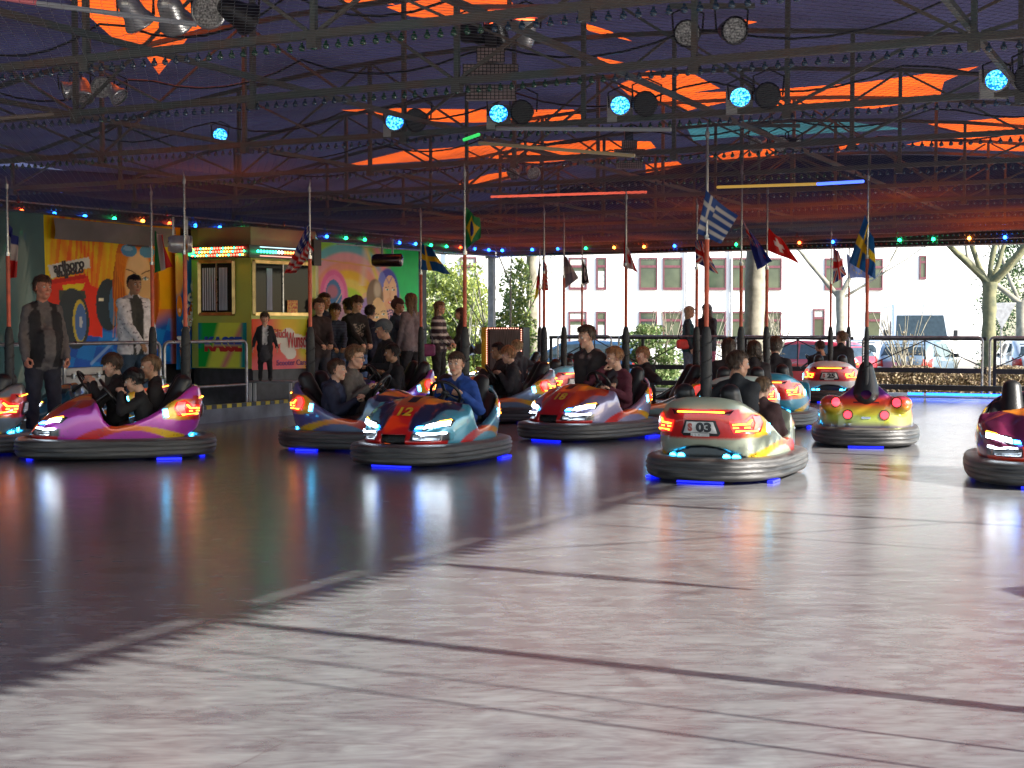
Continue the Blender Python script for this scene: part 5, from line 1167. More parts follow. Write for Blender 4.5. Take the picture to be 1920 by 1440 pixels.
me_A['plate'] = PM('plate_frame', [(-.15, .425), (.15, .425), (.17, .45), (.13, .565), (-.13, .565), (-.17, .45)], RX, .010, M_black); me_A['platew'] = PM('plate_face', [(-.145, .452), (.145, .452), (.113, .552), (-.113, .552)], RX, .016, M_platew)
me_A['grille'] = PM('grille', [(-.12, .24), (.12, .24), (.135, .28), (.10, .318), (-.10, .318), (-.135, .28)], FX, .004, mat('grille_mesh', (.03, .03, .03), .5, .4, nscale=90, vary=.3))
q = MB(); v, f = patch_geo(bvA, [(-.12, .222), (.12, .222), (.12, .230), (-.12, .230)], (3, 0, 0), (0, 1, 0), (0, 0, 1), (-1, 0, 0), .012, .05); q.add(v, f); me_A['lip'] = q.mesh('chrome_lip', M_chrome)
TOPX = dict(O=(0, 0, 3), U=(1, 0, 0), V=(0, 1, 0), D=(0, 0, -1))
me_A['vent'] = PM('hood_vent', [(.30, -.055), (.44, -.045), (.44, .045), (.30, .055)], TOPX, .004, M_black)
me_A['badge'] = PM('badge', [(.605 + .018 * math.cos(k * .785), .018 * math.sin(k * .785)) for k in range(8)], TOPX, .004, M_black)
q = MB()
for k in range(5): q.box((-.73, -.12 + .06 * k, .22), (.02, .006, .08))
me_A['fins'] = q.mesh('diffuser_fin', M_black)
def ringprof(a, b, n, prof, N=72):
    vs = []
    for k in range(N):
        t = 2 * math.pi * k / N; c, s = math.cos(t), math.sin(t); ex = 2 / n
        px, py = a * math.copysign(abs(c) ** ex, c), b * math.copysign(abs(s) ** ex, s); nx, ny = (abs(px / a) ** (n - 1)) / a * math.copysign(1, px), (abs(py / b) ** (n - 1)) / b * math.copysign(1, py); L_ = math.hypot(nx, ny)
        for (o, z) in prof: vs.append((px + nx / L_ * o, py + ny / L_ * o, z))
    m = len(prof); fs = [(k * m + j, ((k + 1) % N) * m + j, ((k + 1) % N) * m + (j + 1) % m, k * m + (j + 1) % m) for k in range(N) for j in range(m)]
    return vs, fs
q = MB(); v, f = ringprof(.90, .54, 2.9, [(-.10, .03), (.03, .03), (.065, .045), (.085, .080), (.068, .094), (.090, .108), (.092, .124), (.070, .138), (.092, .152), (.091, .168), (.070, .180), (.086, .194), (.07, .217), (.02, .232), (-.10, .232)]); q.add(v, f, True)
M_bump = mat('scuffed_bumper_rubber', (.022, .021, .021), .42, rvary=.14, color2=(.10, .096, .092), nscale=2.6, stretch=(1, 1, 14), bump=.4, bscale=25, spec=.6)
me_A['bumper'] = q.mesh('bumper', M_bump)
q = MB(); q.box((0, 0, .15), (1.55, .9, .12)); me_A['chassis'] = q.mesh('chassis', M_black)
for nm, (x0, x1, y) in {'ul': (-.62, -.38, -.54), 'ur': (-.62, -.38, .54)}.items():
    q = MB(); q.box(((x0 + x1) / 2, y, .015), (x1 - x0, .05, .02)); me_A[nm] = q.mesh('underglow_strip', M_under)
q = MB(); q.box((.84, 0, .014), (.05, .4, .016)); me_A['uf'] = q.mesh('underglow_strip', M_under); q = MB(); q.box((-.84, 0, .014), (.05, .4, .016)); me_A['ub'] = q.mesh('underglow_strip', M_under)
def seat_f(x, y, z):
    ay = np.abs(y); d = rcone(x, ay, z, (-.50, .20, .40), (-.655, .20, .80), .13, .085); d = smin(d, rcone(x, y, z, (-.54, -.18, .45), (-.54, .18, .45), .13, .13), .05)
    d = smin(d, rcone(x, ay, z, (-.62, .33, .62), (-.40, .40, .42), .06, .05), .05)
    cu = smax(smax(np.abs(x + .28) - .26, ay - .40, .04), np.abs(z - .31) - .075, .04); return smin(d, cu, .03)
Ps, Fs_ = surfnet(seat_f, (-.82, -.5, .2), (.0, .5, .95), .022, 1); me_A['seat'] = mesh_np('seat', Ps, Fs_, [M_pad])
WH = Vector((.07, .17, .70)); Mw = Matrix.Translation(WH) @ Matrix.Rotation(R(-58), 4, 'Y')
q = MB(); q.tube([Mw @ Vector((.155 * math.cos(k * math.pi / 10), .155 * math.sin(k * math.pi / 10), 0)) for k in range(20)], .017, 7, closed=True); me_A['rimw'] = q.mesh('wheel_rim', M_wheelr)
q = MB()
for a in (0, 2.09, 4.19): q.bar(Mw @ Vector((0, 0, 0)), Mw @ Vector((.15 * math.cos(a), .15 * math.sin(a), 0)), .03, .012)
q.lathe([(.001, -.015), (.045, -.01), (.045, .01), (.001, .02)], 10, Mw); q.tube([WH, Vector((.26, .17, .56))], .02, 8); me_A['hub'] = q.mesh('steering_hub', M_black)
def pole_parts(t, x, z0, fat=1.0, zt=3.2):
    q = MB(); q.tube([(x, 0, z0), (x, 0, z0 + .45), (x, 0, 1.30), (x, 0, 1.37), (x, 0, 1.40)], [v * fat for v in (.048, .048, .044, .034, .02)], 10); q.tube([(x + .049 * math.cos(k * .5), .049 * math.sin(k * .5), .85 + k * .012) for k in range(36)], .006, 4); a = link('pole', q.mesh('pole', M_rubber), t)
    q = MB(); q.tube([(x, 0, 1.395), (x, 0, 2.18)], .021, 8); link('orange_sleeve', q.mesh('orange_sleeve', M_orp), a)
    q = MB(); q.tube([(x, 0, 2.18), (x, 0, 2.22)], .026, 8); q.tube([(x, 0, 2.20), (x, 0, zt - .06), (x + .01, 0, zt + .02)], [.013, .012, .004], 7); q.tube([(x, 0, zt - .12), (x, 0, zt - .07)], .019, 7); link('current_rod', q.mesh('current_rod', M_steel), a)
POLX = -.69; CS = 1.06
me_A['number'] = {}
def number_mesh(s, fr, size, off, m, cx=0, cy_=0, sx=1.0, rot=0):
    key = (s, size)
    vs, fs = text_geo(s, size, 0, .006, 3); pts = []
    for x_, y_, _ in vs:
        x_, y_ = x_ * sx, y_
        if rot: x_, y_ = y_ * -1, x_           # hood numbers read from the front
        pts.append((x_ + cx, y_ + cy_))
    v, f = drop(bvA, pts, fs, Vector(fr['O']), Vector(fr['U']), Vector(fr['V']), Vector(fr['D']), off); q = MB(); q.add(v, f); return q.mesh('number', m)
M_numy = mat('yellow_number', (.8, .5, .02), .35, coat=.6); M_numk = mat('dark_number', (.03, .03, .035), .4)
RXr = dict(O=(-3, 0, 0), U=(0, -1, 0), V=(0, 0, 1), D=(1, 0, 0))
CARS = []
def carA(px, py, hd, label, base, num=None, plate=None, lit=True, nose=RED, rearc=RED, base2=None, hoodside=NAVY, front_lights=True, cat='bumper car', share=None, top=None):
    p = ground(px, py); h = R(hd); c = Vector((p.x - POLX * CS * math.cos(h), p.y - POLX * CS * math.sin(h), 0)); ztop = CAMH + (HOR - top) * p.y / FPX if top else 3.2
    t = empty('bumper_car', c, h, label, cat, 'bumper cars on the drive floor')
    if share: body = share
    else: body = mesh_np('body', PA, FA, [M_lac], None, colA(PA, base, rearc, nose, base2, hoodside))
    t.scale = (CS, CS, 1.0)
    link('body', body, t); link('bumper', me_A['bumper'], t); link('chassis', me_A['chassis'], t); link('seat', me_A['seat'], t)
    w = link('steering_wheel', me_A['hub'], t); link('wheel_rim', me_A['rimw'], w)
    for nm in 'LR':
        o = link('headlight', me_A['head' + nm], t); [link(k, me_A[j + nm], o) for k, j in (('lamp_cell', 'w1'), ('lamp_cell', 'w2'), ('blue_cell', 'hb'), ('amber_cell', 'ho'))]
        link('fog_strip', me_A['fog' + nm], t); o = link('taillight', me_A['tl' + nm], t); link('clear_lens', me_A['tw' + nm], o); [link('led_row', me_A['tr%d' % i + nm], o) for i in range(3)]
        link('side_light', me_A['sl' + nm], t); [link('round_tail_lamp', m, t) for m in me_A['tip' + nm]]
    for k in ('brakeh', 'brake', 'grille', 'lip', 'vent', 'badge', 'fins', 'ul', 'ur', 'uf', 'ub'): link({'brakeh': 'brake_housing', 'brake': 'brake_strip', 'lip': 'chrome_lip', 'vent': 'hood_vent', 'fins': 'diffuser_fin', 'ul': 'underglow_strip', 'ur': 'underglow_strip', 'uf': 'underglow_strip', 'ub': 'underglow_strip'}.get(k, k), me_A[k], t)
    o = link('number_plate', me_A['plate'], t); link('plate_face', me_A['platew'], o)
    if plate:
        link('plate_number', number_mesh(plate, RXr, .105, .019, M_numk, .035, .50, 1.25), o)
        link('plate_crest', number_mesh('S', RXr, .085, .019, mat('crest_red_' + plate, (.5, .12, .1), .4), -.085, .50, .9), o)
        link('plate_maker', number_mesh('BERTAZZON', RXr, .026, .019, M_platew, 0, .438, 1.0), o)
    if num:
        a = math.radians(40); fr = dict(O=(.58 + 2 * math.sin(a), 0, .53 + 2 * math.cos(a)), U=(math.cos(a), 0, -math.sin(a)), V=(0, 1, 0), D=(-math.sin(a), 0, -math.cos(a)))
        link('hood_number', number_mesh(num, fr, .17, .006, M_numy, 0, 0, 1.05, rot=1), t)
    pole_parts(t, POLX, .70, 1.0, ztop); CARS.append((t, h)); return t
GR = (.14, .17, .18)
car1 = carA(20, 848, 191, top=335, label='grey bumper car with an orange swoosh, cut off by the left picture edge', base=(.16, .19, .19))
car2 = carA(350, 853, 195, top=325, label='magenta bumper car with a red and orange nose carrying three boys', base=(.50, .05, .44), num='07', hoodside=(.60, .06, .01))
car16 = carA(288, 818, 184, top=350, label='teal bumper car hidden behind the magenta one, only its pole and seat showing', base=(.02, .12, .2))
car3 = carA(583, 838, -16, top=341, label='grey blue bumper car with a violet tinge, driven by a boy with glasses', base=(.12, .20, .30), base2=(.10, .10, .30), rearc=(.7, .06, .01))
car4 = carA(872, 852, 245, top=312, label='light blue bumper car number 12 with a red nose, facing the camera', base=(.08, .34, .46), num='12')
car5 = carA(790, 786, 205, top=392, label='purple bumper car behind number 12 with two men in dark clothes', base=(.25, .05, .45), nose=(.5, .05, .3))
car6 = carA(1020, 789, 188, top=388, label='steel blue bumper car with two boys, behind and right of number 12', base=(.18, .24, .32))
car7 = carA(1057, 774, 150, top=402, label='pale blue bumper car seen end on behind the steel blue one', base=(.12, .42, .55))
car17 = carA(1091, 747, 95, top=443, label='far red bumper car with a glowing brake strip behind the tall boy', base=(.5, .02, .03))
car18 = carA(1012, 738, 170, top=455, label='far bumper car hidden behind the two boys, its German flag pole showing', base=(.05, .12, .3), share=car6.children[0].data)
car8 = carA(1173, 814, 229, top=358, label='red and violet bumper car number 18 with its headlights on, two teenagers in it', base=(.26, .24, .40), num='18', hoodside=(.55, .05, .01))
car9 = carA(1305, 803, 184, top=376, label='grey green bumper car with a red swoosh, half hidden behind car 03', base=(.12, .16, .13))
car10 = carA(1323, 903, 65, top=235, label='silver green bumper car with number plate 03, driving away from the camera', base=(.40, .44, .33), plate='03')
car11 = carA(1388, 816, 86, top=310, label='white green bumper car just beyond car 03, its rear mostly hidden', base=(.5, .6, .52), plate='11')
car12 = carA(1436, 803, 76, top=348, label='blue bumper car with a plate ending in 3, driving away beyond car 03', base=(.04, .26, .38), plate='13')
car13 = carA(1556, 755, 72, top=430, label='red and white bumper car with number plate 25 at the far side', base=(.65, .62, .62), plate='25', rearc=(.6, .02, .03))
car19 = carA(1590, 741, 180, top=430, label='farthest bumper car, hidden behind car 25 with a pale flag on its pole', base=(.3, .3, .3), share=car13.children[0].data)
car15 = carA(1938, 884, 254, top=280, label='red nosed bumper car entering at the right picture edge with headlights on', base=(.14, .015, .05), nose=(.75, .04, .01), hoodside=(.07, .006, .03), num='21')
# the older round backed car
def carB_f(x, y, z):
    ay = np.abs(y); zz = np.clip((z - .2) / .5, 0, 1); b = .56 - .04 * zz; a = np.where(x > 0, .80, .74 - .10 * zz ** 2); d = plan(x, y, a, b, 3.2)
    top = interp(ay, [(0, .74), (.12, .73), (.20, .66), (.30, .575), (.40, .545), (.56, .53)]); top = top + (interp(x, [(-.9, .0), (-.5, 0), (-.35, -.08), (0, -.15), (.2, -.02), (.5, -.1), (.85, -.3)])) * np.where(x > -.5, 1, 1)
    slope = .5 + (x + .75) * 1.9; top = np.minimum(top, np.maximum(slope, .52)); d = smax(d, (z - top) * .75, .05); d = smax(d, .17 - z, .03)
    d = smin(d, ellip(x, ay, z, (-.62, .40, .50), (.12, .12, .10)), .05)
    d = smax(d, -smax(plan(x + .10, y, .42, .42, 4), .26 - z, .02), .02)
    return smax(d, -(ellip(x, ay, z, (-.78, .50, .30), (.07, .08, .14))), .04)
PB, FB_ = surfnet(carB_f, (-.95, -.68, .12), (.9, .68, 1.0), .0165, 2); bvB = bvh_of(PB, FB_)
def colB(P):
    x, y, z = P.T; C = mixc((.06, .04, .08), (.45, .50, .03), (z - .24) / .08); C = mixc(C, (.80, .55, .03), (z - .36) / .06); C = mixc(C, (.70, .05, .01), (z - .43) / .07); C = mixc(C, (.10, .02, .18), (z - .545) / .07)
    s = sstep(.42, .55, np.abs(y)) * sstep(.25, .35, z); C = mixc(C, (.62, .14, .02), s * .8); return mixc(C, (.12, .10, .4), sstep(.53, .57, np.abs(y)) * .8)
p = ground(1623, 838); h = R(77); c = Vector((p.x + .66 * math.cos(h), p.y + .66 * math.sin(h), 0))
carB = empty('bumper_car', c, h, 'round backed red, yellow and violet bumper car with four round tail lamps, seen from behind', 'bumper car', 'bumper cars on the drive floor')
link('body', mesh_np('body', PB, FB_, [M_lac], None, colB(PB)), carB); link('bumper', me_A['bumper'], carB); link('chassis', me_A['chassis'], carB)
Ph, Fh = surfnet(lambda x, y, z: smin(rcone(x, y, z, (-.60, 0, .62), (-.58, 0, .91), .16, .085), rcone(x, np.abs(y), z, (-.5, .1, .5), (-.46, .18, .6), .12, .08), .06), (-.75, -.35, .35), (-.2, .35, 1.08), .02, 1); link('headrest', mesh_np('headrest', Ph, Fh, [M_pad]), carB)
for s in (-1, 1):
    for (yy, zz, r_) in ((.345, .52, .052), (.205, .375, .052)):
        circ = lambda r: [(s * yy + r * math.cos(k * math.pi / 8), zz + r * math.sin(k * math.pi / 8)) for k in range(16)]
        o = link('round_tail_lamp', PM('lamp_ring', circ(r_ * 1.2), RX, .006, mat('lamp_surround_%d' % (yy * 1000 * s), (.25, .12, .05), .2, .6), bv=bvB), carB); link('lamp_glass', PM('lamp_glass', circ(r_ * .85), RX, .014, glow('red_round_glass_%d' % (yy * 1000 * s), (1, .03, .05), 1.6, (.5, .02, .02)), bv=bvB), o)
link('rear_slot', PM('rear_slot', [(-.145, .51), (.145, .51), (.145, .528), (-.145, .528)], RX, .005, mat('dark_red_slot', (.12, .004, .004), .4), bv=bvB), carB); link('maker_badge', PM('maker_badge', [(-.05, .33), (.05, .33), (.05, .355), (-.05, .355)], RX, .006, M_chrome, bv=bvB), carB)
link('underglow_strip', me_A['ub'], carB)
pole_parts(carB, -.70, .66, .62, 3.2)
# ------------------------------------------------------------------ people
def head_f(x, y, z):
    ay = np.abs(y)
    d = ellip(x, y, z, (-.012, 0, .032), (.098, .075, .086)); d = smin(d, ellip(x, y, z, (.024, 0, -.035), (.062, .056, .080)), .02)
    d = smin(d, rcone(x, y, z, (.060, 0, -.092), (.058, 0, -.100), .020, .018), .02); d = smin(d, rcone(x, ay, z, (-.005, .050, -.045), (.02, .042, -.075), .018, .018), .02)
    d = smin(d, rcone(x, y, z, (.084, 0, .012), (.101, 0, -.024), .007, .011), .010); d = smin(d, rcone(x, ay, z, (.095, .008, -.028), (.093, .012, -.028), .007, .006), .006)
    d = smin(d, rcone(x, ay, z, (.078, .014, .027), (.066, .044, .027), .009, .008), .012); d = smin(d, rcone(x, ay, z, (.060, .034, -.026), (.056, .036, -.03), .022, .02), .015)
    d = smin(d, rcone(x, ay, z, (.084, 0, -.058), (.076, .018, -.060), .0075, .005), .006); d = smin(d, rcone(x, ay, z, (.082, 0, -.070), (.076, .014, -.068), .008, .005), .006)
    d = smax(d, -(ellip(x, ay, z, (.093, .031, .006), (.016, .017, .011))), .010)
    d = smin(d, smax(ellip(x, ay, z, (-.010, .078, -.004), (.020, .011, .032)), -ellip(x, ay, z, (-.004, .088, -.002), (.012, .010, .020)), .004), .004)
    return smin(d, rcone(x, y, z, (-.022, 0, -.07), (-.040, 0, -.20), .050, .056), .02)
PH_, FH_ = surfnet(head_f, (-.13, -.105, -.20), (.13, .105, .13), .0070, 2)
def eyes():
    q = MB()
    for s in (-1, 1): q.sphere((.0755, s * .031, .006), .0125, 8)
    n1 = len(q.v)
    for s in (-1, 1): q.sphere((.0845, s * .031, .006), .0062, 6)
    return np.array([tuple(v) for v in q.v]), [f for f in q.f], n1
def tri_quads(fs): return np.array([f if len(f) == 4 else (*f, f[-1]) for f in fs])
EV, EF, EN = eyes(); EF = np.array([f for f in EF if len(f) == 4])
hx, hy, hz = PH_.T
def head_cols(skin, lip=1.0, brow=(.05, .03, .02)):
    C = np.tile(np.array(skin), (len(PH_), 1)); ay = np.abs(hy)
    m = (np.hypot((hz + .064) / .012, hy / .024) < 1) & (hx > .06); C[m] = np.array(skin) * (1.0, .52, .5)
    m = (np.abs(hz - .027 - .10 * (ay - .03)) < .0042) & (ay > .015) & (ay < .047) & (hx > .04); C[m] = np.array(brow) * .5 + np.array(skin) * .32
    ck = np.exp(-((ay - .038) ** 2 + (hz + .03) ** 2) / .0004) * (hx > .03); C = C * (1 - .35 * ck[:, None] * np.array([0, .5, .45])); m = (ay > .068) & (np.abs(hz) < .04) & (hx > -.04); C[m] = C[m] * (1, .82, .78)
    m = (np.hypot((hz - .006) / .013, (ay - .031) / .017) < 1) & (hx > .05); C[m] = C[m] * .92; return C  # eye socket shade put into the skin colour
def hand_f(curl):
    def f(x, y, z):
        d = None
        for i, (yy, L_, r) in enumerate(((.030, .070, .0085), (.010, .080, .009), (-.010, .074, .0085), (-.028, .058, .0075))):
            k = np.array([.085 - .004 * abs(i - 1), yy * .9, 0.0]); e = rcone(x, y, z, (.0, yy * .55, 0), k, .014, .0125); d = e if d is None else smin(d, e, .012)
            a = curl * .55; p = k
            for j, s in enumerate((.44, .31, .25)):
                q_ = p + L_ * s * np.array([math.cos(a), (yy * .18) / .07 * .5, -math.sin(a)]); d = smin(d, rcone(x, y, z, p, q_, r, r * .9), .003); p = q_; a += curl * .95
        p = np.array([.022, .026, -.004]); q_ = np.array([.058, .056, -.016 - .02 * curl]); d = smin(d, rcone(x, y, z, p, q_, .015, .0105), .01)
        return smin(d, rcone(x, y, z, q_, q_ + np.array([.034, .006 - .018 * curl, -.014 * curl]), .0095, .008), .004)
    return f
HANDS = [surfnet(hand_f(c), (-.02, -.06, -.10), (.19, .09, .03), .0060, 1) for c in (.35, 1.15)]
# hair
def hair_proto(kind):
    vol, low, fr = {'short': (.010, -.045, .058), 'crop': (.006, -.05, .062), 'mop': (.020, -.075, .040), 'fringe': (.017, -.07, .030), 'quiff': (.014, -.03, .070), 'long': (.016, -.09, .050), 'curly': (.022, -.10, .048), 'cap': (.020, -.02, .030), 'beanie': (.018, -.03, .035)}[kind]
    def f(x, y, z):
        ay = np.abs(y); n = .0035 * np.sin(x * 190 + 3 * np.sin(z * 60)) * np.sin(y * 170 + z * 90) + .003 * np.sin(y * 90 + x * 50)
        if kind in ('cap', 'beanie'): n = 0
        d = ellip(x, y, z, (-.014, 0, .036 + (.01 if kind == 'quiff' else 0)), (.100 + vol, .078 + vol, .088 + vol)) + n
        if kind == 'quiff': d = smin(d, ellip(x, y, z, (.05, 0, .105), (.045, .055, .028)), .02)
        wav = .008 * np.sin(y * 130) if kind in ('mop', 'fringe') else 0
        keep = np.minimum(fr - z + wav - .25 * np.maximum(ay - .045, 0) * (-1), np.maximum(x + .002 + (.02 if kind == 'crop' else 0) - np.clip((z - .0) * .25, 0, .02), low - z))
        d = smax(d, keep, .008)
        if kind == 'long': d = smin(d, smax(rcone(x, ay, z, (-.045, .035, .02), (-.065, .055, -.33), .055, .035), ellip(x, y, z, (.05, 0, -.04), (.07, .06, .10)) * -1, .01) + n, .02)
        if kind == 'curly': d = smin(d, rcone(x, ay, z, (-.04, .06, .0), (-.03, .085, -.16), .045, .045) + .006 * np.sin(z * 120) * np.sin(x * 100), .02)
        if kind == 'cap': d = smin(d, smax(ellip(x, y, z, (.115, 0, .034), (.055, .060, .006)), -x + .06, .005), .006)
        if kind == 'beanie': d = smin(d, ellip(x, y, z, (-.05, 0, .15), (.03, .03, .03)), .01)
        return d
    P, F = surfnet(f, (-.19, -.16, -.40 if kind in ('long', 'curly') else -.13), (.19, .16, .20), .0098, 1)
    if kind in ('cap', 'beanie'): return P, F
    rs = np.random.RandomState(3); i = rs.choice(len(P), 900); o = P[i]; nn = o - np.array([-.014, 0, .02]); nn[:, 2] *= .6; nn /= np.linalg.norm(nn, axis=1, keepdims=True)      # loose locks
    d = np.array([.35 if kind in ('fringe', 'mop') else -.25, 0, -1.0]) + rs.normal(size=(900, 3)) * .45 + nn * (.45 if kind != 'long' else .15); d -= nn * (d * nn).sum(1, keepdims=True) * .7; d /= np.linalg.norm(d, axis=1, keepdims=True)
    L_ = rs.uniform(.015, .034, (900, 1)) * (1.7 if kind in ('long', 'curly') else .7 if kind == 'crop' else 1); sd = np.cross(d, nn) * .0035
    V = np.stack([o - sd, o + sd, o + d * L_ + nn * .006 + sd * .3, o + d * L_ + nn * .006 - sd * .3], 1).reshape(-1, 3); n0 = len(P)
    return np.concatenate([P, V]), np.concatenate([F, np.arange(3600).reshape(900, 4) + n0])
HP = {}
def hairmat(name, c): return mat('hair_' + name, c, .45, vary=.25, nscale=60, stretch=(1, 1, .2), bump=.5, bscale=160)
HM = {'black': hairmat('black', (.012, .010, .010)), 'brown': hairmat('brown', (.075, .042, .024)), 'lightbrown': hairmat('light_brown', (.22, .13, .065)), 'blond': hairmat('blond', (.50, .34, .18)), 'redblond': hairmat('red_blond', (.42, .19, .08)), 'grey': hairmat('grey', (.16, .15, .14)), 'cap': mat('grey_cap_cloth', (.10, .12, .14), .8), 'knit': mat('knit_hat_cloth', (.09, .05, .05), .9, bump=.4)}
M_skin = mat('skin', attr=True, rough=.5, vary=.03, nscale=30, bump=.05, bscale=200); M_skin.node_tree.nodes['Principled BSDF'].inputs['Subsurface Weight'].default_value = .08
M_cloth = mat('woven_clothing', attr=True, rough=.85, vary=.10, nscale=14, bump=.5, bscale=26); M_eye = mat('eye', attr=True, rough=.1, vary=0)
SK = {'f': (.52, .28, .18), 'p': (.62, .36, .25), 't': (.38, .20, .11), 'r': (.52, .22, .14)}
def ik(S, T, l1, l2, pole):
    d = T - S; L_ = min(d.length, (l1 + l2) * .985); dn = d.normalized(); T2 = S + dn * L_; a = (l1 * l1 - l2 * l2 + L_ * L_) / (2 * L_); h_ = math.sqrt(max(0, l1 * l1 - a * a)); pl = (pole - dn * pole.dot(dn)).normalized(); return S + dn * a + pl * h_, T2
def person(loc, rz, H, pose, top, pants, hair, hcol, skin, label, group=None, hand=None, head=(0, 0), lean=0.0, turn=0.0, seat_z=.42, scale_h=1.0, bulk=1.0, stripes=None, inner=None, hood=None, shoes=(.04, .035, .03), vs=.0225, extra=None, bag=None, glasses=False, skirt=None, sleeves=None, name='person'):
    """local frame: +x is where the figure faces; hand = ((x,y,z) left, (x,y,z) right, curl)"""
    t = empty(name, loc, rz, label, 'person', group)
    sit = pose == 'sit'; hipz = seat_z + .085 * H * .8 if sit else .515 * H
    V3 = lambda x, y, z: Vector((x, y, z)); cl, sl = math.cos(lean), math.sin(lean)
    def up(y, h, fx=0): return V3(fx + h * sl, y, hipz + h * cl)          # torso frame
    sh = .300 * H; hs = .045 * H + .012; ss = .088 * H; hh = (.126 * H + .012) * scale_h / .235      # head scale
    shL, shR = up(ss, sh), up(-ss, sh); nb = up(0, sh + .03 * H); 
    hc = up(0, sh + .045 * H + .150 * hh, .01 * H + .02)
    hipL, hipR = V3(0, hs, hipz), V3(0, -hs, hipz); lt, lc = .245 * H, .235 * H
    if sit:
        kx = lt * .96; kz = hipz + .06; knL, knR = V3(kx, hs + .05, kz), V3(kx, -hs - .05, kz - .02); anL, anR = V3(kx + lc * .62, hs + .03, kz - lc * .72), V3(kx + lc * .6, -hs - .03, kz - lc * .74)
        for a_ in (anL, anR): a_.z = max(a_.z, .26)
    else:
        sp = .012 * H; knL, knR = V3(.015 * H, hs + sp, .285 * H), V3(.005 * H, -hs - sp, .285 * H); anL, anR = V3(-.01 * H, hs + sp * 2, .05 * H), V3(-.02 * H, -hs - sp * 1.5, .05 * H)
    la, lf = .165 * H, .145 * H
    if hand is None: hand = ((.06 * H, .125 * H, .48 * H), (.06 * H, -.125 * H, .48 * H), 0) if not sit else ((.36, .12, seat_z + .22), (.34, -.12, seat_z + .22), 0)
    hl_, hr_ = Vector(hand[0]), Vector(hand[1]); curl = hand[2]
    elL, wrL = ik(shL, hl_, la, lf, V3(-.5, .55, -.8)); elR, wrR = ik(shR, hr_, la, lf, V3(-.5, -.55, -.8))
    b = bulk; prims = []                                                     # (a, b, ra, rb, group)
    A = lambda a, c, ra, rb, g, k=.03: prims.append((tuple(a), tuple(c), ra, rb, g, k))
    for s in (-1, 1):
        A(up(s * .042 * H, -.01 * H), up(s * .050 * H, .12 * H), .066 * H * b, .064 * H * b, 't'); A(up(s * .050 * H, .12 * H), up(s * .055 * H, .24 * H, .008), .066 * H * b, .062 * H, 't')
    A(up(.05 * H, sh - .03 * H), up(-.05 * H, sh - .03 * H), .050 * H, .050 * H, 't', .04); A(shL, nb, .034 * H, .034 * H, 't', .03); A(shR, nb, .034 * H, .034 * H, 't', .03)
    if b > 1.05: A(up(0, .06 * H, .05 * H), up(0, .12 * H, .05 * H), .075 * H * b, .07 * H * b, 't', .04)
    A(hipL, knL, .062 * H, .043 * H, 'p'); A(hipR, knR, .062 * H, .043 * H, 'p'); A(hipL, hipR, .062 * H, .062 * H, 'p')
    A(knL, anL, .043 * H, .032 * H, 'p', .015); A(knR, anR, .043 * H, .032 * H, 'p', .015)
    for a_ in (anL, anR): A(a_ + V3(-.02 * H, 0, -.02 * H), a_ + V3(.085 * H, 0, -.026 * H), .026 * H, .022 * H, 's', .01)
    for S, E_, W_ in ((shL, elL, wrL), (shR, elR, wrR)): A(S, E_, .036 * H * (.9 + .1 * b), .029 * H, 'a', .025); A(E_, W_, .032 * H, .024 * H, 'a', .012)
    A(nb + V3(-.012, 0, -.03), nb + V3(-.008, 0, .022 * H), .040 * H, .034 * H, 't', .02)
    if hood:
        A(nb + V3(-.045 * H, .03 * H, -.01 * H), nb + V3(-.045 * H, -.03 * H, -.01 * H), .036 * H, .036 * H, 'h', .02)
        for s in (-1, 1): A(nb + V3(-.02 * H, s * .045 * H, .0), nb + V3(.035 * H, s * .03 * H, -.025 * H), .018 * H, .014 * H, 'h', .012)
    if skirt: A(up(0, 0), up(0, -.12 * H), .08 * H, .10 * H, 'k', .02)
    def f(x, y, z):
        d = None
        for (a_, c_, ra, rb, g, k) in prims: e = rcone(x, y, z, a_, c_, ra, rb); d = e if d is None else smin(d, e, k)
        return d + .0045 * np.sin(z * 62 + 5 * np.sin(y * 13 + x * 9)) * np.sin(x * 41 + y * 37 + 1.7) + .005 * np.sin(z * 27 + 4 * np.sin(x * 17 + y * 6) + H * 9) * np.sin(y * 23 - x * 19) 
    pts = np.array([p[i] for p in prims for i in (0, 1)]); lo, hi = pts.min(0) - .14, pts.max(0) + .14; lo[2] = max(lo[2], -.05)
    P, F = surfnet(f, lo, hi, vs, 1)
    D = np.stack([rcone(P[:, 0], P[:, 1], P[:, 2], p[0], p[1], p[2], p[3]) for p in prims], 1); gi = D.argmin(1); G_ = np.array([p[4] for p in prims])[gi]
    cols = {'t': top, 'a': sleeves or top, 'p': pants, 's': shoes, 'h': hood if hood and hood is not True else top, 'k': skirt or pants}
    C = np.array([cols[g] for g in G_], float)
    if not sit: m = np.isin(G_, ('p',)) & (P[:, 2] > hipz - .045 * H); C[m] = top
    x_, y_, z_ = P.T
    if inner: m = (np.isin(G_, ('t', 'h'))) & (x_ > (z_ - hipz) * math.tan(lean) + .03 * H) & (np.abs(y_) < .038 * H + .02 * (z_ - hipz)); C[m] = inner
    if stripes:
        sc_, w_, a_ = stripes; m = np.isin(G_, ('t', 'a', 'h')) & ((z_ / w_) % 1 < a_)
        if inner: m &= ~((x_ > .03 * H) & (np.abs(y_) < .038 * H + .02 * (z_ - hipz)))
        C[m] = sc_
    if extra: C = extra(P, G_, C, H, hipz)
    Vs, Fs, Cs, Ms = [P], [F], [C], [np.zeros(len(F), int)]; n = len(P)
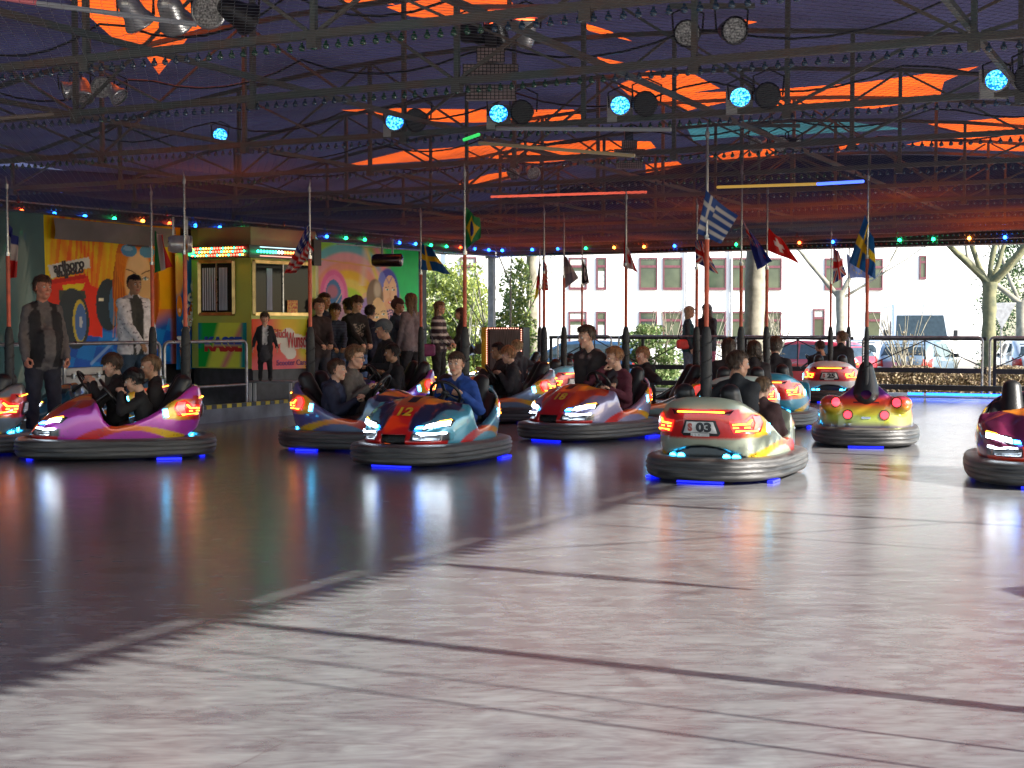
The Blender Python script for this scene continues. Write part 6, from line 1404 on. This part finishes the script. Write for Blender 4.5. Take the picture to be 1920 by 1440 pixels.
    # head
    yaw, pit = head; Mh = Matrix.Translation(hc) @ Matrix.Rotation(yaw, 4, 'Z') @ Matrix.Rotation(pit + lean * .3, 4, 'Y') @ Matrix.Scale(hh, 4)
    def tf(M, V): V = np.asarray(V); m = np.array(M)[:3]; return V @ m[:, :3].T + m[:, 3]
    Vs.append(tf(Mh, PH_)); Fs.append(FH_ + n); Cs.append(head_cols(SK[skin], brow=np.array(HM_C[hcol]) * .8)); Ms.append(np.ones(len(FH_), int)); n += len(PH_)
    ec = np.tile(np.array((.55, .53, .50)), (len(EV), 1)); ec[EN:] = (.03, .025, .02); Vs.append(tf(Mh, EV)); Fs.append(EF + n); Cs.append(ec); Ms.append(np.full(len(EF), 2)); n += len(EV)
    for s, E_, W_ in ((1, elL, wrL), (-1, elR, wrR)):
        PHd, FHd = HANDS[1 if curl > .5 else 0]; d = (W_ - E_).normalized(); ref = V3(0, 0, 1) if abs(d.z) < .8 else V3(-.2, s * 1.0, .0) * -1
        if abs(d.z) >= .8: ref = V3(0, s, 0)
        zax = (ref - d * ref.dot(d)).normalized(); yax = zax.cross(d); M = Matrix((d, yax, zax)).transposed().to_4x4(); M.translation = W_ - d * .012; V = PHd.copy(); F2 = FHd
        thumb_in = (yax.y * s < 0) if abs(d.z) < .8 else (yax.x > 0)
        if not thumb_in: V[:, 1] *= -1; F2 = FHd[:, ::-1]
        k = H / 1.72 * (1.0 if H > 1.3 else 1.05); V = tf(M, V * k); Vs.append(V); Fs.append(F2 + n); Cs.append(np.tile(np.array(SK[skin]) * .95, (len(V), 1))); Ms.append(np.ones(len(F2), int)); n += len(V)
    link('body', mesh_np('body', np.concatenate(Vs), np.concatenate(Fs), [M_cloth, M_skin, M_eye], np.concatenate(Ms), np.concatenate(Cs)), t)
    if hair:
        if hair not in HP: HP[hair] = hair_proto(hair)
        a_, b_ = HP[hair]; link('hat' if hair in ('cap', 'beanie') else 'hair', mesh_np('hair', tf(Mh, a_), b_, [HM[hcol if hair not in ('cap', 'beanie') else {'cap': 'cap', 'beanie': 'knit'}[hair]]]), t)
        if hair in ('cap', 'beanie'):
            if 'short' not in HP: HP['short'] = hair_proto('short')
            a_, b_ = HP['short']; link('hair', mesh_np('hair', tf(Mh, a_), b_, [HM[hcol]]), t)
    if glasses:
        q = MB()
        for s in (-1, 1): q.tube([Mh @ V3(.100, s * .033 + .021 * math.cos(k * .785), .006 + .015 * math.sin(k * .785)) for k in range(8)], .0025, 4, closed=True); q.tube([Mh @ V3(.098, s * .054, .010), Mh @ V3(.0, s * .082, .008)], .0022, 4)
        q.tube([Mh @ V3(.103, -.012, .01), Mh @ V3(.103, .012, .01)], .0022, 4); q.build('glasses', M_black, t)
    return t
HM_C = {'black': (.012, .010, .010), 'brown': (.05, .028, .015), 'lightbrown': (.13, .075, .035), 'blond': (.24, .16, .09), 'redblond': (.2, .10, .05), 'grey': (.12, .11, .10)}
BLKC, NAV, DBR, JEA, GRY = (.012, .012, .014), (.015, .02, .05), (.035, .022, .020), (.05, .09, .19), (.12, .12, .12)
def stand(px, a, zf_, ytop, face, **k):
    p = on_a(px, a, zf_); H = (CAMH + (HOR - ytop) * p.y / FPX - zf_); k.setdefault('scale_h', 1.12 if 560 < px < 780 else 1.0); return person(p, R(face), H, 'stand', k.pop('top'), k.pop('pants'), k.pop('hair'), k.pop('hcol'), k.pop('skin'), k.pop('label'), **k)
WG = 'people standing on the platform by the booth'
def vest(P, G_, C, H, hz_):
    x, y, z = P.T; m = np.isin(G_, ('t',)) & ((np.abs(y) > .034 * H) | (x < .02)) & (z > hz_ - .05 * H); C[m] = (.015, .015, .018); return C
def chest_print(c):
    def f(P, G_, C, H, hz_):
        x, y, z = P.T; m = (G_ == 't') & (x > .04 * H) & (np.abs(y) < .07 * H) & (z > hz_ + .12 * H) & (z < hz_ + .25 * H) & (np.sin(x * 60 + y * 110 + 3 * np.sin(z * 70)) * np.sin(z * 95 + y * 60) > .05); C[m] = c; return C
    return f
hf = lambda H, y=.05, z=.66, x=.22: ((x * H, y * H, z * H), (x * H, -y * H, z * H), 1)
stand(80, -12.6, .0, 525, -50, top=(.12, .11, .11), pants=(.02, .022, .035), hair='short', hcol='brown', skin='r', label='heavy man in grey hoodie and black vest standing with a hand in his pocket', group=WG, bulk=1.14, hood=True, extra=vest, hand=((.14, .25, .98), (.16, -.27, 1.0), 1), head=(.15, 0), scale_h=1.08)
stand(252, -13.6, .05, 519, -52, top=(.78, .76, .78), pants=(.03, .06, .10), hair='crop', hcol='black', skin='t', label='young man in a white hoodie with thin dark stripes resting his hand on the railing', group=WG, hood=True, inner=(.05, .05, .045), stripes=((.16, .14, .18), .06, .10), hand=((.12, .25, .98), (.34, -.05, 1.12), 0), head=(.05, .05))
p = on_a(497, A0 - .45); person(Vector((p.x, p.y, .535)), R(-82), 1.02, 'stand', (.015, .015, .02), (.012, .012, .014), 'mop', 'brown', 'p', 'little girl in dark jacket over a white shirt standing on the step bench', WG, inner=(.6, .6, .62), scale_h=1.28, hand=((.02, .20, .50), (.02, -.20, .50), 0), skirt=(.05, .05, .06))
stand(574, -14.0, .05, 560, 200, top=(.05, .045, .05), pants=(.06, .02, .02), hair='short', hcol='brown', skin='f', label='boy in a grey jacket turned away, half hidden by the stars and stripes pole', group=WG)
stand(598, -13.55, .05, 566, -62, top=(.035, .022, .024), pants=(.03, .03, .045), hair='short', hcol='brown', skin='p', label='boy in a dark brown hooded jacket holding something in both hands', group=WG, hood=True, hand=(*hf(1.6)[:2], 1))
stand(607, -14.3, .05, 556, -40, top=NAV, pants=(.02, .03, .06), hair='short', hcol='brown', skin='f', label='taller boy in navy just behind the boy in the brown hooded jacket', group=WG)
stand(628, -13.75, .05, 576, -70, top=(.012, .018, .045), pants=JEA, hair='mop', hcol='black', skin='t', label='smiling black haired boy in a dark blue jacket', group=WG, stripes=((.03, .05, .09), .05, .3), hand=hf(1.5))
stand(668, -13.6, .05, 562, -55, top=(.012, .012, .013), pants=(.07, .13, .28), hair='mop', hcol='brown', skin='p', label='boy in a black pullover with a light chest print and blue jeans', group=WG, hood=True, extra=chest_print((.35, .30, .25)), hand=hf(1.6), head=(.2, .1))
stand(657, -14.2, .05, 566, 150, top=BLKC, pants=BLKC, hair='mop', hcol='black', skin='f', label='figure in black turned to the mural behind the boy with the chest print', group=WG)
stand(693, -14.0, .05, 578, 60, top=(.02, .025, .06), pants=(.02, .02, .03), hair='short', hcol='black', skin='f', label='boy in navy behind the jeans boy looking at the mural', group=WG)
stand(744, -14.0, .05, 566, -20, top=(.03, .06, .09), pants=BLKC, hair='beanie', hcol='brown', skin='f', label='figure in a knitted hat and teal jacket behind the man with the cap', group=WG)
stand(772, -13.6, .05, 557, 130, top=(.20, .17, .20), pants=(.02, .02, .03), hair='long', hcol='lightbrown', skin='f', label='girl with long brown hair and grey lilac jumper seen from behind', group=WG)
stand(822, -13.55, .05, 568, -20, top=(.04, .025, .035), pants=(.012, .012, .015), hair='long', hcol='lightbrown', skin='p', label='girl with very long hair in a black and white striped jumper', group=WG, stripes=((.55, .52, .50), .13, .38), hand=((.26, .10, 1.03), (.25, -.08, 1.00), 1))
stand(866, -13.5, .05, 580, 185, top=(.02, .02, .022), pants=(.02, .02, .022), hair='long', hcol='brown', skin='p', label='long haired girl in a long black coat behind the Brazilian flag pole', group=WG, hand=((.25, .10, .95), (.25, -.10, .95), 0))
def standb(px, db, ytop, face, **k):
    p = on_b(px, B1 + db, .02); H = (CAMH + (HOR - ytop) * p.y / FPX - .02); return person(p, R(face), H, 'stand', k.pop('top'), k.pop('pants'), k.pop('hair'), k.pop('hcol'), k.pop('skin'), k.pop('label'), **k)
FG = 'girls standing at the far railing'
gt = standb(1290, .5, 577, -15, top=(.01, .05, .06), pants=(.10, .13, .18), hair='long', hcol='blond', skin='p', label='girl with long blond hair in a teal jacket carrying a red shoulder bag', group=FG, sleeves=(.015, .02, .03))
standb(1326, .55, 573, -130, top=(.015, .012, .018), pants=(.25, .04, .08), hair='curly', hcol='brown', skin='p', label='girl with long dark curls leaning her hand on the far railing', group=FG, hand=((.20, .20, .92), (.25, -.15, .92), 0))
def bag(p, rz, c, label, s=1.0):
    t = empty('shoulder_bag', p, rz, label, 'bag'); P, F = surfnet(lambda x, y, z: smax(smax(np.abs(x) - .15 * s, np.abs(y) - .05, .05), np.abs(z) - .11 * s + .08 * np.abs(x), .05), (-.22, -.12, -.2), (.22, .12, .2), .02, 1)
    link('pouch', mesh_np('pouch', P, F, [mat('bag_cloth_' + label.split()[0], c, .6)]), t); q = MB(); q.tube([(-.13 * s, 0, .05), (-.05, .02, .40), (.06, .0, .40), (.13 * s, 0, .05)], .010, 5); q.build('strap', M_black, t)
g_ = gt.location; bag(Vector((g_.x - .13, g_.y - .22, 1.02)), R(5), (.60, .03, .02), 'red bag hanging at the back of the girl in teal', 1.0)
p = on_a(800, -13.4, .95); bag(p, R(10), (.18, .02, .12), 'purple handbag hanging beside the girl in the striped jumper', 1.1)
# riders
DG = 'riders in the bumper cars'
def rider(car, sy, ztop, label, top, hair, hcol, skin, pants=(.03, .03, .04), sx=-.27, drive=False, **k):
    t0, h = car; Hh = k.pop('H', 1.55) * 1.15; face = k.pop('face', 0); c, s = math.cos(h), math.sin(h); yy = sy * CS; xx = sx * CS
    loc = Vector((t0.location.x + c * xx - s * yy, t0.location.y + s * xx + c * yy, 0)); lean = k.pop('lean', .04); hh = (.126 * Hh + .012) * k.get('scale_h', 1.0) / .235
    base = .085 * Hh * .8 + (.300 + .045) * Hh * math.cos(lean) + (.15 + .125) * hh; sz = ztop - base
    if drive: wl = (WH.x - sx) * CS; wy = (WH.y - sy) * CS; hand = ((wl - .12, wy + .14, .69), (wl - .12, wy - .14, .69), 1)
    else: hand = k.pop('hand', ((.30, .10, sz + .26), (.28, -.12, sz + .24), 0))
    return person(loc, h + R(face), Hh, 'sit', top, pants, hair, hcol, skin, label, DG, hand=hand, lean=lean, seat_z=sz, **k)
C2 = (car2, R(195)); C3 = (car3, R(-16)); C4 = (car4, R(245)); C5 = (car5, R(205)); C6 = (car6, R(188)); C7 = (car7, R(150)); C8 = (car8, R(229)); C9 = (car9, R(184)); C10 = (car10, R(65)); C11 = (car11, R(86)); C12 = (car12, R(76)); C13 = (car13, R(72)); C15 = (car15, R(254)); C1 = (car1, R(191)); C17 = (car17, R(95))
rider(C1, .2, 1.10, 'boy in a black jacket with a white emblem, cut off by the left edge', (.015, .014, .016), 'short', 'lightbrown', 'p', sx=.02, extra=lambda P, G_, C, H, hz_: (C.__setitem__((np.hypot(P[:, 0] + .02, P[:, 2] - hz_ - .30) < .035) & (P[:, 1] > .05), (.5, .5, .5)), C)[1])
rider(C2, .20, .95, 'small black haired boy in black leather holding the wheel of the magenta car', (.012, .012, .013), 'mop', 'black', 'p', pants=(.22, .20, .19), sx=-.34, drive=True, H=1.36, lean=.22, scale_h=1.08, head=(-.05, .25))
rider(C2, -.16, 1.10, 'boy with light fringe under a dark hood in the magenta car', (.014, .013, .014), 'mop', 'brown', 'p', sx=-.02, H=1.5, hand=((.26, .15, .78), (.30, -.10, .80), 1), head=(.15, .2), hood=True)
rider(C2, -.02, 1.09, 'bigger boy with cropped hair seated at the back of the magenta car', (.018, .014, .015), 'crop', 'lightbrown', 'f', sx=-.40, H=1.6, head=(.1, .05), bulk=1.05)
rider(C3, -.22, 1.03, 'dark haired boy in a navy hoodie, passenger of the grey blue car', (.014, .018, .045), 'short', 'brown', 'p', pants=(.06, .06, .08), sx=-.34, H=1.5, hood=True, inner=(.03, .04, .09), hand=((.30, .06, .58), (.30, -.06, .56), 1), head=(.1, .0))
rider(C3, .18, 1.17, 'boy with glasses and grey shirt steering the grey blue car', (.12, .105, .095), 'quiff', 'lightbrown', 'p', pants=(.05, .03, .03), sx=-.30, H=1.62, drive=True, glasses=True, head=(.05, .08))
rider(C4, .14, 1.13, 'boy in a bright blue hoodie driving car number 12 and looking at the camera', (.02, .075, .34), 'short', 'brown', 'p', sx=-.28, H=1.55, hood=True, drive=True, head=(.14, 0), inner=(.015, .05, .20), extra=lambda P, G_, C, H, hz_: (C.__setitem__((P[:, 1] > .09) & (P[:, 1] < .19) & (P[:, 0] > .05) & (P[:, 2] < hz_ + .42) & (np.sin(P[:, 2] * 120 + 2 * np.sin(P[:, 0] * 90)) * np.sin(P[:, 1] * 90 + P[:, 2] * 40) > .0), (.35, .4, .5)), C)[1])
rider(C5, -.18, 1.50, 'man in a cap and long dark coat leaning over in the purple car', (.014, .014, .018), 'cap', 'grey', 'f', sx=-.30, H=1.75, lean=.10, head=(-.35, .1), hand=((.40, .12, .80), (.46, -.18, .74), 0))
rider(C5, .16, 1.14, 'dark haired man in a black jacket sitting low in the purple car', (.012, .012, .014), 'short', 'black', 't', sx=-.25, H=1.62, head=(-.25, .05), drive=True, inner=(.15, .15, .15))
rider(C6, -.18, 1.16, 'black haired boy at the far side of the steel blue car', (.03, .022, .025), 'short', 'black', 't', sx=-.12, H=1.5, hand=((.30, .12, .74), (.30, -.1, .74), 1))
rider(C6, .20, 1.11, 'red blond boy in a black jacket steering the steel blue car', (.03, .027, .030), 'mop', 'redblond', 'p', pants=(.35, .20, .14), sx=-.26, H=1.52, drive=True, lean=.1, head=(-.05, .15))
rider(C7, .15, 1.18, 'fair child seen in profile behind the poles beside the steel blue car', (.03, .03, .04), 'short', 'blond', 'p', sx=.0, H=1.4, drive=True)
rider(C8, -.16, 1.40, 'tall boy with swept dark hair sitting high in car number 18', (.035, .028, .028), 'quiff', 'brown', 'p', pants=(.10, .09, .09), sx=-.24, H=1.72, drive=True, hood=(.16, .11, .10), head=(-.35, .08), lean=.12)
rider(C8, .22, 1.13, 'boy in a wine red jacket with white piping, hand at his chin, in car 18', (.10, .015, .03), 'quiff', 'redblond', 'p', pants=(.20, .19, .20), sx=-.22, H=1.58, inner=(.07, .06, .07), hand=((.30, .12, .62), (.16, -.10, .86), 1), head=(-.55, .1), hood=True)
rider(C9, .16, 1.12, 'red haired boy with dark jacket looking down in the grey green car', (.016, .015, .018), 'short', 'redblond', 'p', sx=-.02, H=1.45, drive=True, head=(.35, .15), hood=True)
rider(C10, -.12, 1.17, 'dark haired boy in car 03 turning his head to the right', (.014, .016, .02), 'short', 'brown', 'f', sx=-.18, H=1.5, head=(-.9, .05), drive=True)
rider(C10, -.30, .92, 'small child sunk low beside him in car 03, only the crown showing', (.05, .02, .02), 'short', 'lightbrown', 'p', sx=-.02, H=1.25, head=(-.5, .3))
rider(C11, .10, 1.24, 'person with long dark hair in the white green car, seen from behind', (.02, .012, .014), 'long', 'brown', 'f', sx=-.15, H=1.55)
rider(C11, -.22, 1.20, 'person in dark clothes beside the long haired rider of the white green car', (.02, .014, .016), 'curly', 'brown', 'f', sx=-.10, H=1.5)
rider(C12, -.08, 1.25, 'person with dark hair in a ponytail driving the blue car, seen from behind', (.018, .014, .018), 'mop', 'brown', 'f', sx=-.20, H=1.58)
rider(C13, .24, 1.13, 'brown haired boy bending to his left in the red and white car 25', (.02, .02, .025), 'short', 'brown', 'f', sx=-.20, H=1.45, head=(.9, .25))
rider(C13, -.12, 1.31, 'taller boy in a black jacket looking back in car 25', (.014, .014, .018), 'short', 'lightbrown', 'p', sx=-.05, H=1.62, head=(1.2, 0))
rider(C15, .15, 1.16, 'driver in dark blue at the right picture edge', (.015, .04, .12), 'short', 'brown', 'f', sx=-.24, H=1.55, drive=True)
# ------------------------------------------------------------------ national flags on the car poles
M_flag = mat('flag_cloth', attr=True, rough=.75, trans=.45, vary=.06, nscale=6)
def flag(kind, Y, TL, TR, BR, BL, label, folds=3, amp=.035):
    c = Canvas(44, 30, 1.5, 1.0); X, Y_ = c.X, c.Y
    W, RD, BL_, GN, YL, BK = (.62, .60, .58), (.55, .015, .015), (.015, .03, .22), (.01, .19, .05), (.75, .50, .02), (.015, .015, .018)
    def cross(col, cx, w): c.rect(cx - w, 0, cx + w, 1, col); c.rect(0, .5 - w, 1.5, .5 + w, col)
    def jack(w=1.5, h=1.0):
        c.rect(0, 0, w, h, BL_); c.line([(0, 0), (w, h)], .20 * h, W, soft=.05); c.line([(0, h), (w, 0)], .20 * h, W, soft=.05); c.line([(0, 0), (w, h)], .08 * h, RD, soft=.05); c.line([(0, h), (w, 0)], .08 * h, RD, soft=.05)
        c.rect(w / 2 - .17 * h, 0, w / 2 + .17 * h, h, W); c.rect(0, h / 2 - .17 * h, w, h / 2 + .17 * h, W); c.rect(w / 2 - .1 * h, 0, w / 2 + .1 * h, h, RD); c.rect(0, h / 2 - .1 * h, w, h / 2 + .1 * h, RD)
        c.mixin((X > w) | (Y_ > h), BL_)
    if kind == 'it': c.rect(0, 0, .5, 1, GN); c.rect(.5, 0, 1, 1, W); c.rect(1, 0, 1.5, 1, RD)
    elif kind == 'nl': c.rect(0, 0, 1.5, .22, BL_); c.rect(0, .22, 1.5, .6, W); c.rect(0, .6, 1.5, 1, RD)
    elif kind == 'us':
        for i in range(13): c.rect(0, i / 13, 1.5, (i + 1) / 13, RD if i % 2 == 0 else W)
        c.rect(0, 0, .62, .54, BL_)
        for i in range(4):
            for j in range(3): c.ell(.09 + i * .14, .09 + j * .17, .03, .03, W)
    elif kind == 'se': c.rect(0, 0, 1.5, 1, (.01, .10, .30)); cross(YL, .52, .10)
    elif kind == 'br': c.rect(0, 0, 1.5, 1, GN); c.poly([(.1, .5), (.75, .08), (1.4, .5), (.75, .92)], YL); c.ell(.75, .5, .25, .25, BL_)
    elif kind == 'de': c.rect(0, 0, 1.5, .33, BK); c.rect(0, .33, 1.5, .66, RD); c.rect(0, .66, 1.5, 1, YL)
    elif kind == 'grey': c.rect(0, 0, 1.5, 1, (.25, .23, .27)); c.rect(0, .35, 1.5, .6, (.42, .38, .36))
    elif kind == 'bw': c.rect(0, 0, 1.5, 1, (.45, .45, .46)); c.rect(.1, .1, 1.4, .9, BK); c.ell(.75, .5, .25, .3, W); c.ell(.75, .5, .12, .12, BK)
    elif kind == 'ca': c.rect(0, 0, 1.5, 1, W); c.rect(0, 0, .38, 1, RD); c.rect(1.12, 0, 1.5, 1, RD); c.poly([(.75, .15), (.84, .38), (1.0, .42), (.88, .62), (.9, .78), (.75, .72), (.60, .78), (.62, .62), (.5, .42), (.66, .38)], RD)
    elif kind == 'gb': jack()
    elif kind == 'gr':
        for i in range(9): c.rect(0, i / 9, 1.5, (i + 1) / 9, (.03, .08, .28) if i % 2 == 0 else W)
        c.rect(0, 0, .55, 5 / 9, (.03, .08, .28)); c.rect(.22, 0, .33, 5 / 9, W); c.rect(0, 2 / 9, .55, 3 / 9, W)
    elif kind == 'nz': c.rect(0, 0, 1.5, 1, (.012, .015, .06)); jack(.75, .5); [c.ell(a, b, .05, .05, RD) for a, b in ((1.1, .2), (1.3, .42), (.95, .45), (1.1, .8))]
    elif kind == 'ch': c.rect(0, 0, 1.5, 1, RD); c.rect(.64, .18, .86, .82, W); c.rect(.43, .39, 1.07, .61, W)
    elif kind == 'eu':
        c.rect(0, 0, 1.5, 1, (.22, .28, .50)); [c.ell(.75 + .3 * math.cos(k * .5236), .5 + .3 * math.sin(k * .5236), .04, .04, YL) for k in range(12)]
    elif kind == 'wo': c.rect(0, 0, 1.5, 1, W); c.rect(0, .7, 1.5, 1, (.7, .3, .05))
    P4 = [np.array(at(*p, Y)) for p in (TL, TR, BR, BL)]; u = (X / 1.5)[..., None]; v = Y_[..., None]
    G_ = P4[0] * (1 - u) * (1 - v) + P4[1] * u * (1 - v) + P4[2] * u * v + P4[3] * (1 - u) * v
    w = amp * u[..., 0] ** .6 * np.sin(u[..., 0] * folds * 6.28 + v[..., 0] * 2.2 + len(label)); G_[..., 1] += w * 2.2; G_[..., 0] += w * .35; G_[..., 2] += w * .25 - .02 * np.sin(u[..., 0] * 3.14) * (1 - v[..., 0])
    o = link('flag', grid_mesh('flag', G_[:, ::-1], c.C[:, ::-1], [M_flag])); return tag(o, label, 'flag', 'national flags on the car poles')
def py_(base): return ground(960, base).y
flag('nl', py_(846), (17, 418), (30, 445), (31, 520), (14, 522), 'limp blue, white and red flag hanging straight down at the left edge', 1.5, .03)
flag('it', py_(818), (290, 432), (306, 440), (322, 500), (290, 512), 'green, white and red Italian flag hanging from the pole before the red haired woman', 1.5, .03)
flag('wo', py_(853), (350, 430), (356, 450), (354, 490), (346, 458), 'tiny white and orange flag curled round the pole of the magenta car', 1, .02)
flag('us', py_(838), (580, 414), (586, 470), (556, 512), (533, 512), 'stars and stripes flag drooping left from the pole of the grey blue car', 2, .03)
flag('se', py_(786), (790, 455), (812, 464), (845, 514), (785, 504), 'blue and yellow Swedish flag flying right before the yellow green bush', 1.5, .05)
flag('br', py_(852), (871, 385), (898, 408), (900, 446), (873, 468), 'green Brazilian flag with yellow diamond on the pole of car 12', 1.2, .04)
flag('de', py_(738), (1011, 488), (1014, 520), (1008, 556), (1002, 562), 'black, red and gold flag hanging limp before the slender tree', 1, .02)
flag('us', py_(789), (1018, 478), (1026, 500), (1029, 544), (1016, 545), 'small crumpled stars and stripes flag on the pole of the steel blue car', 1.3, .02)
flag('grey', py_(774), (1057, 474), (1066, 486), (1084, 522), (1058, 542), 'pale grey flag hanging left of the black and white one', 1.2, .04)
flag('bw', py_(747), (1092, 484), (1100, 500), (1106, 530), (1090, 538), 'black and white flag before the left upper windows of the white building', 1, .03)
flag('ca', py_(814), (1171, 444), (1182, 474), (1196, 510), (1168, 500), 'white and red flag hanging from the pole of car 18', 1.6, .03)
flag('gb', py_(803), (1304, 446), (1318, 452), (1347, 514), (1304, 492), 'pale red and white flag partly behind the orange sleeve of car 03', 1.4, .04)
flag('gr', py_(904), (1324, 356), (1384, 404), (1352, 456), (1307, 438), 'large blue and white striped Greek flag on the pole of car 03', .8, .05)
flag('nz', py_(816), (1391, 408), (1412, 440), (1448, 490), (1420, 506), 'dark blue flag with a small union jack drooping beside the Swiss flag', 1.2, .05)
flag('ch', py_(803), (1437, 422), (1466, 448), (1499, 494), (1440, 470), 'red flag with a white cross flying right from the pole of the blue car', 1.2, .05)
flag('gb', py_(755), (1562, 462), (1572, 470), (1588, 516), (1562, 532), 'faded British flag hanging from the pole of car 25', 1.2, .04)
flag('eu', py_(741), (1587, 474), (1604, 486), (1640, 520), (1590, 522), 'washed out blue European flag behind the larger Swedish flag', 1.2, .05)
flag('se', py_(838), (1622, 402), (1637, 445), (1641, 523), (1592, 492), 'big blue and yellow Swedish flag hanging over the pole of the round backed car', 1.2, .07)
